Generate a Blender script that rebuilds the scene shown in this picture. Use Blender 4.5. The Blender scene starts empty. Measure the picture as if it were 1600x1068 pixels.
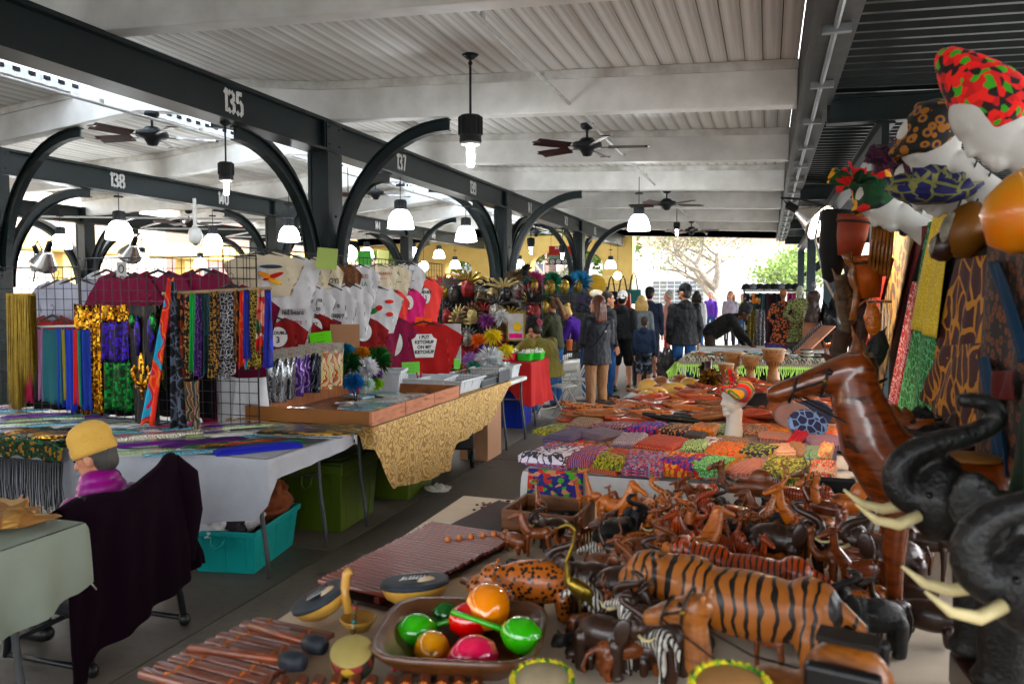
import bpy, bmesh, math, random
from mathutils import Vector, Matrix, Euler, noise
R = math.radians
PI = math.pi
rnd = random.Random(7)
scene = bpy.context.scene
col = scene.collection

# ------------------------------------------------------------ camera
F, EYE = 1244.0, 1.68                      # focal length in photo pixels, eye height
YAW, PIT = math.atan(399/F), math.atan(77/F)
cam_d = bpy.data.cameras.new('camera')
cam_d.sensor_width = 36; cam_d.lens = 36*F/1600
cam_d.clip_start = .05; cam_d.clip_end = 600
cam_d.dof.use_dof = True; cam_d.dof.focus_distance = 7.5; cam_d.dof.aperture_fstop = 4
cam = bpy.data.objects.new('camera', cam_d); col.objects.link(cam)
cam.location = (0, 0, EYE)
cam.rotation_euler = (R(90)-PIT, 0, YAW)
scene.camera = cam

# ------------------------------------------------------------ sky, sun, exposure
SUN_EL, SUN_AZ = 52, 38                    # overcast, brightest part of the sky ahead to the right
w = bpy.data.worlds.new("World"); scene.world = w; w.use_nodes = True
nt = w.node_tree; bg = nt.nodes['Background']
sky = nt.nodes.new('ShaderNodeTexSky'); sky.sky_type = 'NISHITA'; sky.sun_disc = False
sky.sun_elevation = R(SUN_EL); sky.sun_rotation = R(SUN_AZ); sky.dust_density = 4; sky.air_density = 1.2
hs = nt.nodes.new('ShaderNodeHueSaturation'); hs.inputs['Saturation'].default_value = .22
nt.links.new(sky.outputs[0], hs.inputs['Color']); nt.links.new(hs.outputs[0], bg.inputs['Color'])
bg.inputs['Strength'].default_value = .15
sd = bpy.data.lights.new('sun', 'SUN'); sd.energy = .8; sd.angle = R(60); sd.color = (1, .97, .92)
so = bpy.data.objects.new('sun', sd); col.objects.link(so)
so.rotation_euler = (R(90-SUN_EL), 0, R(-SUN_AZ)+PI)
so.rotation_euler = Vector((-math.sin(R(SUN_AZ))*math.cos(R(SUN_EL)), -math.cos(R(SUN_AZ))*math.cos(R(SUN_EL)), -math.sin(R(SUN_EL)))).to_track_quat('-Z', 'Y').to_euler()
scene.view_settings.view_transform = 'Standard'; scene.view_settings.look = 'None'
scene.view_settings.exposure = 3.85; scene.view_settings.gamma = 1

# ------------------------------------------------------------ surveying helpers: a photo pixel and one known world plane give a point
def ray(px, py):
    u = (px-800)/F; v = (534-py)/F
    cp, sp = math.cos(PIT), math.sin(PIT)
    f = cp+v*sp; z = -sp+v*cp
    c, s = math.cos(YAW), math.sin(YAW)
    return Vector((u*c-f*s, u*s+f*c, z))
def onz(px, py, z):
    d = ray(px, py); t = (z-EYE)/d.z; return Vector((d.x*t, d.y*t, z))
def onx(px, py, x):
    d = ray(px, py); t = x/d.x; return Vector((x, d.y*t, EYE+d.z*t))
def ony(px, py, y):
    d = ray(px, py); t = y/d.y; return Vector((d.x*t, y, EYE+d.z*t))

# ------------------------------------------------------------ materials
MATS = {}
def deep(c):
    m = sum(c)/3; return tuple(max(0, m+(x-m)*1.12)**1.22 for x in c)      # deeper, more saturated dyes and paints
def srgb(h):
    if isinstance(h, str):
        h = h.lstrip('#'); v = [int(h[i:i+2], 16)/255 for i in (0, 2, 4)]
        return deep(tuple((x/12.92 if x <= .04045 else ((x+.055)/1.055)**2.4) for x in v))
    return deep(tuple(h))
def sc_(c, k): return tuple(min(1, x*k) for x in c)
class NT:
    def __init__(s, name):
        s.m = bpy.data.materials.new(name); s.m.use_nodes = True
        s.t = s.m.node_tree; s.b = s.t.nodes['Principled BSDF']
        s.tc = s.t.nodes.new('ShaderNodeTexCoord')
    def n(s, typ, ins=None, **kw):
        x = s.t.nodes.new(typ)
        for k, v in kw.items(): setattr(x, k, v)
        for k, v in (ins or {}).items():
            if isinstance(v, bpy.types.NodeSocket): s.t.links.new(v, x.inputs[k])
            else: x.inputs[k].default_value = v
        return x
    def map(s, scale=(1, 1, 1), rot=(0, 0, 0), src='Object', loc=(0, 0, 0)):
        return s.n('ShaderNodeMapping', {0: s.tc.outputs[src], 'Scale': scale, 'Rotation': rot, 'Location': loc}).outputs[0]
    def ramp(s, fac, cols, const=True, pos=None):
        r = s.n('ShaderNodeValToRGB', {0: fac}); e = r.color_ramp
        e.interpolation = 'CONSTANT' if const else 'LINEAR'
        n = len(cols)
        while len(e.elements) < n: e.elements.new(.5)
        for i, c in enumerate(cols):
            e.elements[i].position = pos[i] if pos else (i/n if const else i/(n-1))
            e.elements[i].color = (*c, 1)
        return r.outputs[0]
    def mix(s, a, b, fac, mode='MIX'):
        x = s.n('ShaderNodeMix', data_type='RGBA', blend_type=mode)
        for k, v in ((0, fac), (6, a), (7, b)):
            if isinstance(v, bpy.types.NodeSocket): s.t.links.new(v, x.inputs[k])
            else: x.inputs[k].default_value = v if k == 0 else (*v, 1)
        return x.outputs[2]
    def set(s, k, v):
        if isinstance(v, bpy.types.NodeSocket): s.t.links.new(v, s.b.inputs[k])
        elif isinstance(v, tuple) and len(v) == 3: s.b.inputs[k].default_value = (*v, 1)
        else: s.b.inputs[k].default_value = v
    def bump(s, h, st=.3, d=.01):
        s.set('Normal', s.n('ShaderNodeBump', {'Height': h, 'Strength': st, 'Distance': d}).outputs[0])
def mat(name, c, rough=.6, metal=0., var=.25, vs=6., bump=0., bs=40., emit=0., c2=None, spec=.3, coat=0., trans=0., stretch=(1, 1, 1), sheen=0.):
    """plain material: colour with soft patchy variation and fine relief"""
    if name in MATS: return MATS[name]
    c = srgb(c); c2 = srgb(c2) if c2 else sc_(c, 1-var)
    s = NT(name)
    no = s.n('ShaderNodeTexNoise', {'Vector': s.map(stretch), 'Scale': vs, 'Detail': 5., 'Roughness': .6})
    s.set('Base Color', s.mix(c2, c, s.ramp(no.outputs[0], [(0, 0, 0), (1, 1, 1)], False, [.35, .65])))
    s.set('Roughness', rough); s.set('Metallic', metal); s.set('Specular IOR Level', spec)
    if coat: s.set('Coat Weight', coat); s.set('Coat Roughness', .08)
    if trans: s.set('Transmission Weight', trans)
    if sheen: s.set('Sheen Weight', sheen)
    if emit: s.set('Emission Color', c); s.set('Emission Strength', emit)
    if bump:
        n2 = s.n('ShaderNodeTexNoise', {'Vector': s.map(stretch), 'Scale': bs, 'Detail': 4.})
        s.bump(n2.outputs[0], bump)
    MATS[name] = s.m
    return s.m

def pattern(name, kind, cols, scale=10., rot=0., rough=.8, metal=0., st=(1, 1, 1), bump=.15, coat=0., src='Object', dist=None):
    """printed / woven cloth and painted carving patterns"""
    if name in MATS: return MATS[name]
    cols = [srgb(c) for c in cols]
    s = NT(name)
    v = s.map(st, (0, 0, rot), src)
    if dist:
        nz = s.n('ShaderNodeTexNoise', {'Vector': v, 'Scale': dist[0], 'Detail': 2.})
        v = s.n('ShaderNodeVectorMath', {0: v, 1: s.n('ShaderNodeVectorMath', {0: nz.outputs['Color'], 'Scale': dist[1]}, operation='SCALE').outputs[0]}, operation='ADD').outputs[0]
    if kind == 'stripes':
        w_ = s.n('ShaderNodeTexWave', {'Vector': v, 'Scale': scale, 'Distortion': 0.}, wave_profile='SAW')
        c = s.ramp(w_.outputs['Fac'], cols)
    elif kind == 'wavy':
        w_ = s.n('ShaderNodeTexWave', {'Vector': v, 'Scale': scale, 'Distortion': 6., 'Detail': 1., 'Detail Scale': 1.5})
        c = s.ramp(w_.outputs['Fac'], cols)
    elif kind == 'cells':
        t = s.n('ShaderNodeTexVoronoi', {'Vector': v, 'Scale': scale, 'Randomness': .9})
        sep = s.n('ShaderNodeSeparateColor', {0: t.outputs['Color']})
        c = s.ramp(sep.outputs[0], cols)
    elif kind == 'rings':
        t = s.n('ShaderNodeTexVoronoi', {'Vector': v, 'Scale': scale, 'Randomness': .35})
        c = s.ramp(t.outputs['Distance'], cols, True, [i*.75/len(cols) for i in range(len(cols))])
    elif kind == 'spots':
        t = s.n('ShaderNodeTexVoronoi', {'Vector': v, 'Scale': scale, 'Randomness': .8})
        c = s.ramp(t.outputs['Distance'], [cols[0], cols[1]], True, [0, .42])
    elif kind == 'rosette':
        t = s.n('ShaderNodeTexVoronoi', {'Vector': v, 'Scale': scale, 'Randomness': .8})
        c = s.ramp(t.outputs['Distance'], [cols[2 % len(cols)], cols[0], cols[1]], True, [0, .22, .45])
    elif kind == 'net':
        t = s.n('ShaderNodeTexVoronoi', {'Vector': v, 'Scale': scale, 'Randomness': .8}, feature='DISTANCE_TO_EDGE')
        c = s.ramp(t.outputs['Distance'], [cols[0], cols[1]], True, [0, .07])
    elif kind == 'zigzag':
        x = s.n('ShaderNodeSeparateXYZ', {0: v})
        pp = s.n('ShaderNodeMath', {0: x.outputs[0], 1: 1/scale}, operation='PINGPONG')
        su = s.n('ShaderNodeMath', {0: pp.outputs[0], 1: x.outputs[1]}, operation='ADD')
        mu = s.n('ShaderNodeMath', {0: su.outputs[0], 1: scale*.5}, operation='MULTIPLY')
        fr = s.n('ShaderNodeMath', {0: mu.outputs[0]}, operation='FRACT')
        c = s.ramp(fr.outputs[0], cols)
    elif kind == 'kente':
        b1 = s.n('ShaderNodeTexBrick', {'Vector': v, 'Scale': scale, 'Color1': (0, 0, 0, 1), 'Color2': (1, 1, 1, 1), 'Mortar': (.5, .5, .5, 1), 'Mortar Size': .03, 'Brick Width': .6, 'Row Height': .35})
        c = s.ramp(b1.outputs['Color'], cols)
        st2 = s.n('ShaderNodeTexWave', {'Vector': v, 'Scale': scale*1.7}, wave_profile='SAW')
        c = s.mix(c, cols[-1], s.ramp(st2.outputs['Fac'], [(0, 0, 0), (1, 1, 1)], True, [0, .8]))
    elif kind == 'plaid':
        a = s.n('ShaderNodeTexWave', {'Vector': v, 'Scale': scale}, bands_direction='X')
        b = s.n('ShaderNodeTexWave', {'Vector': v, 'Scale': scale}, bands_direction='Y')
        c = s.mix(s.ramp(a.outputs['Fac'], cols[:2]), s.ramp(b.outputs['Fac'], cols[-2:]), .5)
    elif kind == 'tiger':
        w_ = s.n('ShaderNodeTexWave', {'Vector': v, 'Scale': scale, 'Distortion': 3.5, 'Detail': 2., 'Detail Scale': 1.})
        c = s.ramp(w_.outputs['Fac'], [cols[0], cols[1]], True, [0, .76 if len(cols) < 3 else .52])
    elif kind == 'wood':
        w_ = s.n('ShaderNodeTexNoise', {'Vector': v, 'Scale': scale, 'Detail': 6., 'Distortion': .6})
        c = s.ramp(w_.outputs[0], cols, False, [.3+.4*i/(len(cols)-1) for i in range(len(cols))])
    elif kind == 'glit':
        t = s.n('ShaderNodeTexVoronoi', {'Vector': v, 'Scale': scale, 'Randomness': .6})
        sep = s.n('ShaderNodeSeparateColor', {0: t.outputs['Color']})
        c = s.ramp(sep.outputs[0], cols)
        nm = s.n('ShaderNodeNormalMap', {'Color': s.mix((.5, .5, 1.), t.outputs['Color'], .45)}, space='OBJECT')
        bp = s.n('ShaderNodeBump', {'Height': sep.outputs[1], 'Strength': 1., 'Distance': .01})
        s.set('Normal', bp.outputs[0])
    no = s.n('ShaderNodeTexNoise', {'Vector': s.map(), 'Scale': 9., 'Detail': 4.})
    c = s.mix(c, (.25, .25, .25), s.ramp(no.outputs[0], [(0, 0, 0), (.3, .3, .3)], False, [.5, .8]), 'MULTIPLY')
    s.set('Base Color', c); s.set('Roughness', rough); s.set('Metallic', metal)
    if coat: s.set('Coat Weight', coat); s.set('Coat Roughness', .12)
    if bump and kind != 'glit':
        n2 = s.n('ShaderNodeTexNoise', {'Vector': s.map(), 'Scale': 60., 'Detail': 3.})
        s.bump(n2.outputs[0], bump, .004)
    MATS[name] = s.m
    return s.m

# ------------------------------------------------------------ mesh builder
class MB:
    def __init__(s): s.v = []; s.f = []; s.mi = []; s.cur = 0
    def _add(s, vs, fs):
        o = len(s.v); s.v += [tuple(p) for p in vs]
        s.f += [tuple(i+o for i in f) for f in fs]; s.mi += [s.cur]*len(fs)
        return s
    def box(s, c, d, rot=None, taper=1.):
        x, y, z = d[0]/2, d[1]/2, d[2]/2
        vs = [Vector(p) for p in ((-x,-y,-z),(x,-y,-z),(x,y,-z),(-x,y,-z),(-x*taper,-y*taper,z),(x*taper,-y*taper,z),(x*taper,y*taper,z),(-x*taper,y*taper,z))]
        if rot is not None:
            m = rot if isinstance(rot, Matrix) else Euler(rot).to_matrix(); vs = [m @ p for p in vs]
        c = Vector(c)
        return s._add([p+c for p in vs], [(0,3,2,1),(4,5,6,7),(0,1,5,4),(1,2,6,5),(2,3,7,6),(3,0,4,7)])
    def bar(s, p0, p1, w, h, up=(0, 0, 1)):
        p0, p1 = Vector(p0), Vector(p1); d = (p1-p0); L = d.length; d.normalize()
        up = Vector(up); sx = d.cross(up)
        if sx.length < 1e-4: sx = d.cross(Vector((0, 1, 0)))
        sx.normalize(); uz = sx.cross(d)
        m = Matrix((sx, d, uz)).transposed()
        return s.box((p0+p1)/2, (w, L, h), m)
    def tube(s, pts, r, n=8, cap=True, sq=1., up=None):
        pts = [Vector(p) for p in pts]; k = len(pts)
        rs = r if isinstance(r, (list, tuple)) else [r]*k
        ref = Vector(up) if up else None; vs = []
        prev = None
        for i, p in enumerate(pts):
            t = (pts[min(i+1, k-1)]-pts[max(i-1, 0)]).normalized()
            if prev is None:
                a = ref or (Vector((0, 0, 1)) if abs(t.z) < .9 else Vector((1, 0, 0)))
            else: a = prev
            a = (a-t*a.dot(t)); a.normalize() if a.length > 1e-6 else None
            prev = a; b = t.cross(a)
            for j in range(n):
                an = 2*PI*j/n
                vs.append(p+(a*math.cos(an)*sq+b*math.sin(an))*rs[i])
        fs = []
        for i in range(k-1):
            for j in range(n):
                fs.append((i*n+j, i*n+(j+1) % n, (i+1)*n+(j+1) % n, (i+1)*n+j))
        if cap: fs += [tuple(range(n))[::-1], tuple((k-1)*n+j for j in range(n))]
        return s._add(vs, fs)
    def cyl(s, p0, p1, r0, r1=None, n=12, cap=True):
        return s.tube([p0, p1], [r0, r1 if r1 is not None else r0], n, cap)
    def lathe(s, prof, c=(0, 0, 0), n=16, m=None, sx=1., sy=1.):
        c = Vector(c); vs = []
        for r, z in prof:
            for j in range(n):
                a = 2*PI*j/n; p = Vector((r*math.cos(a)*sx, r*math.sin(a)*sy, z))
                vs.append((m @ p if m is not None else p)+c)
        fs = [(i*n+j, i*n+(j+1) % n, (i+1)*n+(j+1) % n, (i+1)*n+j) for i in range(len(prof)-1) for j in range(n)]
        if prof[0][0] > 1e-5: fs.append(tuple(range(n))[::-1])
        if prof[-1][0] > 1e-5: fs.append(tuple((len(prof)-1)*n+j for j in range(n)))
        return s._add(vs, fs)
    def ball(s, c, r, rot=None, n=12, k=8):
        r = (r, r, r) if not isinstance(r, (tuple, list)) else r
        m = Euler(rot).to_matrix() if isinstance(rot, tuple) else rot
        vs = []; c = Vector(c)
        def P(a, b):
            p = Vector((r[0]*math.sin(b)*math.cos(a), r[1]*math.sin(b)*math.sin(a), r[2]*math.cos(b)))
            return (m @ p if m is not None else p)+c
        vs.append(P(0, 0))
        for i in range(1, k):
            for j in range(n): vs.append(P(2*PI*j/n, PI*i/k))
        vs.append(P(0, PI)); L = len(vs)-1
        fs = [(0, 1+j, 1+(j+1) % n) for j in range(n)]
        for i in range(k-2):
            for j in range(n):
                a = 1+i*n; fs.append((a+j, a+n+j, a+n+(j+1) % n, a+(j+1) % n))
        a = 1+(k-2)*n
        fs += [(a+j, L, a+(j+1) % n) for j in range(n)]
        return s._add(vs, fs)
    def caps(s, p0, p1, r0, r1=None, n=10):
        """tapered capsule, closed"""
        r1 = r0 if r1 is None else r1
        p0, p1 = Vector(p0), Vector(p1); d = (p1-p0)
        if d.length < 1e-6: return s.ball(p0, r0, n=n, k=6)
        d.normalize()
        pts = [p0-d*r0, p0-d*r0*.7, p0, p1, p1+d*r1*.7, p1+d*r1]
        return s.tube(pts, [r0*.15, r0*.72, r0, r1, r1*.72, r1*.15], n)
    def grid(s, fn, nu, nv, closed=False):
        vs = [fn(i/nu, j/nv) for j in range(nv+1) for i in range(nu+1)]
        fs = [(j*(nu+1)+i, j*(nu+1)+i+1, (j+1)*(nu+1)+i+1, (j+1)*(nu+1)+i) for j in range(nv) for i in range(nu)]
        return s._add(vs, fs)
    def prism(s, outline, y0, y1, axis='y'):
        """outline of 2D points extruded; axis y: points are (x,z); axis x: (y,z); axis z: (x,y)"""
        def P(a, b, t): return {'y': (a, t, b), 'x': (t, a, b), 'z': (a, b, t)}[axis]
        n = len(outline)
        vs = [P(a, b, y0) for a, b in outline]+[P(a, b, y1) for a, b in outline]
        fs = [tuple(range(n)), tuple(range(2*n-1, n-1, -1))]+[(i, i+n, (i+1) % n+n, (i+1) % n) for i in range(n)]
        return s._add(vs, fs)
    def xf(s, m):
        s.v = [tuple(m @ Vector(p)) for p in s.v]; return s
    def mesh(s, name, smooth=False):
        me = bpy.data.meshes.new(name); me.from_pydata(s.v, [], s.f)
        if any(s.mi): me.polygons.foreach_set('material_index', s.mi)
        if smooth: me.polygons.foreach_set('use_smooth', [True]*len(s.f))
        bm = bmesh.new(); bm.from_mesh(me); bmesh.ops.recalc_face_normals(bm, faces=bm.faces); bm.to_mesh(me); bm.free()
        me.update(); return me
    def build(s, name, m, parent=None, smooth=False, loc=None, rot=None, bevel=0., **kw):
        me = s.mesh(name, smooth)
        return put(name, me, m, parent, loc, rot, bevel=bevel, **kw)
def put(name, me, m, parent=None, loc=None, rot=None, scale=None, bevel=0., objmat=False, **kw):
    o = bpy.data.objects.new(name, me); col.objects.link(o)
    ms = m if isinstance(m, (list, tuple)) else [m]
    if objmat or (len(me.materials) and me.materials[0] is not ms[0]):
        if not len(me.materials):
            for x in ms: me.materials.append(x)
        for i, x in enumerate(ms): o.material_slots[i].link = 'OBJECT'; o.material_slots[i].material = x
    elif not len(me.materials):
        for x in ms: me.materials.append(x)
    if parent is not None: o.parent = parent
    if loc is not None: o.location = loc
    if rot is not None: o.rotation_euler = rot if not isinstance(rot, (int, float)) else (0, 0, rot)
    if scale is not None: o.scale = scale if not isinstance(scale, (int, float)) else (scale,)*3
    if bevel:
        b = o.modifiers.new('bevel', 'BEVEL'); b.width = bevel; b.segments = 2; b.limit_method = 'ANGLE'
    tag(o, **kw)
    return o
USED = {}
def tag(o, label=None, cat=None, group=None, kind=None):
    if label: o['label'] = label
    if cat: o['category'] = cat
    if group: o['group'] = group
    if kind: o['kind'] = kind
    return o
def thing(name, label, cat, loc=(0, 0, 0), rot=0., group=None, scale=None):
    o = bpy.data.objects.new(name, None); col.objects.link(o); o.empty_display_size = .05
    o.location = loc; o.rotation_euler = rot if isinstance(rot, (tuple, Euler)) else (0, 0, rot)
    if scale: o.scale = (scale,)*3 if isinstance(scale, (int, float)) else scale
    return tag(o, label, cat, group)
KIDS = {}
def dup(root, loc, rot=None, label=None, group=None, scale=None):
    """copy of a thing with its parts and their sub-parts"""
    r = root.copy(); col.objects.link(r); r.location = loc
    if rot is not None: r.rotation_euler = rot if isinstance(rot, (tuple, Euler)) else (0, 0, rot)
    if scale: r.scale = (scale,)*3 if isinstance(scale, (int, float)) else scale
    if label: r['label'] = label
    if group: r['group'] = group
    if root not in KIDS:
        KIDS[root] = [(c, [g for g in bpy.data.objects if g.parent is c]) for c in bpy.data.objects if c.parent is root]
    for c, gs in KIDS[root]:
        cc = c.copy(); col.objects.link(cc); cc.parent = r
        for g in gs:
            gg = g.copy(); col.objects.link(gg); gg.parent = cc
    return r
def slot(o, m, i=0):
    o.material_slots[i].link = 'OBJECT'; o.material_slots[i].material = m
def remesh(mb, name, voxel=.01, smooth=6, adapt=0., fac=.5):
    """union of overlapping closed shapes as one continuous skin"""
    me = mb.mesh(name+'_raw'); o = bpy.data.objects.new(name+'_raw', me); col.objects.link(o)
    r = o.modifiers.new('r', 'REMESH'); r.mode = 'VOXEL'; r.voxel_size = voxel; r.adaptivity = adapt
    if smooth: s_ = o.modifiers.new('s', 'SMOOTH'); s_.iterations = smooth; s_.factor = fac
    dg = bpy.context.evaluated_depsgraph_get()
    m2 = bpy.data.meshes.new_from_object(o.evaluated_get(dg)); m2.name = name
    m2.polygons.foreach_set('use_smooth', [True]*len(m2.polygons))
    m2.materials.clear()
    bpy.data.objects.remove(o); bpy.data.meshes.remove(me)
    return m2
def face_mats(me, fn):
    me.polygons.foreach_set('material_index', [fn(p.center) for p in me.polygons])

# writing: strokes drawn as flat ribbons with a little thickness
GL = {'1': [[(.3,.8),(.55,1),(.55,0)]], '0': [[(.42,1),(.12,.8),(.12,.2),(.42,0)],[(.58,0),(.88,.2),(.88,.8),(.58,1)]],
 '3': [[(.1,.82),(.42,1)],[(.56,1),(.85,.86),(.85,.66),(.5,.52),(.85,.38),(.85,.14),(.56,0)],[(.42,0),(.1,.18)]],
 '5': [[(.85,1),(.2,1),(.17,.6),(.42,.66)],[(.55,.66),(.86,.5),(.86,.16),(.56,0)],[(.42,0),(.12,.16)]],
 '7': [[(.1,1),(.88,1),(.42,0)]], '9': [[(.44,.42),(.14,.6),(.14,.84),(.44,1)],[(.56,1),(.86,.84),(.86,.16),(.56,0)],[(.44,0),(.14,.14)]],
 '8': [[(.44,.52),(.16,.66),(.16,.88),(.44,1)],[(.56,1),(.84,.88),(.84,.66),(.56,.52),(.87,.38),(.87,.14),(.56,0)],[(.44,0),(.13,.14),(.13,.38),(.44,.52)]],
 '4': [[(.7,0),(.7,1),(.1,.3),(.95,.3)]], '6': [[(.85,.86),(.56,1)],[(.44,1),(.14,.84),(.14,.16),(.44,0)],[(.56,0),(.86,.14),(.86,.44),(.56,.58),(.2,.5)]],
 '2': [[(.12,.78),(.3,1),(.7,1),(.88,.8),(.85,.6),(.12,0),(.9,0)]]}
def digits(s, h, m, parent, loc, rot, name='number', wd=.16, dark=None):
    mb = MB(); x = 0; W = h*.52
    for ch in s:
        for pl in GL[ch]:
            P = [Vector((x+a*W, b*h, 0)) for a, b in pl]; hw = h*wd/2
            for i in range(len(P)-1):
                d = (P[i+1]-P[i]).normalized(); n = Vector((-d.y, d.x, 0))*hw
                a = P[i]-d*hw*.55*(i > 0); b = P[i+1]+d*hw*.55*(i < len(P)-2)
                vs = [a-n, b-n, b+n, a+n]
                mb._add([(q.x, q.y, .0012*i) for q in vs]+[(q.x, q.y, .003+.0012*i) for q in vs], [(0,3,2,1),(4,5,6,7),(0,1,5,4),(1,2,6,5),(2,3,7,6),(3,0,4,7)])
        x += W*(.72 if ch == '1' else 1.18)
    mb.v = [(a-x/2, b, c) for a, b, c in mb.v]
    return mb.build(name, m, parent, loc=loc, rot=rot)
def text(body, size, m, parent, loc, rot, name='lettering', ext=.001, bold=0., sx=1., align='CENTER'):
    cu = bpy.data.curves.new('t', 'FONT'); cu.body = body; cu.size = size; cu.extrude = ext; cu.offset = bold
    cu.align_x = align; cu.align_y = 'CENTER'; cu.resolution_u = 2; cu.space_line = .85
    o = bpy.data.objects.new('t', cu); col.objects.link(o)
    dg = bpy.context.evaluated_depsgraph_get()
    me = bpy.data.meshes.new_from_object(o.evaluated_get(dg)); me.name = name
    bpy.data.objects.remove(o); me.materials.clear()
    return put(name, me, m, parent, loc=loc, rot=rot, scale=(sx, 1, 1))
# ============================================================ SETTING
m_green = mat('dark green painted steel', (.013, .026, .027), .42, 0, .3, 3, .08, 30)
m_white = mat('white painted timber', (.80, .79, .76), .5, 0, .0, 2.6, .12, 20, c2=(.50, .48, .44), stretch=(1, .35, 1))
m_beamw = mat('white painted beam', (.86, .855, .83), .5, 0, 0, 1.6, .08, 20, c2=(.66, .65, .62))
m_dark = mat('dark cavity', (.02, .02, .02), .9)
m_corr = mat('dark corrugated metal', (.035, .045, .048), .35, .5, .3, 4)
m_galv = mat('galvanised steel', (.38, .40, .41), .38, .85, .25, 8)
m_black = mat('black paint', (.012, .012, .013), .45)
m_num = mat('white stencil paint', (.75, .75, .73), .7, 0, .35, 30)
_s = NT('translucent white panel'); _t = _s.n('ShaderNodeBsdfTranslucent', {'Color': (.85, .9, .95, 1)}); _d = _s.n('ShaderNodeBsdfDiffuse', {'Color': (.8, .84, .88, 1)})
_x = _s.n('ShaderNodeMixShader', {0: .5, 1: _t.outputs[0], 2: _d.outputs[0]}); _s.t.links.new(_x.outputs[0], _s.t.nodes['Material Output'].inputs[0]); m_trans = _s.m
m_cream = mat('cream stucco', (.62, .47, .20), .85, 0, .15, 2, .15, 60)
m_conduit = mat('white conduit paint', (.6, .6, .58), .45)

def concrete():
    s = NT('worn concrete')
    n1 = s.n('ShaderNodeTexNoise', {'Vector': s.map(src='Object'), 'Scale': 1.3, 'Detail': 8., 'Roughness': .65})
    n2 = s.n('ShaderNodeTexNoise', {'Vector': s.map(src='Object'), 'Scale': 60., 'Detail': 4.})
    n3 = s.n('ShaderNodeTexVoronoi', {'Vector': s.map(src='Object'), 'Scale': 3.1})
    c = s.ramp(n1.outputs[0], [(.050, .042, .034), (.095, .083, .068), (.145, .128, .106)], False, [.3, .5, .72])
    c = s.mix(c, (.35, .32, .27), s.ramp(n2.outputs[0], [(0, 0, 0), (.5, .5, .5)], False, [.5, .8]), 'MULTIPLY')
    c = s.mix(c, (.02, .018, .015), s.ramp(n3.outputs[0], [(1, 1, 1), (0, 0, 0)], False, [0.02, .05]))
    s.set('Base Color', c); s.set('Roughness', s.ramp(n1.outputs[0], [(.45,)*3, (.75,)*3], False)); s.bump(n2.outputs[0], .25, .004)
    return s.m
m_conc = concrete()
mb = MB(); mb.box((-30, 90, -.35), (500, 560, .5))
mb.build('ground', mat('asphalt ground', (.13, .13, .125), .9, 0, .3, .5, .3, 30), kind='structure')
mb = MB(); mb.box((-6.6, 9.5, -.055), (21, 40, .05)); fl = mb.build('floor', m_dark, kind='structure')
slab = MB().box((0, 0, 0), (1, 1, .1)).mesh('slab')
for i in range(-5, 2):
    for j in range(-2, 9):
        x0 = -2.67+3.05*i; y0 = 1.45+3.05*j
        x1, y1 = min(x0+3.05, 3.5), y0+3.05
        o = put('concrete_slab', slab, m_conc, fl, ((x0+x1)/2, (y0+y1)/2, -.05+rnd.uniform(-.001, .001)), scale=(x1-x0-.012, y1-y0-.012, 1))
# slabs carry the floor surface at z = 0

# ---- the hall
hall = thing('market_hall', 'open market hall with white timber roof and numbered dark green steel girders', 'market hall')
RX = [.22, -4.6, -7.0, -9.4, -14.2]; RZ = [3.34, 3.52, 3.79, 3.52, 3.34]
def rz(x):
    for i in range(4):
        if RX[i+1] <= x <= RX[i]:
            t = (x-RX[i])/(RX[i+1]-RX[i]); return RZ[i]+t*(RZ[i+1]-RZ[i])
    return RZ[0] if x > 0 else RZ[-1]
ceil_ = thing('ceiling', None, None); ceil_.parent = hall
pl = MB().box((0, 0, 0), (1, 1, 1)).mesh('plank')
BY = [-4.5+3.05*i for i in range(11)]            # cross beam lines: ... 1.6 4.65 7.7 10.75 13.8 ...
BH, BD = .40, .17
rest = MB(); npl = 0
segs = [(-4.6, .22), (-6.05, -4.6), (-9.4, -7.95), (-14.2, -9.4)]
for j, y0 in enumerate(BY[:-1]):
    for k, (xa, xb) in enumerate(segs):
        n = int(round((xb-xa)/.15)); pw = (xb-xa)/n
        for i in range(n):
            x = xa+(i+.5)*pw; z = rz(x)+BH+.012+rnd.uniform(-.0035, .0035)
            sl = math.atan2(rz(x+.01)-rz(x-.01), .02)
            vis = (2 <= j <= 5 and k in (0,)) or (3 <= j <= 4 and k in (1, 2)) or (k == 3 and j in (4,))
            d = (pw-rnd.uniform(.004, .008), 3.05-BD*.6, .022)
            if vis and npl < 300:
                put('plank', pl, m_white, ceil_, (x, y0+1.525, z), (0, -sl, 0), d); npl += 1
            else: rest.box((x, y0+1.525, z), d, (0, -sl, 0))
rest.build('planks', m_white, ceil_, kind='stuff')
# roof deck behind the boards
mb = MB()
for a in range(4):
    for (xa, xb) in segs:
        if min(RX[a], xb)-max(RX[a+1], xa) > .01:
            u, v = max(RX[a+1], xa), min(RX[a], xb)
            mb.prism([(u, rz(u)+BH+.04), (v, rz(v)+BH+.04), (v, rz(v)+BH+.09), (u, rz(u)+BH+.09)], -4.6, 26.3)
mb.build('roof_deck', m_dark, ceil_)
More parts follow.
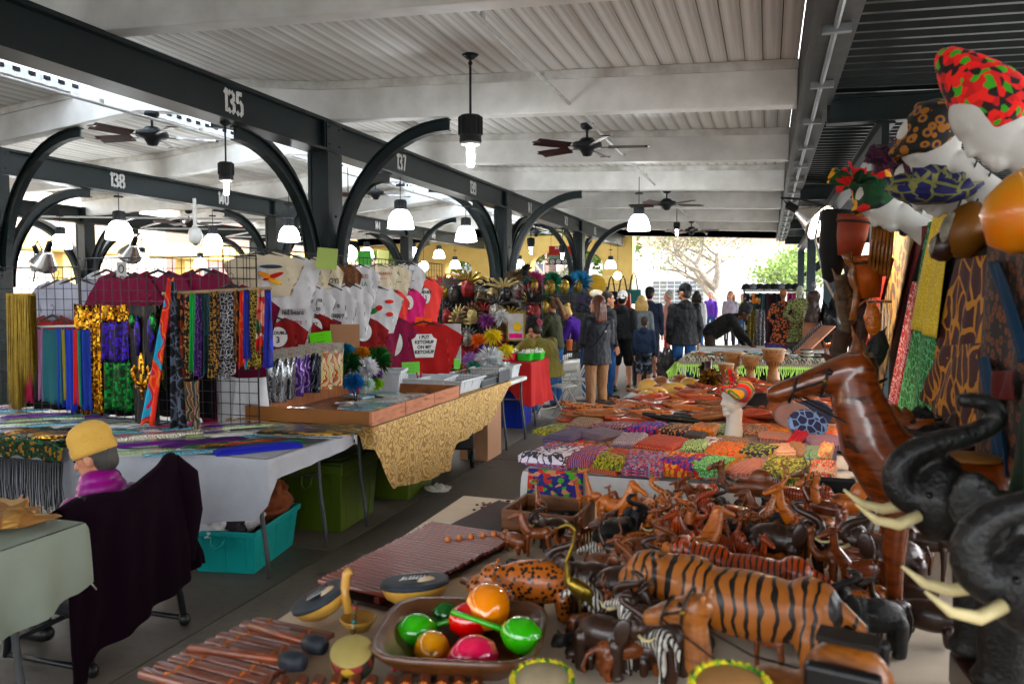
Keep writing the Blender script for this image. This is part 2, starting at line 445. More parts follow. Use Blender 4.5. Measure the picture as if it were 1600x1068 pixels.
# cross beams with a ledger strip along the top
for y in BY+[26.0]:
    mb = MB()
    for xa, xb in ((.22, -4.6), (-4.6, -7.0), (-7.0, -9.4), (-9.4, -14.2)):
        pass
    lo = [(x, rz(x)) for x in (.22, -2, -4.6, -5.8, -7, -8.2, -9.4, -11.8, -14.2)]
    hi = [(x, z+BH) for x, z in lo][::-1]
    hi = hi[::-1]; N_ = len(lo)
    mb._add([(x, yy, z) for yy in (y-BD/2, y+BD/2) for pts in (lo, hi) for x, z in pts], [f for i in range(N_-1) for f in ((i, i+1, N_+i+1, N_+i), (2*N_+i, 3*N_+i, 3*N_+i+1, 2*N_+i+1), (i, 2*N_+i, 2*N_+i+1, i+1), (N_+i, N_+i+1, 3*N_+i+1, 3*N_+i))]+[(0, N_, 3*N_, 2*N_), (N_-1, 3*N_-1, 4*N_-1, 2*N_-1)])
    b = mb.build('roof_beam', m_beamw, hall, bevel=.012)
    for s in (-1, 1):
        for xa, xb in segs:
            mb = MB(); mb.prism([(xa, rz(xa)+BH-.085), (xb, rz(xb)+BH-.085), (xb, rz(xb)+BH-.004), (xa, rz(xa)+BH-.004)], y+s*(BD/2+.003), y+s*(BD/2+.033))
            mb.build('ledger', m_white, b)
# skylight monitor along the ridge: corrugated translucent curbs, open gap, cap
sk = thing('skylight', None, None); sk.parent = hall
for s in (-1, 1):
    x = -7+s*.95
    mb = MB()
    n = 620
    def cf(u, v, x=x, s=s): return (x+.012*math.sin(u*n*PI/2)*1., -4.5+u*30.5, rz(x)+BH-.02+v*.5)
    mb.grid(cf, n, 1); mb.build('curb_panel', m_trans, sk)
    mb = MB(); mb.box((x, 10.75, rz(x)+BH+.5), (.05, 30.5, .05)); mb.build('rail', m_conduit, sk)
    mb = MB()
    for i in range(10): mb.box((x, -4.2+i*3.05, rz(x)+BH+.58), (.04, .04, .12))
    mb.build('post_row', m_conduit, sk, kind='stuff')
mb = MB()
mb.prism([(-8.3, 4.78), (-7, 4.98), (-5.7, 4.78), (-5.7, 4.81), (-7, 5.01), (-8.3, 4.81)], -4.5, 26)
mb.build('cap', m_trans, sk)

# girders with stencilled stall numbers, columns with curved brackets
GX = [-4.6, -9.4, -14.2]; CY = [-4.5, 1.6, 7.7, 13.8, 19.9]
for gx in GX:
    mb = MB()
    L0, L1 = -4.5, 26
    ym, L = (L0+L1)/2, L1-L0
    mb.box((gx, ym, 3.35), (.12, L, .30)); mb.box((gx, ym, 3.50), (.26, L, .035)); mb.box((gx, ym, 3.195), (.26, L, .03))
    for cy in CY[1:]:
        for s in (-1, 1): mb.box((gx, cy+s*.17, 3.35), (.22, .02, .27))
        mb.box((gx, cy, 3.35), (.24, .3, .268))
        for s in (-1, 1):
            for q in (-1, 1):
                for r_ in (-1, 1): mb.ball((gx+q*.122, cy+s*.1, 3.35+r_*.09), .012, n=6, k=4)
    gd = mb.build('girder', m_green, hall)
    nums = {-4.6: [('135', 6.07, .19), ('137', 9.47, .19), ('139', 12.1, .19), ('141', 15.3, .19), ('143', 18.3, .19), ('145', 21.6, .19)],
            -9.4: [('138', 9.7, .2), ('140', 12.15, .2), ('142', 15.4, .19), ('144', 18.1, .19), ('146', 21.6, .19), ('148', 24.3, .19)]}.get(gx, [])
    for s, y, h in nums: digits(s, h, m_num, gd, (gx+.0615, y, 3.26), (R(90), 0, R(90)), wd=.19)
def arch(mb, base, dx, dy, Rh, Rv, wdt=.095, th=.1, n=14):
    """quarter curve: starts vertical at base, ends horizontal Rh out and Rv up"""
    P = []
    for i in range(n+1):
        t = PI/2*i/n; P.append((Rh*(1-math.cos(t)), Rv*math.sin(t)))
    side = Vector((-dy, dx, 0))
    for off, hw, t0, t1 in ((0, .012, .0, .1), (0, wdt/2, -.012, .0), (0, wdt/2, .1, .112)):
        vs = []
        for i, (a, b) in enumerate(P):
            t = PI/2*i/n; nx, nz = math.cos(t)*1., -math.sin(t)     # inward normal
            for q in (t0, t1):
                for sgn in (-1, 1):
                    vs.append(Vector(base)+Vector((dx, dy, 0))*(a+nx*q)+Vector((0, 0, b+nz*q))+side*sgn*hw)
        fs = []
        for i in range(n):
            o = i*4
            fs += [(o, o+1, o+5, o+4), (o+2, o+6, o+7, o+3), (o, o+4, o+6, o+2), (o+1, o+3, o+7, o+5)]
        fs += [(0, 2, 3, 1), (n*4, n*4+1, n*4+3, n*4+2)]
        mb._add(vs, fs)
    return mb
first = {}
cw = .27
for gx in GX:
    for cy in CY:
        mb = MB()
        mb.box((0, 0, 1.59), (.16, cw, 3.178)); mb.box((-.105, 0, 1.59), (.04, cw+.02, 3.17)); mb.box((.105, 0, 1.59), (.04, cw+.02, 3.17))
        mb.box((0, 0, .02), (.42, .42, .04))
        for s in (-1, 1):
            for z in (1.9, 2.0, 2.5): mb.ball((s*.127, 0, z), .014, n=6, k=4)
        if 'c' not in first: first['c'] = mb.mesh('column')
        c = put('column', first['c'], m_green, hall, (gx, cy, 0))
        for nm, dx, dy, bx, by, Rh, top in (('cross_bracket', 1, 0, .127, 0, 1.33, rz(gx+1.4)-.02), ('cross_bracket', -1, 0, -.127, 0, 1.33, rz(gx-1.4)-.02),
                                        ('girder_bracket', 0, 1, 0, .137, 1.4, 3.165), ('girder_bracket', 0, -1, 0, -.137, 1.4, 3.165)):
            z0 = 1.95 if nm[0] == 'c' else 1.75
            k = (dx, dy, round(top, 2))
            if k not in first:
                first[k] = arch(MB(), (bx, by, z0), dx, dy, Rh, top-z0).mesh(nm)
            put(nm, first[k], m_green, c)
# two long white conduits and one dark one
mb = MB()
for i in range(2):
    x, z = ((-1.86, 3.50), (-6.6, 3.62))[i]
    mb.cyl((x, -4, z), (x, 26, z), .017, n=8)
    for k in range(20): mb.box((x, -4+k*1.525, z+.03), (.02, .05, .05))
mb.build('conduit', m_conduit, hall)
mb = MB(); mb.cyl((-5.2, -4, 3.42), (-5.2, 26, 3.42), .012, n=6)
for k in range(6): mb.cyl((-4.6, 1.6+k*3.05+.9, 3.42), (-5.2, 1.6+k*3.05+.9, 3.42), .008, n=6)
mb.build('dark_conduit', m_green, hall)
mb = MB()
for y, x in ((16.9, -11.8), (13.8, -11.8), (19.9, -11.8)):
    for d in (-1, 1): mb.cyl((x-2.3, y-1.5*d, 3.2), (x+2.3, y+1.5*d, 3.25), .02, n=6)
mb.build('brace_rods', m_conduit, hall, kind='stuff')

# ---- far end wall, cream stucco with arched openings
end = thing('end_wall', 'cream stucco end wall with arched openings at the far end of the hall', 'wall')
def arch_wall(x0, x1, z1, ops, y0, y1):
    mb = MB(); ops = sorted(ops)
    cur = x0
    for a, b, zs in ops:
        mb.box(((cur+a)/2, (y0+y1)/2, z1/2), (a-cur, y1-y0, z1))
        n = 12; r = (b-a)/2; rv = r*.42; cx = (a+b)/2
        top = [(cx-r*math.cos(PI*i/n), zs+rv*math.sin(PI*i/n)) for i in range(n+1)]
        for i in range(n):
            p, q = top[i], top[i+1]
            mb.prism([p, q, (q[0], z1), (p[0], z1)], y0, y1)
        cur = b
    mb.box(((cur+x1)/2, (y0+y1)/2, z1/2), (x1-cur, y1-y0, z1))
    return mb
arch_wall(-15.5, -4.25, 3.6, [(-14.9, -12.2, 2.7), (-10.9, -9.9+0, 2.6), (-7.75, -5.25, 2.65)], 26.2, 26.7).build('wall_face', m_cream, end)
mb = MB()
for x0, x1 in ((-15.55, -14.85), (-12.25, -10.85), (-9.95, -7.7), (-5.3, -4.2)):
    mb.box(((x0+x1)/2, 26.45, 2.2), (x1-x0, .6, .1)); mb.box(((x0+x1)/2, 26.45, .25), (x1-x0, .62, .5))
mb.build('band', mat('cream trim', (.68, .54, .27), .8), end)
for x, y, c in ((-5.24, 26.45, 0), ):
    pass
# left side cream wall far away
sw = thing('side_parapet', 'cream lintel band along the far left side of the hall', 'wall')
mb = MB(); mb.box((-19.3, 12, 3.1), (.4, 40, .55)); mb.build('lintel', m_cream, sw)
for i in range(7):
    MB().box((-19.3, -2+i*5, 1.4), (.4, .5, 2.84)).build('pier', m_cream, sw)
mb = MB(); mb.cyl((-19.0, -8, 2.9), (-19.0, 32, 2.9), .09, n=10); mb.build('pipe', m_cream, sw)

# ---- dark metal canopy on the right with gutter and light conduit
can = thing('side_canopy', 'dark corrugated metal canopy along the right side of the hall', 'canopy')
X0, X1, Y0, Y1 = .52, 4.2, -4.5, 28.
def canz(x): return 3.44-.03*(x-X0)
for j in range(6):
    ya, yb = -4.5+5.42*j, -4.5+5.42*(j+1)
    mb = MB(); n = 5*int((yb-ya)/.19)
    def cf(u, v):
        y = ya+u*(yb-ya)-.0; x = X0+v*(X1-X0); k = int(round(u*n)) % 5
        return (x, y, canz(x)+(.0, .0, .035, .035, .035)[k]*1.+(0 if k else 0))
    mb.grid(cf, n, 1)
    mb.build('corrugated_sheet', m_corr, can)
for y in (-4.5, 1.6, 7.7, 13.8, 19.9, 26.):
    mb = MB()
    mb.box((X0+1.8, y, 3.28), (3.7, .05, .2)); mb.box((X0+1.8, y, 3.385), (3.7, .14, .02)); mb.box((X0+1.8, y, 3.175), (3.7, .14, .02))
    mb.build('joist', m_green, can)
mb = MB(); mb.box((.95, 17.8, 3.06), (.06, 20.2, .18)); mb.box((.95, 17.8, 3.155), (.16, 20.2, .015)); mb.box((.95, 17.8, 2.965), (.16, 20.2, .015))
mb.build('girder', m_green, can)
for y in (7.7, 13.8, 19.9, 26.):
    mb = MB(); mb.box((.95, y, 1.48), (.19, .2, 2.95)); mb.box((.95, y, .02), (.3, .3, .04)); mb.build('column', mat('blue grey painted steel', (.05, .075, .085), .5), can, bevel=.008)
    if y > 8: mb = MB(); mb.bar((1.04, y+.02, 2.2), (1.95, y+.02, 3.05), .09, .1).bar((.95, y+.12, 2.3), (.95, y+1.0, 2.96), .07, .09).build('brace', m_green, can)
mb = MB()
mb.prism([(.225, 3.30), (.26, 3.30), (.26, 3.80), (.225, 3.80)], -4.5, 26.9); mb.build('fascia', m_black, can)
mb = MB()
mb.prism([(.262, 3.36), (.50, 3.33), (.50, 3.50), (.485, 3.50), (.485, 3.345), (.262, 3.38)], -4.5, 27); mb.build('gutter', mat('grey gutter metal', (.13, .14, .145), .5, .3), can)
mb = MB()
mb.cyl((.37, -4, 3.315), (.37, 26.9, 3.315), .019, n=8); mb.build('conduit', m_galv, can)
mb = MB()
for i in range(22): mb.box((.375, -3+i*1.4, 3.305), (.17, .05, .05))
mb.build('clamp_row', m_galv, can, kind='stuff')

# ============================================================ OUTSIDE
m_brick = NT('pale brick')
bt = m_brick.n('ShaderNodeTexBrick', {'Vector': m_brick.map((1, 1, 1), (R(90), 0, 0)), 'Scale': 3., 'Color1': (.50, .27, .22, 1), 'Color2': (.42, .22, .18, 1), 'Mortar': (.5, .45, .4, 1), 'Mortar Size': .02})
m_brick.set('Base Color', bt.outputs[0]); m_brick.set('Roughness', .9); m_brick = m_brick.m
m_stucco = mat('white rendered wall', (.7, .69, .66), .85, 0, .12, .6)
m_glass = mat('window glass', (.22, .24, .26), .08, 0, .2)
m_wframe = mat('window frame', (.55, .55, .53), .5)
def building(name, label, x0, x1, y0, y1, h, m, wins, base=0.):
    b = thing(name, label, 'building', ((x0+x1)/2, (y0+y1)/2, 0))
    cx, cy = (x0+x1)/2, (y0+y1)/2
    MB().box((0, 0, h/2), (x1-x0, y1-y0, h)).build('wall', m, b)
    MB().box((0, 0, h+.15), (x1-x0+.3, y1-y0+.3, .3)).build('cornice', m_wframe, b)
    if base: MB().box((0, 0, base/2), (x1-x0+.004, y1-y0+.004, base)).build('base_band', m_stucco, b)
    for (wx, wz, ww, wh, nv, nh) in wins:
        yy = y0-cy
        f = MB()
        f.box((wx-cx, yy-.04, wz+wh/2), (ww+.16, .08, .08)); f.box((wx-cx, yy-.04, wz-wh/2), (ww+.16, .1, .08))
        for s in (-1, 1): f.box((wx-cx+s*ww/2, yy-.04, wz), (.08, .08, wh-.08))
        for i in range(1, nv): f.box((wx-cx-ww/2+ww*i/nv, yy-.04, wz), (.04, .05, wh-.08))
        for i in range(1, nh): f.box((wx-cx, yy-.04, wz-wh/2+wh*i/nh), (ww-.08, .045, .04))
        fo = f.build('window', m_wframe, b)
        MB().box((wx-cx, yy-.01, wz), (ww, .03, wh)).build('pane', m_glass, fo)
    return b
building('brick_building', 'pale brick building with white ground floor behind the bare tree', -12, 1.5, 46, 60, 9, m_brick,
         [(-4.85, 1.45, 2.9, 1.8, 7, 8), (-10, 6, 1.2, 1.8, 2, 2), (-7, 6, 1.2, 1.8, 2, 2), (-3, 6, 1.2, 1.8, 2, 2), (-.5, 6, 1.2, 1.8, 2, 2)], 4.2)
building('brick_building', 'red brick building across the street beyond the far arched openings', -42, -13, 48, 64, 11, m_brick,
         [(-38+4*i, z, 1.4, 2, 2, 2) for i in range(7) for z in (2.5, 6.5)], 0)
building('brick_building', 'pink brick building far off to the left, seen over the wire racks', -60, -36, -2, 40, 9, m_brick, [], 0)
building('low_building', 'low pale building behind the trees at the right edge of the far street', 3, 30, 55, 66, 5, m_stucco, [(6+4*i, 2.4, 2, 1.4, 2, 2) for i in range(5)], 0)
m_bark = mat('grey bark', (.42, .38, .33), .9, 0, .4, 12, .5, 30)
def leafmat(name, c): return mat(name, c, .7, 0, .4, 3)
def tree(label, x, y, h, spread, leafm, nleaf, seed, bare=True, leafsize=.12, trunk=.22):
    r = random.Random(seed)
    t = thing('tree', label, 'tree', (x, y, 0)); mb = MB(); tips = []
    def grow(p, d, L, rad, lv):
        pts = [p]; q = p.copy(); dd = d.copy()
        for i in range(4):
            k_ = .07 if lv == 0 else .22; dd = (dd+Vector((r.uniform(-k_, k_), r.uniform(-k_, k_), r.uniform(-.08, .16)))).normalized()
            q = q+dd*L/4; pts.append(q.copy())
        mb.tube(pts, [rad*(1-.13*i) for i in range(5)], 8 if lv < 2 else 4, cap=lv < 2)
        if lv >= 2: tips.extend(pts[1:])
        if lv < 5:
            for k in range(4 if lv < 1 else (3 if lv < 4 else 3)):
                a = r.uniform(0, 2*PI); tilt = r.uniform(.5, 1.05)
                pr = Vector((math.cos(a), math.sin(a), 0))
                nd = (dd*math.cos(tilt)+pr*math.sin(tilt)*spread).normalized()
                grow(pts[-1-(k % 2)], nd, L*r.uniform(.62, .82), rad*.55, lv+1)
    grow(Vector((0, 0, -.1)), Vector((0, 0, 1)), h*.3, trunk, 0)
    mb.build('trunk', m_bark, t)
    lf = MB()
    for i in range(nleaf):
        p = r.choice(tips)+Vector((r.gauss(0, .3), r.gauss(0, .3), r.gauss(0, .25))); s = leafsize*r.uniform(.6, 1.5)
        m = Euler((r.uniform(0, 6), r.uniform(0, 6), 0)).to_matrix()
        lf._add([m @ Vector(q)*s+p for q in ((-1, -.5, 0), (0, -.7, .2), (1, 0, 0), (0, .6, .2))], [(0, 1, 2, 3)])
    lf.build('crown', leafm, t, kind='stuff')
    return t
m_lf1 = leafmat('spring leaf green', (.14, .21, .035)); m_lf2 = leafmat('pale leaf', (.30, .33, .14)); m_lf3 = leafmat('pale spring leaf', (.30, .40, .14))
tree('bare branching tree just beyond the far open end of the hall', -1.9, 33, 6.6, 1.15, m_lf2, 1500, 3, leafsize=.05, trunk=.3)
tree('leafy tree filling the middle arched opening', -9.4, 34, 7.5, 1., m_lf1, 9000, 5)
tree('leafy tree seen beyond the left arched opening', -15.5, 35, 7, 1., m_lf1, 9000, 8)
tree('light green tree right of the bare tree, beside the canopy columns', 1.6, 40, 5, 1., m_lf3, 2600, 11, leafsize=.09)
# ============================================================ LAMPS AND FANS
m_glow = mat('white lamp glass', (.95, .98, 1.), .4, 0, 0, emit=3.)
m_tube = mat('lit lamp tube', (.95, .98, 1.), .4, 0, 0, emit=9.)
m_housing = mat('lamp housing', (.03, .034, .038), .5)
m_brown = mat('dark brown fan blade', (.075, .022, .016), .35, 0, .3, 10, coat=.3)
def lamp_tube(name):
    t = thing('pendant_lamp', '', 'lamp')
    mb = MB(); mb.cyl((0, 0, 0), (0, 0, -.02), .075, .075, 16); mb.cyl((0, 0, -.02), (0, 0, -.055), .07, .03, 16); mb.build('canopy', m_housing, t, True)
    mb = MB(); mb.cyl((0, 0, -.05), (0, 0, -.56), .012, n=8); mb.ball((0, 0, -.09), .022, n=8, k=6); mb.build('rod', m_housing, t, True)
    mb = MB(); mb.lathe([(.03, -.55), (.09, -.56), (.105, -.575), (.105, -.74), (.1, -.75), (.1, -.765), (.102, -.775), (.102, -.80), (.09, -.805)], n=20)
    for i in range(16):
        a = 2*PI*i/16; mb.box((.108*math.cos(a), .108*math.sin(a), -.655), (.012, .006, .16), (0, 0, a))
    mb.build('housing', m_housing, t)
    mb = MB(); mb.lathe([(.095, -.806), (.09, -.825), (.05, -.83), (.04, -.81)], n=20); mb.build('collar', m_conduit, t, True)
    mb = MB(); mb.lathe([(.0, -.82), (.036, -.822), (.036, -1.0), (.03, -1.02), (0, -1.03)], n=14); mb.build('tube', m_tube, t, True)
    return t
def lamp_dome():
    t = thing('dome_lamp', '', 'lamp')
    mb = MB(); mb.cyl((0, 0, .0), (0, 0, -.02), .06, n=12); mb.cyl((0, 0, -.02), (0, 0, -.2), .006, n=6); mb.build('rod', m_housing, t)
    mb = MB(); mb.lathe([(.02, -.19), (.07, -.2), (.075, -.21), (.075, -.32), (.08, -.33)], n=16)
    for i in range(12):
        a = 2*PI*i/12; mb.box((.078*math.cos(a), .078*math.sin(a), -.265), (.008, .006, .1), (0, 0, a))
    mb.build('housing', m_housing, t)
    mb = MB(); mb.lathe([(.072, -.33), (.11, -.36), (.145, -.42), (.165, -.5), (.172, -.57), (.166, -.57), (.155, -.5), (.1, -.37), (.0, -.35)], n=24); mb.build('shade', m_glow, t, True)
    mb = MB(); mb.lathe([(0, -.38), (.03, -.38), (.035, -.52), (0, -.54)], n=10); mb.build('bulb', m_tube, t, True)
    return t
lt = lamp_tube('x')
tube_at = [((-2.63, 6.95, 3.86), 'tube lamp hanging from the ceiling boards in the middle of the photo top', 1.),
           ((-4.6, 6.03, 3.18), 'bare tube lamp under the girder number nearest the camera, above the left stall', .62),
           ((-4.6, 15.6, 3.18), 'small tube lamp under the near girder, right of the second column', .7),
           ((-4.6, 18.2, 3.18), 'small tube lamp under the fourth number on the near girder', .7),
           ((-1.86, 17.2, 3.5), 'unlit looking tube lamp in front of the farthest ceiling fan', .6)]
for i, (p, l, sc) in enumerate(tube_at):
    if i == 0: lt.location = p; lt.scale = (sc,)*3; lt['label'] = l; lt['group'] = 'tube lamps'
    else: dup(lt, p, label=l, group='tube lamps', scale=sc)
ld = lamp_dome()
dome_px = [  # pixel of shade bottom centre, plane x, label
 (187, 374, -9.4, 'large dome lamp under the first number of the left girder'), (95, 388, -11.8, 'dome lamp left of the column at the left edge'),
 (333, 387, -9.4, 'dome lamp right of the white camera housing on the left girder'), (452, 377, -7.4, 'dome lamp on a long rod left of the first big column'),
 (626, 357, -4.6, 'dome lamp under the second number of the near girder'), (728, 377, -4.6, 'dome lamp under the third number of the near girder'),
 (998, 360, -1.9, 'big dome lamp hanging alone at the centre right, before the farther fans'), (222, 411, -14.2, 'small dome lamp low behind the clamp lamp'),
 (313, 417, -14.2, 'small dome lamp just above the right end of the wire rack'), (686, 403, -9.4, 'dome lamp beside the fifth number of the left girder'),
 (711, 419, -9.4, 'smallest dome lamp by the far left arched opening'), (811, 419, -6.9, 'dome lamp in front of the middle arched opening'),
 (954, 419, -4.6, 'dome lamp before the cream wall near the open end'), (645, 400, -9.4, 'dome lamp between two left girder numbers'),
 (573, 402, -9.4, 'dome lamp behind the green price card'), (20, 412, -14.2, 'dome lamp at the left edge behind the dark column')]
for i, (px, py, X, l) in enumerate(dome_px):
    p = onx(px, py, X); top = {(-4.6): 3.18, (-9.4): 3.18, (-14.2): 3.18}.get(X, rz(X)+.02)
    sc = 1. if px not in (187,) else 1.15
    o = ld if i == 0 else dup(ld, (0, 0, 0))
    o.location = (p.x, p.y, p.z+.57*sc); o.scale = (sc,)*3; o['label'] = l; o['group'] = 'dome lamps'
    if top > p.z+.57*sc+.02:
        mb = MB(); mb.cyl((0, 0, -.01), (0, 0, (top-p.z-.57*sc)/sc), .006, n=6); mb.build('drop_rod', m_housing, o)
# round globes
for px, py, X, l in ((545, 396, -4.9, 'round white globe lamp left of the green price card'), (965, 431, -4.4, 'little round globe lamp before the cream wall'), (662, 416, -8, 'round globe lamp among the far dome lamps')):
    p = onx(px, py, X); t = thing('globe_lamp', l, 'lamp', p)
    MB().ball((0, 0, 0), .105 if px == 545 else .12, n=20, k=14).build('globe', m_glow, t, True)
    MB().cyl((0, 0, .09), (0, 0, 3.2-p.z), .007, n=6).build('cord', m_housing, t)
# aluminium clamp lamps
m_alu = mat('brushed aluminium', (.75, .75, .74), .22, .95, .1)
for px, py, X, r_, l in ((205, 392, -5.2, (R(50), 0, R(60)), 'aluminium clamp lamp above the middle of the wire rack'), (70, 405, -5.2, (R(40), 0, R(70)), 'aluminium clamp lamp on the column at the left edge'),
                         (1268, 340, 0.35, (R(60), 0, R(-120)), 'lit aluminium clamp lamp under the canopy at the top of the right display'), (62, 408, -6.5, (R(30), 0, R(20)), 'aluminium clamp lamp on the far side of the left edge column')):
    p = onx(px, py, X) if px < 1000 else ony(px, py, 4.6)
    t = thing('clamp_lamp', l, 'lamp', p, r_)
    MB().lathe([(.025, .09), (.035, .07), (.05, .04), (.085, -.03), (.1, -.06), (.096, -.06), (.08, -.03), (.03, .05), (0, .06)], n=20).build('reflector', m_alu, t, True)
    MB().cyl((0, 0, .08), (0, 0, .16), .022, n=10).build('socket', m_black, t)
    MB().ball((0, 0, -.01), .032, n=10, k=8).build('bulb', m_tube if px > 1000 else m_glow, t, True)
    if px > 1000:
        ld_ = bpy.data.lights.new('clamp_lamp_light', 'POINT'); ld_.energy = 5; ld_.color = (1, .72, .45); ld_.shadow_soft_size = .05
        lo = bpy.data.objects.new('clamp_lamp_light', ld_); col.objects.link(lo); lo.parent = t; lo.location = (0, 0, -.1)
    MB().tube([(0, 0, .15), (.03, .02, .2), (.02, .06, .1), (.0, .1, -.1), (.02, .1, -.3)], .006, 6).build('cord', m_black, t)
# security camera housing on a pole
t = thing('camera_housing', 'white round security camera housing on a pole below the left girder', 'security camera', onx(305, 368, -9.2))
MB().ball((0, 0, 0), (.12, .12, .15), n=16, k=10).build('dome', m_conduit, t, True); MB().cyl((0, 0, .12), (0, 0, .62), .028, n=10).build('pole', m_conduit, t)
MB().ball((0, 0, -.11), .06, n=10, k=8).build('lens', m_galv, t, True)
# ceiling fans
def fan():
    t = thing('ceiling_fan', '', 'fan')
    mb = MB(); mb.lathe([(.0, .0), (.075, -.0), (.08, -.03), (.06, -.06), (.02, -.075)], n=16); mb.build('canopy', m_housing, t, True)
    mb = MB(); mb.cyl((0, 0, -.07), (0, 0, -.17), .014, n=8); mb.build('rod', m_housing, t)
    mb = MB(); mb.lathe([(.02, -.155), (.07, -.165), (.1, -.2), (.165, -.215), (.17, -.26), (.15, -.28), (.09, -.29), (.06, -.34), (.05, -.36), (.0, -.37)], n=20); mb.build('motor', m_housing, t, True)
    bl = MB()
    def bf(u, v): return (.24+.44*u, (v-.5)*(.11+.04*u), -.27+(v-.5)*.045)
    bl.grid(bf, 8, 2); o = len(bl.v); bl.grid(lambda u, v: (bf(u, v)[0], bf(u, v)[1], bf(u, v)[2]+.008), 8, 2)
    bl.ball((.68, 0, -.266), (.035, .074, .006), n=12, k=6)
    bme = bl.mesh('blade', False); ir = MB().bar((.13, 0, -.268), (.27, 0, -.272), .03, .008).mesh('blade_iron')
    for i in range(5):
        b = put('blade', bme, m_brown, t, rot=(0, 0, 2*PI*i/5+.2)); put('blade_iron', ir, m_housing, b)
    return t
f0 = fan()
fans = [((-1.99, 9.0, rz(-2)+.17), 0., 1., 'dark five bladed ceiling fan, the nearest one right of the tube lamp'), ((-6.75, 7.55, 3.74), .5, 1.05, 'ceiling fan at the left above the stall with the scarves'),
        ((-1.75, 14.5, rz(-1.75)+.1), .3, 1., 'ceiling fan beyond the big dome lamp at centre right'), ((-1.87, 20.7, 3.5), .9, 1., 'farthest ceiling fan above the open end of the hall'),
        ((-6.9, 13.3, 3.75), .7, 1., 'ceiling fan seen between the first and second green columns'), ((-11.8, 14.2, 3.43), .1, 1., 'ceiling fan below the second number of the left girder'), ((-4.6-1.6, 21.5, 3.6), .4, 1., 'small far ceiling fan left of the second green column')]
for i, (p, a, s, l) in enumerate(fans):
    o = f0 if i == 0 else dup(f0, p); o.location = p; o.rotation_euler = (0, 0, a); o.scale = (s,)*3; o['label'] = l; o['group'] = 'ceiling fans'
# ============================================================ GENERIC STALL GOODS
m_cloth = mat('white tablecloth', (.42, .43, .46), .85, 0, .2, 3, .2, 60)
m_tlegs = mat('grey table leg', (.10, .105, .11), .45, .3)
m_tabletop = mat('off white plastic', (.6, .6, .58), .5)
def cloth_cover(x0, x1, y0, y1, z, drops, m, parent=None, name='tablecloth', ripple=.018, seed=1, n=60, dropf=None, **kw):
    """a cloth lying over a table: flat top, rounded edge, rippling skirt. drops = (x0 side, x1 side, y0 side, y1 side)"""
    r = random.Random(seed); ph = [r.uniform(0, 6) for _ in range(6)]
    mb = MB()
    nu, nv = 24, 18
    mb.grid(lambda u, v: (x0+(x1-x0)*u, y0+(y1-y0)*v, z+.003*noise.noise(Vector((u*7+seed, v*7, 0)))), nu, nv)
    # skirt strips round the perimeter, corner-joined
    P = []
    k = 4
    def seg(a, b, nrm, dr):
        L = (Vector(b)-Vector(a)).length; m_ = max(6, int(L/.03))
        return [(Vector(a).lerp(Vector(b), i/m_), Vector(nrm), dr, i/m_) for i in range(m_+1)]
    loop = seg((x0, y0), (x1, y0), (0, -1), drops[2])+seg((x1, y0), (x1, y1), (1, 0), drops[1])+seg((x1, y1), (x0, y1), (0, 1), drops[3])+seg((x0, y1), (x0, y0), (-1, 0), drops[0])
    N = len(loop); rows = 9; vs = []
    # smooth normals and drops near corners
    for j in range(rows+1):
        t = j/rows
        for i in range(N):
            p = loop[i][0]; nn = Vector((0, 0)); dd = 0
            for q in range(-2, 3): nn += loop[(i+q) % N][1]; dd += loop[(i+q) % N][2]/5
            if dropf: dd = dropf(p.x, p.y, dd)
            nn.normalize()
            s = (p.x+p.y)*1.; am = ripple*(t**1.2)
            w_ = math.sin(s*17+ph[0])+.6*math.sin(s*31+ph[1]+t)+.5*math.sin(s*7+ph[2])
            out = .006+.012*math.sin(min(1, t*6)*PI/2)+am*(w_+1.2)*min(1, dd*2.2)
            zz = z-dd*t-.004*(t == 0)+.004
            q = p+nn*out
            vs.append((q.x, q.y, zz-.004))
    fs = [(j*N+i, j*N+(i+1) % N, (j+1)*N+(i+1) % N, (j+1)*N+i) for j in range(rows) for i in range(N)]
    mb._add(vs, fs)
    return mb.build(name, m, parent, True, **kw)
def folding_table(name, label, x0, x1, y0, y1, z, legs=((0, 0), (0, 1), (1, 0), (1, 1)), inset=.12, m=None, top=True, curve=True):
    t = thing(name, label, 'table', ((x0+x1)/2, (y0+y1)/2, 0)); cx, cy = (x0+x1)/2, (y0+y1)/2
    if top: MB().box((0, 0, z-.03), (x1-x0, y1-y0, .045)).build('tabletop', m_tabletop, t, bevel=.015)
    for sx, sy in legs:
        lx = (x0+inset if not sx else x1-inset)-cx; ly = (y0+inset if not sy else y1-inset)-cy
        ox = (1 if sx else -1)*.05
        pts = [(lx, ly, z-.05), (lx, ly, z-.2), (lx+ox*.2, ly, z-.35), (lx+ox*.3, ly, .35), (lx+ox*.9, ly, .12), (lx+ox, ly, .0)] if curve else [(lx, ly, z-.05), (lx, ly, 0)]
        MB().tube(pts, .014, 8).build('leg', m or m_tlegs, t, True)
    for sy in (0, 1):
        ly = (y0+inset if not sy else y1-inset)-cy
        MB().cyl((x0+inset-cx, ly, z-.28), (x1-inset-cx, ly, z-.28), .01, n=6).build('crossbar', m or m_tlegs, t)
    return t
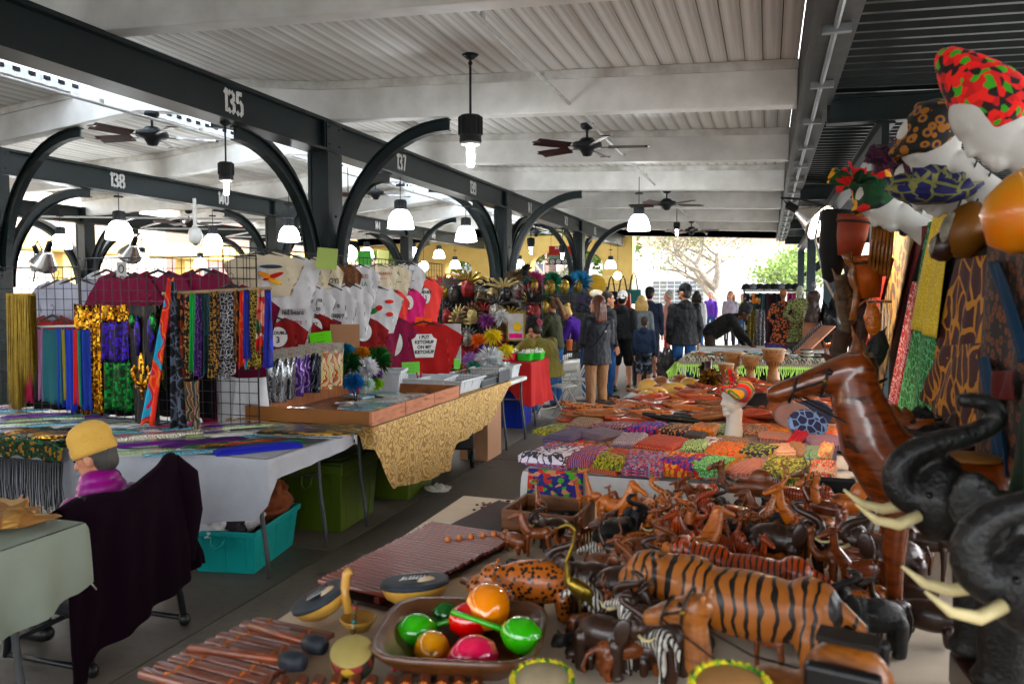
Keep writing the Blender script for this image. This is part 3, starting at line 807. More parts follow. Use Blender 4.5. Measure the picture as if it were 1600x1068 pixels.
def hang(label, cat, p0, p1, L, m, fold=.02, nf=5, name='hanging_scarf', group=None, bottom=1., slack=0., seed=0, kick=(0, 0), parent=None, slant=0., n=None, fringe=None, cut=0.):
    """cloth hung between two top points; hangs down L with vertical folds; bottom = width ratio at the hem"""
    p0, p1 = Vector(p0), Vector(p1); c = (p0+p1)/2; a = (p1-p0); W = a.length; a.normalize(); nrm = Vector((a.y, -a.x, 0)).normalized()
    r = random.Random(seed*7+int(abs(p0.x*991+p0.y*377+p0.z*91))); ph = r.uniform(0, 6); ph2 = r.uniform(0, 6)
    mb = MB(); nu = n or max(8, nf*6)
    def fn(u, v):
        wv = 1+(bottom-1)*v
        s = (u-.5)*W*wv
        d = fold*(.35+.65*v)*math.sin(u*nf*2*PI+ph+v*1.2)+fold*.5*math.sin(u*nf*3.7+ph2+v*2)
        q = a*(s+slant*v*L)+nrm*(d+slack*v*v)
        z = -v*L*(1+cut*(u-.5))-.015*math.sin(u*PI)*(1-v)+.01*math.sin(u*9+ph)*v
        return (q.x+kick[0]*v, q.y+kick[1]*v, z)
    mb.grid(fn, nu, 14)
    mb.v = mb.v
    o = mb.build(name, m, parent, True, loc=c)
    sd_ = o.modifiers.new('thick', 'SOLIDIFY'); sd_.thickness = .003
    tag(o, label, cat, group)
    if fringe:
        fb = MB(); k = int(W*bottom/.012)
        for i in range(k):
            u = (i+.5)/k; x, y, z = fn(u, 1.); l = fringe[0]*r.uniform(.8, 1.1)
            fb.tube([(x, y, z+.01), (x+r.uniform(-.004, .004), y, z-l*.5), (x+r.uniform(-.01, .01), y+r.uniform(-.006, .006), z-l)], .0018, 3, False)
        fb.build('fringe', fringe[1], o, kind='stuff')
    return o
def pad_mesh(w, d, h, seed=0, puff=.5, layers=0, nu=14, nv=10):
    """folded cloth / packet: rounded soft slab sitting on z=0, layered front edge"""
    r = random.Random(seed); mb = MB(); o = Vector((r.uniform(0, 9), r.uniform(0, 9), 0))
    def top(u, v):
        x, y = (u-.5)*w, (v-.5)*d
        e = max(0, 1-abs(2*u-1)**16)*max(0, 1-abs(2*v-1)**16)
        z = h*(.62+.38*e**.5)+puff*h*.3*noise.noise(Vector((x*9, y*9, 0))+o)
        return (x, y, max(.002, z))
    mb.grid(top, nu, nv)
    N = nu; per = [(i, 0) for i in range(nu)]+[(nu, j) for j in range(nv)]+[(i, nv) for i in range(nu, 0, -1)]+[(0, j) for j in range(nv, 0, -1)]
    vs = []; K = len(per); rows = max(2, layers*2)
    for q in range(rows+1):
        t = q/rows
        for i, j in per:
            x, y, z = top(i/nu, j/nv); f = 1-(.03 if q % 2 else 0)
            vs.append((x*f, y*f, z*(1-t)))
    mb._add(vs, [(q*K+i, (q+1)*K+i, (q+1)*K+(i+1) % K, q*K+(i+1) % K) for q in range(rows) for i in range(K)])
    mb._add([(-w/2, -d/2, .0005), (w/2, -d/2, .0005), (w/2, d/2, .0005), (-w/2, d/2, .0005)], [(0, 1, 2, 3)])
    return mb.mesh('pad', True)
PADS = [pad_mesh(1, .7, .14, i, .6, 2) for i in range(5)]
def tub(name, label, c, d, h, m, rot=0., lid=None, handle=True, group=None, open_=True):
    """plastic storage tote: tapered walls with rim, ribs and clip handles"""
    t = thing(name, label, 'storage bin', (c[0], c[1], c[2] if len(c) > 2 else 0), rot, group)
    w_, l_ = d; mb = MB(); th = .006
    for s, (ax, half, len_) in {0: ('x', w_/2, l_), 1: ('y', l_/2, w_)}.items():
        pass
    def ring(w2, l2, z): return [(-w2/2, -l2/2, z), (w2/2, -l2/2, z), (w2/2, l2/2, z), (-w2/2, l2/2, z)]
    k = .86
    rs = [ring(w_*k, l_*k, 0), ring(w_*.97, l_*.97, h*.86), ring(w_*1.03, l_*1.03, h*.865), ring(w_*1.04, l_*1.04, h), ring(w_*.96, l_*.96, h), ring(w_*.95, l_*.95, h*.86), ring(w_*(k-.02), l_*(k-.02), .012)]
    vs = [p for r_ in rs for p in r_]
    fs = [(i*4+j, i*4+(j+1) % 4, (i+1)*4+(j+1) % 4, (i+1)*4+j) for i in range(6) for j in range(4)]+[(3, 2, 1, 0), (24, 25, 26, 27)]
    mb._add(vs, fs)
    body = mb.build('body', m, t, bevel=.012)
    rb = MB()
    for s in (-1, 1):
        for q in (-.32, 0, .32):
            rb.bar((q*w_*.9, s*l_*k/2, .02), (q*w_, s*l_*.485, h*.84), .02, .008, (0, s, 0))
            rb.bar((s*w_*k/2, q*l_*.9, .02), (s*w_*.485, q*l_, h*.84), .02, .008, (s, 0, 0))
    rb.build('rib_row', m, t, kind='stuff')
    if handle:
        for s in (-1, 1): MB().tube([(-.05, s*l_*.51, h*.9), (-.05, s*(l_*.51+.02), h*.72), (-.02, s*(l_*.51+.022), h*.62), (.02, s*(l_*.51+.022), h*.7), (.03, s*l_*.51, h*.9)], .01, 6).build('handle', m, t, True)
    if lid: MB().box((0, 0, h+.012), (w_*1.05, l_*1.05, .03)).box((0, 0, h+.035), (w_*.9, l_*.9, .016)).build('lid', lid, t, bevel=.008)
    return t
def burst(label, cat, c, r_, m, n=160, name='feather_bunch', length=1., seed=0, thin=.006, up=.4, m2=None, parent=None, group=None):
    """feathers or tinsel spraying out of one point"""
    rr = random.Random(seed); mb = MB()
    for i in range(n):
        d = Vector((rr.gauss(0, 1), rr.gauss(0, 1), rr.gauss(0, 1)+up)).normalized()
        L = r_*rr.uniform(.6, 1.1)*length; s = d.cross(Vector((rr.random(), rr.random(), rr.random()))).normalized()*thin*rr.uniform(.7, 1.6)
        b = d*L*.6+Vector((0, 0, .0)); e = d*L+Vector((0, 0, -L*.18))
        if m2: mb.cur = rr.choice((0, 1))
        mb._add([d*L*.1, b-s, b+s, e], [(0, 1, 3), (0, 3, 2)])
    mb.cur = 0; mb.ball((0, 0, 0), r_*.3, n=8, k=6)
    o = mb.build(name, [m, m2] if m2 else m, parent, loc=c)
    if label: tag(o, label, cat, group)
    return o
def crumple(w, d, h, seed=0, n=16):
    r = random.Random(seed); mb = MB(); o = Vector((r.uniform(0, 99),)*3)
    def fn(u, v):
        a = u*2*PI; b = v*PI
        q = Vector((math.sin(b)*math.cos(a), math.sin(b)*math.sin(a), math.cos(b)))
        k = 1+.35*noise.noise(q*1.6+o)+.28*noise.noise(q*4.2+o)+.14*noise.noise(q*9+o)
        return (q.x*w/2*k, q.y*d/2*k, max(0, (q.z*.5+.45)*h*k))
    mb.grid(fn, n*2, n); return mb.mesh('crumple', True)
def packet(label, c, w, h, m, head, tilt=0., rz=0., name='hanging_packet', group=None):
    """cellophane bag with a card header"""
    t = thing(name, label, 'packet', c, (tilt, 0, rz), group)
    rr = random.Random(int(abs(c[0])*1e4)); ph = rr.uniform(0, 6)
    mb = MB()
    def fn(u, v, s=1): return ((u-.5)*w*(1-.12*v*v), s*(.004+.02*math.sin(u*PI)*math.sin(min(1, v*1.3)*PI*.9)+.006*math.sin(u*14+ph+3*v)), -v*h)
    mb.grid(lambda u, v: fn(u, v), 12, 12); mb.grid(lambda u, v: fn(u, v, -1), 12, 12)
    mb.build('bag', m, t, True)
    MB().box((0, 0, .02), (w*1.03, .006, h*.28)).build('header_card', head, t)
    return t
gold = pattern('gold sequins', 'glit', ['a8741c', 'e8c060', '6a4410', 'd09a30', '40280a'], 75, rough=.28, metal=.9)
green_s = pattern('green sequins', 'glit', ['0a5a28', '128a3c', '06351a', '0d4020'], 60, rough=.28, metal=.75)
purple_s = pattern('purple sequins', 'glit', ['2a1460', '4a22a0', '180c3a'], 60, rough=.3, metal=.7)
goldgreen = pattern('green and gold sequins', 'glit', ['06301a', '0a4a20', '8a6a20', '061a10'], 60, rough=.3, metal=.8)
m_wire = mat('black coated wire', (.012, .012, .013), .4)
m_fringe_k = mat('black fringe', (.012, .012, .014), .8)
def wire_panel(label, p0, p1, z0, z1, step=.076, name='gridwall_rack', m=None, cat='wire rack'):
    p0, p1 = Vector((*p0, 0)), Vector((*p1, 0)); L = (p1-p0).length; d = (p1-p0)/L
    t = thing(name, label, cat, (p0.x, p0.y, 0), math.atan2(d.y, d.x))
    mb = MB()
    k = int(L/step)
    for i in range(k+1): mb.cyl((i*L/k, 0, z0), (i*L/k, 0, z1), .0028 if 0 < i < k else .006, n=5)
    mb.build('upright_wires', m or m_wire, t, kind='stuff'); mb = MB()
    k = int((z1-z0)/step)
    for i in range(k+1): mb.cyl((0, .004, z0+(z1-z0)*i/k), (L, .004, z0+(z1-z0)*i/k), .0028 if 0 < i < k else .006, n=5)
    mb.build('level_wires', m or m_wire, t, kind='stuff')
    return t
def shirt_mesh(w=.5, h=.6, sleeve=.16, seed=0, long=False, flare=1.05):
    """t-shirt hung flat: body, sleeves, neck opening; about 5 cm thick"""
    r = random.Random(seed); a = w/2; s = sleeve
    o = [(-.09, h), (-.07, h-.035), (0, h-.055), (.07, h-.035), (.09, h), (a*.86, h-.045), (a+s*.85, h-.17-(.2 if long else 0)), (a+s*.5, h-.26-(.2 if long else 0)), (a*.84, h-.18), (a*.9, h*.4), (a*.93*flare, 0), (0, -.008), (-a*.93*flare, 0), (-a*.9, h*.4), (-a*.84, h-.18), (-a-s*.5, h-.26-(.2 if long else 0)), (-a-s*.85, h-.17-(.2 if long else 0)), (-a*.86, h-.045)]
    bm = bmesh.new(); vs = [bm.verts.new((x, 0, z-h)) for x, z in o]; f = bm.faces.new(vs)
    bmesh.ops.triangulate(bm, faces=[f]); bmesh.ops.subdivide_edges(bm, edges=bm.edges, cuts=3, use_grid_fill=True)
    bmesh.ops.subdivide_edges(bm, edges=[e for e in bm.edges if e.calc_length() > .05], cuts=1)
    front = list(bm.verts); ph = r.uniform(0, 6)
    bound = {v for e in bm.edges if e.is_boundary for v in e.verts}
    def wav(x, z): return .010*abs(math.sin(x*11+ph+z*1.5))*(.2+abs(z)*1.3)+.004*math.sin(x*37+z*9+ph)+.005*noise.noise(Vector((x*12, z*12, ph)))
    g = bmesh.ops.duplicate(bm, geom=bm.verts[:]+bm.edges[:]+bm.faces[:])
    bk = [v for v in g['geom'] if isinstance(v, bmesh.types.BMVert)]
    for v in front: v.co.y = -.004+wav(v.co.x, v.co.z)
    bset = set(bk); bnd2 = {v for e in bm.edges if e.is_boundary and e.verts[0] in bset for v in e.verts}
    for v in bk: v.co.y = .003+wav(v.co.x, v.co.z)
    me = bpy.data.meshes.new('shirt'); bm.to_mesh(me); bm.free()
    me.polygons.foreach_set('use_smooth', [True]*len(me.polygons)); return me
SH = [shirt_mesh(seed=i) for i in range(4)]; BABY = [shirt_mesh(.34, .42, .14, seed=9), shirt_mesh(.36, .46, .13, seed=4, flare=1.2)]
LONG = shirt_mesh(.5, .55, .2, 6, True)
m_hang = mat('black plastic hanger', (.014, .014, .015), .4)
def hanger(parent, w=.36, m=None):
    mb = MB(); mb.tube([(-w/2, 0, -.06), (-w/4, 0, -.03), (0, 0, 0), (w/4, 0, -.03), (w/2, 0, -.06)], [.008, .01, .012, .01, .008], 6)
    mb.tube([(0, 0, 0), (0, 0, .03), (.02, 0, .05), (.02, 0, .07), (0, 0, .085), (-.015, 0, .075)], .0025, 5)
    return mb.build('hanger', m or m_hang, parent)
m_ink = mat('black print', (.02, .02, .022), .8); m_wprint = mat('white print', (.75, .75, .75), .8)
def shirt(label, c, m, rz=0., sx=1., sz=1., mesh=None, pr=None, tilt=0., yaw=0., group='t-shirts hung over the packet tray', cat='t-shirt'):
    t = thing('t_shirt', label, cat, c, (0, yaw, rz), group, (sx, 1, sz))
    b = put('shirt_body', mesh or rnd.choice(SH), m, t, objmat=True)
    hanger(t)
    if pr:
        pr(b)
        for c_ in b.children: c_.location.y += .017; c_.location.x += .065*(c_.name[:10] in ('print_line', 'print_patc') and 'ketchup' not in label)
    return t
def disc_print(word, num, r_=.105, z=-.22, x=0.):
    def f(b):
        o = MB().cyl((x, -.034, z), (x, -.037, z), r_*1.08, n=28).build('print_ring', m_ink, b)
        MB().cyl((x, -.037, z), (x, -.040, z), r_, n=28).build('print_disc', m_wprint, b)
        text(word, .052, m_ink, b, (x, -.0415, z+.045), (R(90), 0, 0), 'print_word', bold=.0018, sx=1.05)
        if num: text(num, .1, m_ink, b, (x, -.0415, z-.035), (R(90), 0, 0), 'print_number', bold=.002)
    return f
def lines_print(lines, cols, z0=-.17, sz=.03, x=0.):
    def f(b):
        for i, (l, c) in enumerate(zip(lines, cols)):
            text(l, sz, mat('print '+c, srgb(c), .8, var=.2), b, (x, -.037, z0-i*sz*1.25), (R(90), 0, 0), 'print_line', bold=.0008)
    return f
def patch_print(shapes):
    """flat printed colour patches: (x, z, w, h, rot, colour)"""
    def f(b):
        for x, z, w_, h_, ro, c in shapes:
            mb = MB(); mb.ball((0, 0, 0), (w_/2, .0025, h_/2), n=12, k=8)
            mb.build('print_patch', mat('print '+c, srgb(c), .8, var=.3, vs=30), b, True, loc=(x, -.036, z), rot=(0, ro, 0))
    return f
def hx(px, Y): return ony(px, 500, Y).x
def hz(px, py, Y): return ony(px, py, Y).z
# ============================================================ LEFT STALL: SCARF TABLE
folding_table('scarf_table', 'long folding table of scarves under a white cloth, with bent grey legs', -7.1, -2.72, 3.84, 4.68, .745, m=m_tlegs, inset=.1)
cl = cloth_cover(-7.2, -2.66, 3.79, 4.74, .75, (.3, .13, .40, .1), m_cloth, seed=3, ripple=.02, dropf=lambda x, y, d: d*(1+.12*math.sin(x*3)) if y < 3.85 else d*(1-.25*(y-3.8)))
tag(cl, 'white cloth draped over the scarf table, hanging low at the front corner', 'tablecloth')
# wire racks standing on the table
wy = 4.66
wire_panel('tall black wire rack right behind the scarf table, magenta shirts behind it', (hx(125, wy), wy), (hx(402, wy), wy), .75, 1.93)
wire_panel('black wire rack behind the hanging plain scarves at the left', (hx(30, wy)-.4, wy+.02), (hx(124, wy), wy+.02), .75, 1.87)
wire_panel('white wire rack at the left edge behind the dark column', (-8.4, 5.6), (-6.9, 5.5), .75, 1.72, m=m_conduit)
# rail of printed scarves
rail = tag(MB().cyl(ony(254, 459, 4.42), ony(424, 450, 4.42), .011, n=8).build('wooden_rail', mat('pale wood rod', (.42, .30, .17), .6, 0, .3, 12, .1)), 'pale wooden rod holding the row of printed scarves', 'rail')
prints = {
 'brown leopard': pattern('leopard cloth', 'rosette', ['b98a4c', '1d120a', '5e3a1a'], 45),
 'black and gold': pattern('black gold cloth', 'net', ['a8842c', '121010'], 30, dist=(4, .05)),
 'bright green': mat('bright green cloth', (.02, .36, .09), .8, 0, .15),
 'purple paisley': pattern('purple paisley', 'wavy', ['4a0f6a', '2d0844', '9a6ab8', '3a0c58'], 9, dist=(8, .1)),
 'dark teal': pattern('teal cloth', 'wavy', ['0c3d42', '0a2c30', '16606a', '0c3d42'], 6),
 'black and white': pattern('grey paisley', 'net', ['b0acb0', '18181c'], 38, dist=(9, .08)),
 'brown': pattern('brown striped silk', 'wavy', ['6a4420', 'a87838', '2a170a'], 7),
 'rust and navy': pattern('rust navy silk', 'cells', ['8a3a18', '14204a', 'c08030', '1a1418'], 18),
 'orange, pink and turquoise': pattern('orange turquoise silk', 'wavy', ['e0481a', 'e8801c', 'c81c5a', '38a8c8'], 3, dist=(3, .2)),
 'olive gold': pattern('olive gold lace', 'net', ['b09a20', '2c2a0c'], 42, dist=(8, .05)),
 'coral and green floral': pattern('coral floral silk', 'cells', ['d0403c', '1c6a4c', 'e89c88', 'd8c8b8', 'c81c2c'], 16, dist=(5, .12)),
 'royal blue': pattern('royal blue silk', 'wavy', ['0c2c90', '0a2470', '183cb0'], 3),
}
RX0, RX1 = hx(280, 4.42), hx(418, 4.42)
rail_list = [(0, 'rust and navy', .60, .075), (.075, 'brown leopard', .62, .06), (.15, 'bright green', .58, .07), (.235, 'purple paisley', .62, .085), (.33, 'dark teal', .60, .085), (.42, 'black and gold', .62, .07),
             (.49, 'brown leopard', .57, .085), (.585, 'black and white', .63, .11), (.69, 'black and white', .6, .075), (.76, 'brown', .52, .07), (.83, 'orange, pink and turquoise', .56, .085), (.925, 'royal blue', .5, .06), (.975, 'olive gold', .56, .12), (1.09, 'coral and green floral', .45, .08), (1.17, 'royal blue', .56, .09)]
seen = {}
for i, (x, k, L, wd) in enumerate(rail_list):
    X = RX0+(RX1-RX0)*(x+.03)/1.2; z = hz(350, 458, 4.42)+.03*x; L *= .92; wd *= .72
    seen[k] = seen.get(k, 0)+1
    lab = k+' printed scarf on the wooden rod' + {('brown leopard', 2): ', the one beside the black and white scarves', ('black and white', 2): ', the right one of the two', ('black and white', 1): ', the left one of the two', ('brown leopard', 1): ', left of the green scarf', ('royal blue', 2): ', at the right end', ('royal blue', 1): ', beside the olive gold one'}.get((k, seen[k]), '')
    hang(lab, 'scarf', (X-wd*.35, 4.42, z), (X+wd*.35, 4.42+rnd.uniform(-.02, .02), z), L, prints[k], .022, 2, group='scarves on the wooden rod', bottom=1.45, slant=rnd.uniform(-.03, .01), seed=i)
# the two big silk scarves tied to the rack
hang('long orange and turquoise silk scarf tied to the wire rack, slanting down to the table', 'scarf', (hx(263, 4.4), 4.4, 1.78), (hx(272, 4.4), 4.4, 1.78), .98, prints['orange, pink and turquoise'], .02, 2, bottom=2.3, slant=-.14, seed=40, kick=(0, -.1))
hang('dark navy silk scarf with a grey print beside the orange one', 'scarf', (hx(271, 4.4), 4.38, 1.76), (hx(279, 4.4), 4.38, 1.76), .98, pattern('navy grey silk', 'net', ['6a7080', '0c1420'], 14, dist=(4, .15)), .025, 3, bottom=2.6, slant=.01, seed=41)
hang('folded brown and teal bordered silk scarf hanging under the printed row', 'scarf', (hx(280, 4.4), 4.4, 1.12), (hx(310, 4.4), 4.4, 1.08), .30, pattern('brown teal silk', 'wavy', ['6b4a2c', 'a88a60', '123840'], 8), .02, 2, bottom=.9, seed=42, cut=.5)
hang('pink and grey silk scarf low on the wire rack', 'scarf', (hx(278, 4.4), 4.42, .95), (hx(304, 4.4), 4.42, .97), .17, pattern('pink grey silk', 'wavy', ['b05078', '9a9490', '3a2030'], 6), .02, 2, bottom=.7, seed=43)
# sequin cloths on the rack
sq = [(117, 157, 474, 645, gold, 'gold sequin cloth hanging full length on the wire rack', 7),
      (156, 198, 474, 502, gold, 'short gold sequin band above the purple sequin cloth', 5), (158, 200, 500, 566, purple_s, 'dark purple sequin cloth between the gold band and green cloth', 4),
      (160, 205, 562, 640, green_s, 'green sequin cloth hanging lowest, below the purple one', 4), (236, 256, 474, 610, goldgreen, 'narrow green and gold sequin strip right of the sequin vest', 3)]
for i, (a, b, c, d, m, l, nf) in enumerate(sq):
    Y = 4.5-.012*i; hang(l, 'sequin cloth', ony(a, c, Y), ony(b, c, Y), hz(a, c, Y)-hz(a, d, Y), m, .014, nf, name='sequin_cloth', group='sequin cloths on the wire rack', seed=i)
# carnival coloured sequin vest with fleur de lis
vt = thing('sequin_vest', 'black vest with purple and green sequins and a gold fleur de lis', 'costume', ony(224, 475, 4.4))
put('cloth', bpy.data.objects[hang('x', 'x', (0, 0, 0), (.22, 0, 0), .82, goldgreen, .012, 3, seed=9).name].data, pattern('black sequins', 'glit', ['08080a', '0c2414', '140a24', '0a0a0c', '2a1c08'], 60, rough=.35, metal=.5), vt, objmat=True)
bpy.data.objects.remove([o for o in bpy.data.objects if o.get('label') == 'x'][0])
for x, z, h_, m in ((-.04, -.12, .28, purple_s), (.07, -.1, .26, purple_s), (-.08, -.02, .1, green_s), (.09, -.03, .16, green_s)): MB().ball((0, 0, 0), (.03, .012, h_/2), n=10, k=8).build('sequin_patch', m, vt, True, loc=(x, -.02, z-.1))
fd = MB(); fd.ball((0, 0, .06), (.024, .01, .09), n=10, k=8); fd.tube([(0, 0, -.03), (-.045, 0, .0), (-.07, 0, .05), (-.05, 0, .075), (-.035, 0, .055)], [.012, .016, .016, .01, .006], 8); fd.tube([(0, 0, -.03), (.045, 0, .0), (.07, 0, .05), (.05, 0, .075), (.035, 0, .055)], [.012, .016, .016, .01, .006], 8)
fd.box((0, 0, -.03), (.09, .02, .02)); fd.tube([(0, 0, -.03), (0, 0, -.1)], [.016, .004], 8); fd.build('fleur_de_lis', gold, vt, True, loc=(.0, -.035, -.52), scale=(1.1, 1, 1.3))
# left: plain scarves on a rail
MB().cyl(ony(28, 511, 4.5), ony(118, 509, 4.5), .008, n=6).build('scarf_rod', m_conduit, None, label='thin white rod holding the plain coloured scarves', cat='rail')
plain = [('crimson', (.35, .01, .07), .09, .60), ('black', (.02, .015, .02), .10, .57), ('mauve pink', (.35, .16, .27), .09, .58), ('dark teal', (.02, .12, .14), .20, .60), ('blue', (.015, .06, .33), .08, .62), ('yellow olive', (.35, .3, .06), .04, .56), ('royal blue', (.01, .05, .35), .1, .66), ('red', (.5, .02, .02), .07, .6), ('sea green', (.05, .3, .2), .04, .6), ('deep blue', (.012, .05, .28), .11, .64)]
x = hx(33, 4.47)
PZ = hz(70, 511, 4.47)
for i, (k, c, wd, L) in enumerate(plain):
    wd *= .95
    hang(k+' plain scarf on the thin white rod at the left', 'scarf', (x, 4.47, PZ), (x+wd, 4.47, PZ), L*.92, mat(k+' plain cloth', c, .8, 0, .25, 2), .012, 2, group='plain scarves at the left', seed=60+i, bottom=1.05); x += wd*.70
# gold tinsel on the column
fr = MB(); rr = random.Random(5)
for i in range(420):
    x0 = rr.uniform(hx(16, 4.45), hx(52, 4.45)); y0 = 4.45+rr.uniform(-.03, .03); L = rr.uniform(.75, .95) if x0 < hx(32, 4.45) else rr.uniform(.5, .7)
    fr._add([(x0, y0, 1.66), (x0+.006, y0, 1.66), (x0+.003+rr.uniform(-.02, .02), y0-.02, 1.66-L)], [(0, 1, 2)])
    fr._add([(x0, y0, 1.66), (x0, y0+.006, 1.66), (x0+rr.uniform(-.02, .02), y0, 1.66-L)], [(0, 1, 2)])
fr.box((hx(34, 4.45), 4.45, 1.665), (.25, .03, .02))
fr.build('gold_tinsel', mat('old gold tinsel', (.34, .24, .05), .35, .6, .3, 20), None, label='curtain of old gold tinsel strands hanging at the far left', cat='tinsel')
# clothes behind the racks
mag = mat('magenta jersey', (.27, .010, .08), .85, 0, .3, 5); wht = mat('white jersey', (.62, .62, .64), .85, 0, .2, 5); red_ = mat('red jersey', (.27, .008, .012), .85, 0, .3, 5)
crm = mat('cream jersey', (.62, .56, .44), .85, 0, .1); crl = mat('coral jersey', (.72, .10, .09), .85, 0, .1); pnk = mat('pink jersey', (.62, .05, .22), .85, 0, .1); grys = mat('grey white knit', (.4, .4, .46), .9, 0, .2)
for i, (X, z, m, l) in enumerate(((hx(195, 4.95), 1.84, mag, 'left magenta shirt hanging behind the wire rack'), (hx(240, 4.95), 1.85, mag, 'middle magenta shirt hanging behind the wire rack'), (hx(302, 4.95), 1.86, mag, 'right magenta shirt behind the tall wire rack, above the rod'), (hx(362, 4.95), 1.74, mag, 'magenta shirt lower than the others behind the right end of the rod'),
     (hx(112, 4.95), 1.80, grys, 'greyish white shirt behind the left wire rack'), (hx(72, 4.95), 1.78, grys, 'greyish white shirt farthest left behind the wire rack'), (hx(82, 4.95), 1.5, red_, 'red shirt hanging low behind the plain scarves'), (hx(345, 4.9), 1.22, mag, 'magenta shirt low behind the bare wires of the rack'), (hx(150, 4.95), 1.86, wht, 'white shirt between the grey and the magenta ones'))):
    shirt(l, (X, 4.95+.06*(i % 3), z), m, rz=rnd.uniform(-.1, .1), sx=1.05, mesh=LONG if i < 3 else SH[i % 4], group='shirts behind the wire racks')
hang('white cloth hanging behind the bare wires near the table', 'cloth', (hx(335, 4.85), 4.85, 1.08), (hx(415, 4.85), 4.85, 1.08), .35, wht, .03, 4)
hang('dark cloth hanging behind the sequin cloths and plain scarves', 'cloth', (hx(20, 4.8), 4.8, 1.36), (hx(335, 4.8), 4.8, 1.36), .6, mat('very dark cloth', (.015, .012, .016), .9, spec=.1), .03, 9, name='backing_cloth')  # added sheet, keeps the bright outdoors from showing through the rack
# small price card on the rack
pc = MB().box((0, 0, 0), (.09, .004, .1)).build('price_card', mat('white card', (.6, .6, .58), .8), None, loc=ony(190, 420, 4.62), label='small white card with a hand drawn ring on top of the rack', cat='price card')
MB().tube([(.022*math.cos(a*PI/6), -.004, .028*math.sin(a*PI/6)) for a in range(13)], .004, 5).build('ring_mark', m_ink, pc)
# scarves lying on the table
flat = [((205, 690), 'silvery white', (.5, .5, .5)), ((250, 684), 'pale green', (.3, .4, .2)), ((285, 680), 'cream', (.55, .5, .4)), ((330, 672), 'rose and grey', (.35, .15, .2))]
def flat_scarf(label, px, py, L, W, m, ang, name='folded_scarf', h=.02, z=.752, group='scarves lying on the scarf table'):
    p = onz(px, py, z)
    o = put(name, rnd.choice(PADS), m, None, p, ang, (L, W/.7, h/.14), objmat=True); tag(o, label, 'scarf', group); return o
cello = [pattern('silver packet', 'wavy', ['d0d2d4', '787c80', 'f4f4f8', 'b0b4b8'], 6, rough=.15, metal=.2, coat=1., dist=(5, .3)), pattern('multi packet', 'wavy', ['d8d0b8', '7aa0b0', 'b05060', '708040', 'f0ece0'], 5, rough=.18, coat=1., dist=(4, .2)), pattern('green packet', 'wavy', ['80a850', 'e8e8d8', '3a6a40', 'c0c8b0'], 6, rough=.18, coat=1., dist=(4, .2)), pattern('blue packet', 'wavy', ['2c7a9a', 'b0d8e0', '2a3c70', '70b8c0'], 6, rough=.18, coat=1., dist=(4, .2))]
fl_ = [(20, 642, 'blue packet', 3, .5), (60, 636, 'multicoloured packet', 1, .5), (30, 664, 'silvery packet', 0, .5), (75, 655, 'greenish packet', 2, .5), (120, 650, 'teal and silver packet', 3, .45), (200, 676, 'silver striped packet', 0, .42), (232, 684, 'multicoloured striped packet', 1, .42), (262, 670, 'pale blue packet', 3, .42), (278, 690, 'green and white packet', 2, .42), (305, 676, 'white and rose packet', 1, .42), (345, 664, 'silvery clear packet', 0, .4)]
for i, (px, py, k, mi, L) in enumerate(fl_):
    flat_scarf(k+' of scarf lying on the table, '+('at the far left' if px < 130 else 'right of the yellow hat'), px, py, L, .14, cello[mi], R(38)+rnd.uniform(-.1, .1), h=.018, z=.752+.004*(i % 3))
for px, py, k, m, L, W in ((318, 694, 'dark purple', mat('dark purple velvet', (.10, .015, .16), .5, 0, .4, 20), .5, .1), (350, 698, 'green striped', mat('green velvet', (.03, .13, .05), .6), .5, .07), (368, 697, 'gold sequinned', gold, .46, .08), (383, 700, 'dark brown', mat('dark brown velvet', (.03, .02, .012), .6), .48, .08),
                           (404, 703, 'bright blue', mat('bright blue cloth', (.01, .03, .42), .6), .5, .12), (400, 697, 'bright orange red', mat('orange red cloth', (.6, .05, .015), .7), .42, .05), (418, 697, 'green and purple edged', mat('green purple cloth', (.04, .2, .1), .6, 0, .5, 20), .46, .04)):
    flat_scarf(k+' scarf laid out near the right corner of the scarf table', px, py, L, W, m, R(50), h=.028)
for i in range(4):
    flat_scarf('black and gold sequin packet in the pile before the wooden tray, '+['topmost', 'second from top', 'third from top', 'lowest'][3-i], 478+3*i, 676-1.2*i, .6, .33, [cello[0], goldgreen, cello[0], pattern('gold green blocks', 'cells', ['0a0a0a', 'b08a20', '1a4a20', '101010'], 14, rough=.35, metal=.4)][i], R(4+3*i), h=.02, z=.752+.018*i, name='sequin_packet')
for i in range(46):
    f = i/46; px = 8+410*f+rr.uniform(-8, 8); py = [652, 666, 680, 694][i % 4]+(14 if px > 150 else 0)-(16 if px < 110 else 0)
    if px < 190 and py > 684: continue
    if px > 300 and py > 690: continue
    c = i % 7; flat_scarf(['silver', 'multicoloured', 'greenish', 'bluish', 'rose', 'purple', 'white'][c]+' packet in the layer of scarves, %s of the scarf table' % ('left end' if px < 120 else 'middle' if px < 280 else 'right half')+(', back' if py < 672 else ', front'), px, py, .44, .075, cello[c] if c < 4 else [mat('rose satin', (.42, .08, .16), .35), mat('purple satin', (.16, .03, .26), .35), mat('white satin', (.62, .6, .58), .35)][c-4], R(42)+rnd.uniform(-.12, .12), h=.016, z=.754+.005*(i % 3), name='scarf_packet', group='packets lying in a layer on the scarf table')
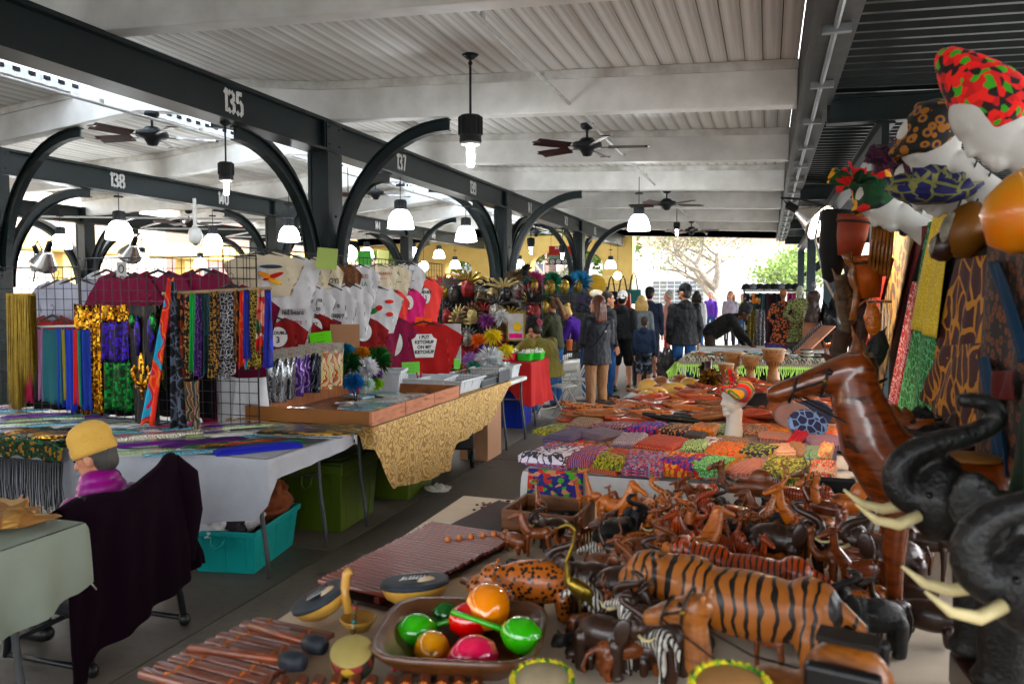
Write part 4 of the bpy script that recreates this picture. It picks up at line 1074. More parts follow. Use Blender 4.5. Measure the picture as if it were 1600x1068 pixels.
# sequin shawl with long black fringe over the front edge
sh = thing('sequin_shawl', 'black shawl with gold and green sequins, long black fringe hanging over the front edge', 'shawl', (hx(68, 3.9), 3.9, .752))
mb = MB(); mb.grid(lambda u, v: ((u-.5)*.72*(1-.1*v), .12-.32*min(v, .55)/.55+.0, .035*math.sin(u*PI)**.5+.012*math.sin(u*25+v*9)+(-(v-.55)*.28 if v > .55 else 0)+.008), 24, 14); mb.build('shawl_body', goldgreen, sh, True)
mb = MB()
for x, y, z, r_ in ((-.15, -.05, .035, (.12, .1, .02)), (.12, -.08, .04, (.16, .11, .02))): mb.ball((x, y, z), r_, n=14, k=8)
mb.build('gold_flower', gold, sh, True)
mb = MB()
for i in range(110):
    x = -.35+.7*i/110; L = rr.uniform(.26, .33)
    mb.tube([(x, -.205, -.09), (x+rr.uniform(-.006, .006), -.215, -.09-L*.5), (x+rr.uniform(-.012, .012), -.21, -.09-L)], .0022, 3, False)
mb.build('fringe', m_fringe_k, sh, kind='stuff')
# bins under the table
t = tub('storage_bin', 'open turquoise plastic bin with clothes under the corner of the scarf table', ((-3.12), 4.22), (.42, .66), .27, mat('turquoise plastic', (.0, .30, .29), .4, 0, .12, 2), rot=R(10))
# contents
for i, (dx, dy, w_, h_, m, l) in enumerate(((-.05, -.15, .3, .14, mat('dark clothes', (.05, .04, .05), .9, 0, .4), 'dark clothes bundle in the turquoise bin'), (.0, -.05, .26, .12, wht, 'white crumpled cloth on top in the turquoise bin'), (.02, .16, .32, .17, mat('rust clothes', (.25, .09, .04), .9, 0, .4), 'rust brown bundle in the back of the turquoise bin'), (-.05, -.27, .2, .1, mat('white plastic bag', (.6, .6, .62), .4), 'crumpled plastic bag at the front of the turquoise bin'))):
    o = put('cloth_bundle', crumple(w_, w_*.9, h_*1.5, i), m, None, (-3.12+dx, 4.22+dy, .17+.012*i)); tag(o, l, 'bundle')
tub('storage_bin', 'red plastic bin left of the turquoise bin', (-3.53, 4.25), (.32, .5), .33, mat('red plastic', (.35, .015, .01), .45), rot=R(5))
tag(MB().bar((-3.5, 3.98, .33), (-3.28, 4.08, .44), .03, .006).build('blue_strap', mat('blue band', (.02, .04, .3), .5)), 'blue strap sticking out of the red bin', 'strap')
mgt = mat('olive green plastic', (.085, .12, .012), .4, 0, .15, 2)
mgl = mat('dark green lid', (.05, .08, .01), .45)
tub('storage_bin', 'tall olive green bin under the start of the packet table', (-3.05, 5.12), (.5, .62), .48, mgt, rot=R(3), lid=mgl)
tub('storage_bin', 'dark green bin behind the tall olive one', (-3.6, 5.2), (.5, .6), .46, mgt, lid=mgl)
tub('storage_bin', 'olive green bin just under the lowest corner of the patterned cloth', (-2.95, 6.05), (.45, .6), .42, mgt, rot=R(2), lid=mgl)
tub('storage_bin', 'olive green bin with a lid at the far end below the patterned cloth', (-3.1, 6.85), (.45, .55), .4, mat('lighter olive plastic', (.13, .18, .02), .4), lid=mgt)

# ============================================================ PACKET TABLE
folding_table('packet_table', 'folding table under the patterned gold cloth', -3.65, -2.62, 4.9, 7.75, .74, inset=.15)
m_bro = pattern('gold brocade cloth', 'rings', ['8a6a3c', 'bc9c64', 'a4844e', 'c8ac76', '987846', 'c0a46c'], 12, dist=(7, .14), rough=.75)
def dz(x, y, d):
    if x > -2.6:
        if y < 5.0: return .12+.35*(y-4.78)/.22
        if y < 6.1: return .47+.10*math.sin((y-5.)*1.4)
        if y < 6.25: return .55-1.1*(y-6.1)
        if y < 7.1: return .385-.05*(y-6.25)
        return max(.06, .34-.45*(y-7.1))
    return d
tag(cloth_cover(-3.7, -2.53, 4.8, 7.8, .775, (.2, .5, .06, .1), m_bro, seed=5, ripple=.012, dropf=dz), 'gold and brown patterned cloth hanging unevenly from the packet table', 'tablecloth')
m_tray = pattern('raw board', 'wood', ['6a4224', '9a6438', '7e5230'], 5, st=(1, 8, 1), bump=.1); m_trayp = pattern('pinkish board', 'wood', ['8c5a40', 'b98468', 'a06c50'], 5, st=(1, 1, 8), bump=.1)
m_trayf = mat('orange brown plywood', (.25, .11, .025), .6, 0, .2, 3)
tr = thing('wooden_tray', 'shallow wooden tray full of packets, pinkish side boards', 'tray', (0, 0, 0))
MB().box((-3.05, 4.81, .825), (.99, .02, .1)).build('front_board', m_trayf, tr, bevel=.002)
for i, (a, b) in enumerate(((4.8, 5.32), (5.33, 5.86), (5.87, 6.4))):
    MB().box((-2.545, (a+b)/2, .825), (.022, b-a, .1)).build('side_board', m_trayp, tr, bevel=.003)
MB().box((-3.05, 6.41, .825), (.99, .02, .1)).build('back_board', m_tray, tr)
MB().box((-3.54, 5.6, .825), (.02, 1.58, .1)).build('side_board', m_tray, tr)
MB().box((-3.05, 5.6, .782), (.97, 1.58, .008)).build('tray_bottom', m_tray, tr)
# contents of the tray
names = ['silver', 'white', 'dark', 'pale green', 'cream', 'violet', 'teal edged', 'grey']
rr = random.Random(3)
for i in range(26):
    x = rr.uniform(-3.35, -2.68); y = 4.95+1.35*i/26
    m = cello[i % 4] if i % 3 else cello[0]
    o = put('flat_packet', PADS[i % 5], m, None, (x, y, .79+.006*(i % 4)), rr.uniform(-.7, .7), (.26, .2, .12), objmat=True)
    tag(o, ['silver clear', 'multicoloured clear', 'greenish clear', 'bluish clear'][i % 4 if i % 3 else 0]+' flat packet lying in the wooden tray', 'packet', ['silver', 'multicoloured', 'greenish', 'bluish'][i % 4 if i % 3 else 0]+' flat packets in the wooden tray')
hc = [mat('printed header card', (.5, .48, .42), .7, 0, .5, 60), mat('printed header card pinkish', (.5, .42, .38), .7, 0, .5, 60)]
foil = {'silver': pattern('silver foil', 'wavy', ['9a9ca0', '404246', 'd8dadd', '6a6c70'], 8, rough=.15, metal=.8, dist=(6, .3)), 'violet': pattern('violet foil', 'wavy', ['4a2a70', '24103a', '9a80b8'], 8, rough=.2, metal=.5, dist=(6, .3)), 'cream': pattern('cream feather packet', 'wavy', ['c8bc8c', '9a8a58', 'e8e0c0', 'b06030'], 7, rough=.25, dist=(6, .3)), 'dark silver': pattern('dark foil', 'wavy', ['2a3038', '707a88', '14181c'], 7, rough=.2, metal=.6, dist=(6, .3))}
for i, (px, py, k, wd, h_) in enumerate(((432, 560, 'silver', .13, .32), (446, 558, 'silver', .12, .31), (458, 556, 'violet', .14, .30), (470, 554, 'violet', .12, .28), (484, 551, 'dark silver', .14, .30), (500, 548, 'cream', .17, .29), (517, 547, 'cream', .16, .27))):
    p = ony(px, py, 4.95+.06*i)
    packet(k+' foil packet standing in the tray, number %s of the row from the left' % ['one', 'two', 'three', 'four', 'five', 'six', 'seven'][i], p, wd*1.15, h_, foil[k], hc[i % 2], rz=R(25), group='packets standing in the tray')
fc = lambda n, c: mat('feather '+n, c, .7, 0, .3, 20)
for i, (px, py, Y, n, c, s) in enumerate(((546, 568, 5.75, 'dark green', (.01, .12, .03), .13), (552, 596, 5.65, 'blue', (.02, .2, .45), .1), (540, 548, 5.85, 'turquoise', (.03, .28, .42), .09), (566, 552, 5.95, 'orange yellow', (.7, .33, .02), .08), (572, 574, 5.85, 'white', (.75, .75, .78), .12), (590, 560, 6.05, 'deep green', (.01, .14, .02), .15),
        (586, 585, 5.95, 'purple and orange', (.2, .06, .3), .07), (588, 600, 5.9, 'lime', (.3, .5, .02), .07), (574, 600, 5.75, 'white and green', (.6, .72, .65), .07))):
    burst(n+' feather bunch in the cluster at the back of the tray', 'feather mask', ony(px, py, Y), s, fc(n, c), 420, seed=i, thin=.005)
m_spring = mat('red clamp tip', (.5, .03, .01), .4)
for i, (px, py, z) in enumerate(((556, 615, .87), (609, 598, .87), (655, 590, .88), (692, 572, .9))):
    p = onz(px, py, z); t = thing('spring_clamp', 'black spring clamp with red tips on the tray edge, '+['nearest', 'second', 'third', 'farthest'][i], 'clamp', p, group='spring clamps along the tray')
    for s in (-1, 1):
        MB().bar((s*.004, 0, -.06), (s*.018, 0, .02), .016, .01).build('arm', m_black, t); MB().bar((s*.017, 0, .015), (s*.024, 0, .055), .02, .012).build('tip', m_spring, t)
m_tp = mat('milky plastic', (.55, .57, .6), .3, 0, .1)
tub('plastic_tub', 'milky plastic tub of small goods behind the tray', (-3.0, 6.72, .78), (.5, .42), .13, m_tp, rot=R(5), handle=False)
tub('plastic_tub', 'milky plastic tub standing at the end of the tray beside the aisle', (-2.8, 6.85, .775), (.48, .55), .12, m_tp, rot=R(-3), handle=False)
tub('plastic_tub', 'taller milky bin behind the red tipped clamps', (-3.3, 6.45, .79), (.4, .35), .2, m_tp, rot=R(15), handle=False)
def cage(label, c, d, h):
    t = thing('wire_basket', label, 'basket', c); mb = MB()
    for i in range(int(d[0]/.03)+1):
        x = -d[0]/2+i*.03
        for s in (-1, 1): mb.box((x, s*d[1]/2, h/2), (.003, .003, h))
    for i in range(int(d[1]/.03)+1):
        y = -d[1]/2+i*.03
        for s in (-1, 1): mb.box((s*d[0]/2, y, h/2), (.003, .003, h))
    for z in (.005, h*.5, h):
        for s in (-1, 1): mb.box((0, s*d[1]/2, z), (d[0], .005, .006)); mb.box((s*d[0]/2, 0, z), (.005, d[1], .006))
    mb.build('wires', m_galv, t, kind='stuff')
    MB().box((0, 0, .03), (d[0]-.01, d[1]-.01, .05)).build('side_sheet', mat('grey card sheet', (.12, .125, .14), .7), t)
    return t
c1_ = cage('near wire basket on the packet table behind the plastic tub', (-2.72, 7.25, .78), (.34, .42), .13); c2_ = cage('far wire basket with a dark side, at the end of the packet table', (-2.68, 7.62, .78), (.3, .34), .13)
MB().box((.152, 0, .06), (.01, .34, .11)).build('dark_panel', mat('slate panel', (.08, .085, .1), .6), c2_)
cards = [((642, 575), 7.0, (.17, .12), 'neon green handwritten price card leaning in the wire basket', 'neon green card', (.22, .62, .12)), ((714, 568), 7.3, (.06, .1), 'small tilted green price tag beside the last clamp', 'neon green card', (.22, .62, .12)),
         ((501, 528), 5.6, (.17, .1), 'bright lime folded card standing behind the packets', 'lime card', (.2, .75, .03)), ((511, 404), 5.6, (.16, .17), 'yellow green paper sign hung before the big column', 'pale green paper', (.4, .5, .18)), ((570, 403), 8.6, (.16, .18), 'green paper sign above the white shirts', 'green paper', (.12, .5, .1)), ((598, 401), 9.2, (.15, .17), 'pale yellow paper sign beside the green one', 'pale yellow paper', (.5, .5, .22)),
         ((661, 507), 7.65, (.17, .15), 'orange handwritten price card pinned over the red ketchup shirt', 'orange card', (.85, .13, .02)), ((539, 525), 5.9, (.24, .2), 'blank brown cardboard sheet between the lower shirts', 'brown cardboard', (.42, .25, .15))]
for (px, py), Y, (w_, h_), l, mn, c in cards:
    o = MB().box((0, 0, 0), (w_, .004, h_)).build('price_card', mat(mn, c, .7, 0, .1), None, loc=ony(px, py, Y), rot=(R(-8), R(rnd.uniform(-8, 8)), R(28)), label=l, cat='price card')
    if 'card' in mn and 'cardboard' not in mn:
        for k in range(3): text(['ALL', '2 FOR', 'NEW'][k] if False else '~~~~', h_*.25, m_ink, o, (0, -.004, h_*(.25-.25*k)), (R(90), 0, 0), 'writing')
# cardboard box, hand truck
bx_ = thing('cardboard_box', 'tall brown cardboard box standing beside the end of the packet table', 'box', (-2.78, 7.62, 0))
MB().box((0, 0, .3), (.3, .42, .6)).build('carton', mat('brown carton', (.42, .26, .17), .8, 0, .12, 3), bx_, bevel=.006); MB().box((0, 0, .602), (.06, .42, .004)).build('tape', mat('parcel tape', (.4, .3, .18), .35), bx_)
ht = thing('hand_truck', 'black hand truck with a wheel half under the patterned cloth', 'hand truck', (-2.78, 7.0, 0), R(20))
for s in (-1, 1):
    wv = MB().tube([(s*.13, .075*math.cos(a*PI/8), .1+.075*math.sin(a*PI/8)) for a in range(17)], .024, 8, False).build('wheel', m_black, ht, True)
    MB().cyl((s*.115, 0, .1), (s*.145, 0, .1), .05, n=14).build('rim', m_galv, wv)
    MB().bar((s*.1, 0, .1), (s*.1, -.5, .42), .025, .025).build('rail', m_tlegs, ht)
MB().bar((-.12, -.3, .29), (.12, -.3, .29), .02, .02).build('crossbar', m_tlegs, ht); MB().box((0, -.2, .35), (.3, .5, .16)).build('black_case', m_black, ht, bevel=.02)
o = put('paper_ball', crumple(.2, .15, .07, 5), mat('crumpled white paper', (.6, .58, .53), .8), None, (-2.62, 6.13, 0)); tag(o, 'crumpled white paper lying on the floor beside the green bins', 'litter')

# ============================================================ T-SHIRT WALL
wire_panel('wire rack carrying the t-shirts behind the packet table', (-3.78, 4.9), (-3.74, 8.9), .78, 2.02)
def pl_shirt(px, py, X, w_, h_, m, l, pr=None, yaw=0, mesh=None, rz=R(40)):
    p = onx(px, py, X); base = (.42, .54) if mesh in BABY else (.5, .6)
    return shirt(l, p, m, rz=rz+rnd.uniform(-.1, .1), sx=w_/.5, sz=h_/.6, mesh=mesh or SH[int(px) % 4], pr=pr, yaw=yaw)
K, Rd, G_, O_, B_ = '1c1c22', 'b02020', '1f7a3a', 'd05a18', '2a4a9a'
grow = lambda: None
SQ = [  # px, py of the collar, plane, width, height
 (412, 393, -3.74, .56, .34, crm, 'cream t-shirt with a hot dog style graphic, first of the top row', patch_print([(.0, -.2, .22, .05, 0, '556070'), (-.04, -.33, .2, .07, .6, 'e0a818'), (.02, -.33, .22, .06, -.5, 'c04a1c'), (.03, -.4, .16, .05, .5, 'e8c030')])),
 (452, 397, -3.6, .46, .42, wht, 'white t-shirt second in the top row, small dark marks on it', lines_print(['*  *', '* *'], [K, K], -.2, .07)),
 (482, 401, -3.74, .36, .36, crm, 'cream t-shirt with a small red bow, third in the top row', patch_print([(-.1, -.2, .08, .05, .3, 'd05028'), (.06, -.28, .12, .03, .2, 'c8b060')])),
 (512, 407, -3.74, .36, .38, crm, 'cream baby t-shirt with dark outlined lettering, before the big column', lines_print(['COYS'], [K], -.28, .1)),
 (540, 412, -3.74, .28, .34, mat('brown print tote', (.25, .12, .06), .8, 0, .6, 30), 'brown printed top half hidden between the cream and white shirts', None),
 (563, 413, -3.74, .36, .38, wht, 'white t-shirt with green and red block print, right of the brown top', lines_print(['N.O', 'LA'], [Rd, G_], -.18, .09)),
 (591, 412, -3.74, .38, .36, crm, 'cream t-shirt with a red and orange banner print', lines_print(['ROUGAROU', '~~~~~'], [Rd, O_], -.16, .065)),
 (617, 412, -3.74, .34, .36, crm, 'cream t-shirt with a small green print, second from right in top row', lines_print(['A', '~~'], [G_, G_], -.17, .11)),
 (640, 410, -3.74, .34, .38, wht, 'white t-shirt with a small blue print at the right end of top row', lines_print(['Y', '~'], [B_, B_], -.17, .11)),
 (448, 438, -3.66, .44, .52, wht, 'white t-shirt with small red and black writing, leftmost of the middle row', lines_print(['i like', 'red beans', 'and rice', '~~'], [K, K, Rd, K], -.2, .07)),
 (479, 441, -3.66, .44, .5, wht, 'white t-shirt with three lines of writing, second of the middle row', lines_print(['my mama', 'went to', 'the parade', '~~'], [K, K, Rd, Rd], -.17, .068)),
 (513, 443, -3.66, .46, .56, wht, 'large white t-shirt with a block of fine writing, third of the middle row', lines_print(['this is', 'my happy', 'festival', 'face', '~~'], [K, K, K, K, Rd], -.2, .07)),
 (547, 442, -3.66, .4, .5, wht, 'open white bib shirt with yellow patch, centre of the middle row', patch_print([(-.06, -.22, .08, .08, 0, '50586a'), (-.06, -.34, .16, .05, 0, 'b0a030')])),
 (586, 446, -3.66, .52, .46, wht, 'white t-shirt with green and red tilted blocks and orange stack print', patch_print([(-.1, -.32, .13, .07, -.3, '1f8a4a'), (-.02, -.28, .1, .07, -.3, 'c02a2a'), (.12, -.2, .12, .05, 0, 'd05a18'), (.12, -.36, .1, .06, 0, 'd05a18')])),
 (614, 452, -3.74, .32, .44, crl, 'coral t-shirt with a white disc showing one, right of the white shirts', disc_print('', '1', .09, -.24)),
 (638, 450, -3.74, .36, .46, pnk, 'pink t-shirt with a white disc showing two', disc_print('', '2', .1, -.2)),
 (664, 432, -3.74, .40, .54, crl, 'bright coral t-shirt with a trouble three disc, right end of the shirt wall', disc_print('TROUBLE', '3', .1, -.24)),
 (433, 496, -3.62, .44, .40, red_, 'red t-shirt with trouble three disc, lowest row at the left end', disc_print('TROUBLE', '3', .115, -.22)),
 (462, 498, -3.62, .44, .40, red_, 'red t-shirt with trouble four disc, second in the lowest row', disc_print('TROUBLE', '4', .115, -.22)),
 (489, 490, -3.62, .42, .40, red_, 'red t-shirt with a large white one disc, half under a lime card', disc_print('SEXY', '1', .12, -.17)),
 (512, 498, -3.66, .40, .40, mag, 'magenta t-shirt behind the cardboard sheet', None),
 (567, 496, -3.66, .46, .44, red_, 'dark red t-shirt with sexy three disc beside the cardboard', disc_print('SEXY', '3', .12, -.18)),
 (588, 497, -3.74, .44, .52, mag, 'magenta t-shirt partly behind the sexy three and four shirts', disc_print('SEXY', '2', .1, -.18, .0)),
 (613, 495, -3.66, .52, .60, mag, 'magenta t-shirt with a big sexy four disc', disc_print('SEXY', '4', .135, -.26)),
]
for q in SQ:
    px, py, X, w_, h_, m, l, pr = q
    pl_shirt(px, py, X, w_*.71, h_*1.02, m, l, pr, mesh=BABY[1] if 'baby' in l else None)
def ketchup(b):
    MB().prism([(-.085, -.40), (.085, -.40), (.12, -.20), (.085, -.175), (.07, -.14), (-.07, -.14), (-.085, -.175), (-.12, -.20)], -.039, -.036).build('print_label', m_wprint, b)
    for i, l in enumerate(['I PUT', 'KETCHUP', 'ON MY', 'KETCHUP']): text(l, .052, m_ink, b, (0, -.0405, -.175-.055*i), (R(90), 0, 0), 'print_line', bold=.002, sx=.78)
pl_shirt(662, 502, -3.4, .56, .56, mat('bright red jersey', (.38, .008, .012), .85), 'bright red t-shirt that says I put ketchup on my ketchup', ketchup, rz=R(32))
# white panel board
tag(MB().box((0, 0, 0), (.30, .06, .44)).build('white_board', mat('white foam board', (.5, .5, .51), .7), None, loc=ony(699, 537, 8.1), rot=(0, 0, R(20)), bevel=.004), 'blank white board standing right of the red ketchup shirt', 'board')
tag(MB().cyl(ony(655, 536, 7.9), ony(728, 538, 8.0), .012, n=6).build('wooden_stick', m_trayf), 'brown stick held across the white board', 'stick')
# feather boas and tinsel between basket and mask wall
tin = [(735, 560, 8.6, 'purple and white', (.5, .3, .6), .12), (748, 532, 8.8, 'bright orange', (.85, .25, .02), .12), (770, 525, 8.8, 'yellow', (.75, .6, .04), .13), (765, 560, 8.4, 'silver white', (.7, .72, .74), .2), (740, 575, 8.2, 'teal green', (.05, .3, .2), .12), (790, 548, 8.8, 'lemon yellow', (.8, .7, .08), .12), (785, 575, 8.3, 'pale silver', (.75, .78, .76), .12), (760, 500, 9.2, 'purple and orange', (.3, .08, .3), .12), (785, 495, 9.3, 'white', (.7, .7, .7), .13), (720, 555, 8.9, 'red and white', (.5, .05, .05), .1), (755, 545, 8.7, 'dark purple', (.12, .03, .25), .09)]
for i, (px, py, Y, n, c, s) in enumerate(tin):
    burst(n+' tinsel tassel heaped between the wire basket and the mask rack', 'tinsel', ony(px, py, Y), s, fc(n+' t', c), 200, 'tinsel_tassel', seed=20+i, thin=.006)
# ============================================================ FRONT LEFT: small table, chair
tag(cloth_cover(-4.2, -2.63, 1.55, 2.5, .75, (.2, .3, .3, .24), mat('pale green cloth', (.27, .30, .255), .85, 0, .15, 3, .1, 60), seed=8, ripple=.035, dropf=lambda x, y, d: d*(1+.1*math.sin(y*7))), 'pale green cloth over the small table at the lower left', 'tablecloth')
folding_table('small_table', 'small table at the lower left with one curved leg showing', -4.1, -2.75, 1.65, 2.44, .745, inset=.1)
o = put('brown_cloth', crumple(.55, .34, .075, 12, 20), pattern('tan print cloth', 'cells', ['8a6430', '9c7840', 'b89860', '8a6430'], 9, dist=(5, .2)), None, (-3.0, 2.32, .752), R(20)); tag(o, 'crumpled tan cloth lying on the pale green table', 'cloth')
o = put('grey_cloth', crumple(.5, .3, .09, 15, 18), mat('dark grey blue cloth', (.05, .055, .07), .9, 0, .3), None, (-3.55, 2.42, .752), R(5)); tag(o, 'dark grey garment heaped at the back of the pale green table', 'garment')
# ============================================================ PEOPLE
def skinm(n, c): return mat('skin '+n, c, .5, 0, .12, 20, spec=.4)
sk_l = skinm('light', (.52, .27, .18)); sk_m = skinm('tan', (.40, .20, .12)); sk_d = skinm('brown', (.11, .045, .025)); sk_p = skinm('pink', (.55, .28, .21))
m_eye = mat('dark eye', (.01, .008, .008), .2)
def blobf(mb_parts, name, vox, smooth=5, wr=0., fac=.5):
    me = remesh(mb_parts, name, vox, smooth, fac=fac)
    if wr:
        n = len(me.vertices); co = [0.]*3*n; no = [0.]*3*n
        me.vertices.foreach_get('co', co); me.vertices.foreach_get('normal', no)
        for i in range(n):
            p = Vector(co[i*3:i*3+3]); k = wr*(noise.noise(Vector((p.x*14, p.y*14, p.z*7)))+.6*noise.noise(Vector((p.x*31, p.y*31, p.z*22))))
            for a in range(3): co[i*3+a] += no[i*3+a]*k
        me.vertices.foreach_set('co', co); me.update()
    return me
def hand(mb, w_, d, s=1., curl=.35, side=1, palm=None):
    """palm, four bent fingers of different length, a thumb from the side of the palm"""
    d = Vector(d).normalized(); pn = Vector(palm) if palm else Vector((side, 0, 0)); pn = (pn-d*pn.dot(d))
    pn = pn.normalized() if pn.length > 1e-3 else Vector((1, 0, 0)); ac = d.cross(pn)
    w_ = Vector(w_); r3 = .0085*s
    mb.caps(w_, w_+d*.03*s, .024*s, .028*s, 8)
    for k in (-1.5, -.5, .5, 1.5): mb.caps(w_+d*.03*s+ac*k*.015*s, w_+d*.085*s+ac*k*.019*s, .016*s, .012*s, 8)
    for k, L in ((-1.5, .058), (-.5, .072), (.5, .076), (1.5, .068)):
        b = w_+d*.09*s+ac*k*.021*s; m_ = b+(d*math.cos(curl*.6)+pn*-math.sin(curl*.6))*L*.5*s; e = m_+(d*math.cos(curl*1.8)+pn*-math.sin(curl*1.8))*L*.5*s
        mb.caps(b, m_, r3, r3*.95, 8); mb.caps(m_, e, r3*.95, r3*.8, 8)
    b = w_+d*.035*s+ac*.026*s; m_ = b+(d*.6+ac*.75-pn*.25).normalized()*.04*s; e = m_+(d*.9+ac*.3-pn*.25).normalized()*.03*s
    mb.caps(b, m_, .012*s, .0105*s, 8); mb.caps(m_, e, .0105*s, .009*s, 8)
def person(label, loc, rz, h=1.75, top=None, hem=.0, leg=None, shorts=False, shoe=None, hair=None, hairm=None, hat=None, hatm=None, skin=None, lean=0, arms=None, seat=None,
           turn=0., nod=0., face=False, vox=.011, hood=False, bag=None, stride=0., glasses=False, wide=1., cat='person', hatrot=0., group=None, puff=1., short_sleeve=False):
    skin = skin or sk_l; s = h/1.75
    t = thing('person', label, cat, loc, rz, group)
    V = Vector
    pel = V((0, 0, .95 if seat is None else (seat/s+.10)))
    RU = Matrix.Rotation(-R(lean), 3, 'X')
    U = lambda x, y, z: (pel+RU @ V((x*wide, y, z)))*s
    L = lambda x, y, z: V((x, y, z))*s
    if label.startswith('elderly'): vox = .008
    neck, headc = U(0, -.01, .50), U(0, .0, .655)
    HR = Matrix.Rotation(R(turn), 3, 'Z') @ Matrix.Rotation(-R(lean*.55+nod), 3, 'X')
    H = lambda x, y, z: headc+(HR @ V((x, y, z)))*s
    sh = {sd: U(sd*.158, -.01, .435) for sd in (-1, 1)}
    arms = arms or {}
    el, wr = {}, {}
    for sd in (-1, 1):
        a, b = arms.get(sd, ((sd*.16, -.06, -1), (sd*.02, .28, -1)))
        el[sd] = sh[sd]+V(a).normalized()*.28*s; wr[sd] = el[sd]+V(b).normalized()*.25*s
    hip = {sd: (pel+V((sd*.088, 0, -.02)))*s for sd in (-1, 1)}
    if seat is None:
        kn = {sd: L(sd*.1, .02+sd*stride*.5, .5) for sd in (-1, 1)}; an = {sd: L(sd*.11, -.02+sd*stride, .085) for sd in (-1, 1)}
    else:
        kn = {sd: L(sd*.13, .42, seat/s+.07) for sd in (-1, 1)}; an = {sd: L(sd*.14, .36, .085) for sd in (-1, 1)}
    # the body: one skin
    mb = MB()
    mb.ball(H(0, .0, .02), (.074*s, .092*s, .105*s), HR, 16, 12); mb.ball(H(0, .035, -.045), (.055*s, .058*s, .06*s), HR, 12, 8)
    mb.caps(H(0, .085, .012), H(0, .108, -.022), .009*s, .014*s, 8)                                # nose
    mb.ball(H(0, .083, -.062), (.024*s, .014*s, .011*s), HR, 8, 6); mb.ball(H(0, .08, -.092), (.025*s, .02*s, .018*s), HR, 8, 6)
    for sd in (-1, 1):
        mb.ball(H(sd*.078, -.005, -.005), (.011*s, .022*s, .033*s), HR, 8, 6); mb.ball(H(sd*.03, .08, .035), (.024*s, .012*s, .009*s), HR, 8, 6)
    mb.caps(neck-V((0, 0, .03)), H(0, -.012, -.06), .056*s, .05*s)
    mb.ball(U(0, 0, .30), (.16*s*wide, .1*s, .2*s), RU, 12, 8); mb.ball(U(0, 0, .04), (.15*s*wide, .1*s, .14*s), RU, 12, 8)
    for sd in (-1, 1):
        mb.caps(sh[sd], el[sd], .046*s, .036*s); mb.caps(el[sd], wr[sd], .036*s, .025*s)
        mb.caps(U(0, 0, .42), sh[sd], .06*s, .048*s)
        hand(mb, wr[sd], wr[sd]-el[sd], s, side=sd)
        mb.caps(hip[sd], kn[sd], .076*s, .05*s); mb.caps(kn[sd], kn[sd].lerp(an[sd], .35), .05*s, .053*s); mb.caps(kn[sd].lerp(an[sd], .35), an[sd], .053*s, .034*s)
        mb.caps(an[sd]-V((0, .01, .04))*s, an[sd]+V((sd*.01, .14, -.05))*s, .034*s, .03*s)
    put('body', blobf(mb, 'body', min(vox, .0095), 2, fac=.4), skin, t)
    if face:
        for sd in (-1, 1): MB().ball(H(sd*.03, .083, .016), .009*s, n=8, k=6).build('eye', m_eye, t, True)
        MB().ball(H(0, .094, -.063), (.02*s, .005*s, .003*s), HR, 8, 4).build('lips', mat('lips', (.28, .07, .06), .5), t, True)
    # jacket
    if top:
        mb = MB(); p = puff
        mb.ball(U(0, 0, .33), (.185*s*wide, .125*s*p, .19*s), RU, 16, 10)
        mb.lathe([(.0, -.02+hem), (.135+max(0, -hem)*.15, hem), (.15+max(0, -hem)*.1, hem+.03), (.148, .08), (.14, .16), (.155, .3), (.14, .42), (.07, .47), (0, .475)], (0, 0, 0), 20, None, 1.15*wide, .83*p) if False else None
        prof = [(.0, hem), (.165+max(0, -hem)*.12, hem), (.163+max(0, -hem)*.08, hem+.04), (.158, .08), (.152, .17), (.165, .3), (.15, .4), (.08, .46), (0, .47)]
        n = 20; vs = []
        for r_, z in prof:
            for j in range(n):
                a = 2*PI*j/n; q = V((r_*math.cos(a)*1.12*wide, r_*math.sin(a)*.8*p, z))
                vs.append(((pel+(RU @ q if z > 0 else V((q.x, q.y, q.z)))))*s)
        mb._add(vs, [(i*n+j, i*n+(j+1) % n, (i+1)*n+(j+1) % n, (i+1)*n+j) for i in range(len(prof)-1) for j in range(n)])
        for sd in (-1, 1):
            mb.caps(U(0, 0, .415), sh[sd], .075*s, .064*s*p)
            if short_sleeve: mb.caps(sh[sd], sh[sd].lerp(el[sd], .6), .066*s, .06*s)
            else:
                mb.caps(sh[sd], el[sd], .066*s*p, .056*s*p); mb.caps(el[sd], el[sd].lerp(wr[sd], .93), .056*s*p, .042*s)
        mb.caps(U(0, -.015, .44), neck+RU @ V((0, 0, .02))*s, .078*s, .064*s)
        if hood: mb.ball(U(0, -.085, .47), (.105*s, .06*s, .085*s), RU, 12, 8); mb.caps(U(-.07, .02, .48), U(.07, .02, .48), .03*s)
        put('jacket', blobf(mb, 'jacket', vox, 4, .010*s), top, t)
    if leg:
        mb = MB(); end = .38 if shorts else .97
        mb.ball(pel*s+V((0, 0, .0)), (.168*s*wide, .12*s, .13*s), None, 14, 8)
        for sd in (-1, 1):
            if shorts:
                mb.caps(hip[sd], kn[sd].lerp(hip[sd], .05), .096*s, .092*s)
            else:
                mb.caps(hip[sd], kn[sd], .095*s, .068*s); mb.caps(kn[sd], an[sd]+(kn[sd]-an[sd])*.06, .068*s, .056*s)
        put('shorts' if shorts else 'trousers', blobf(mb, 'trousers', vox, 3, .008*s), leg, t)
    sm = shoe or m_black
    for sd in (-1, 1):
        a = an[sd]; mb = MB()
        mb.caps(a+V((0, -.035, -.04))*s, a+V((sd*.012, .15, -.052))*s, .043*s, .036*s, 12); mb.caps(a+V((0, -.02, .0))*s, a+V((0, .05, -.04))*s, .045*s, .04*s, 12)
        mb.v = [(x, y, max(z, .004)) for x, y, z in mb.v]
        mb.build('shoe', sm, t, True)
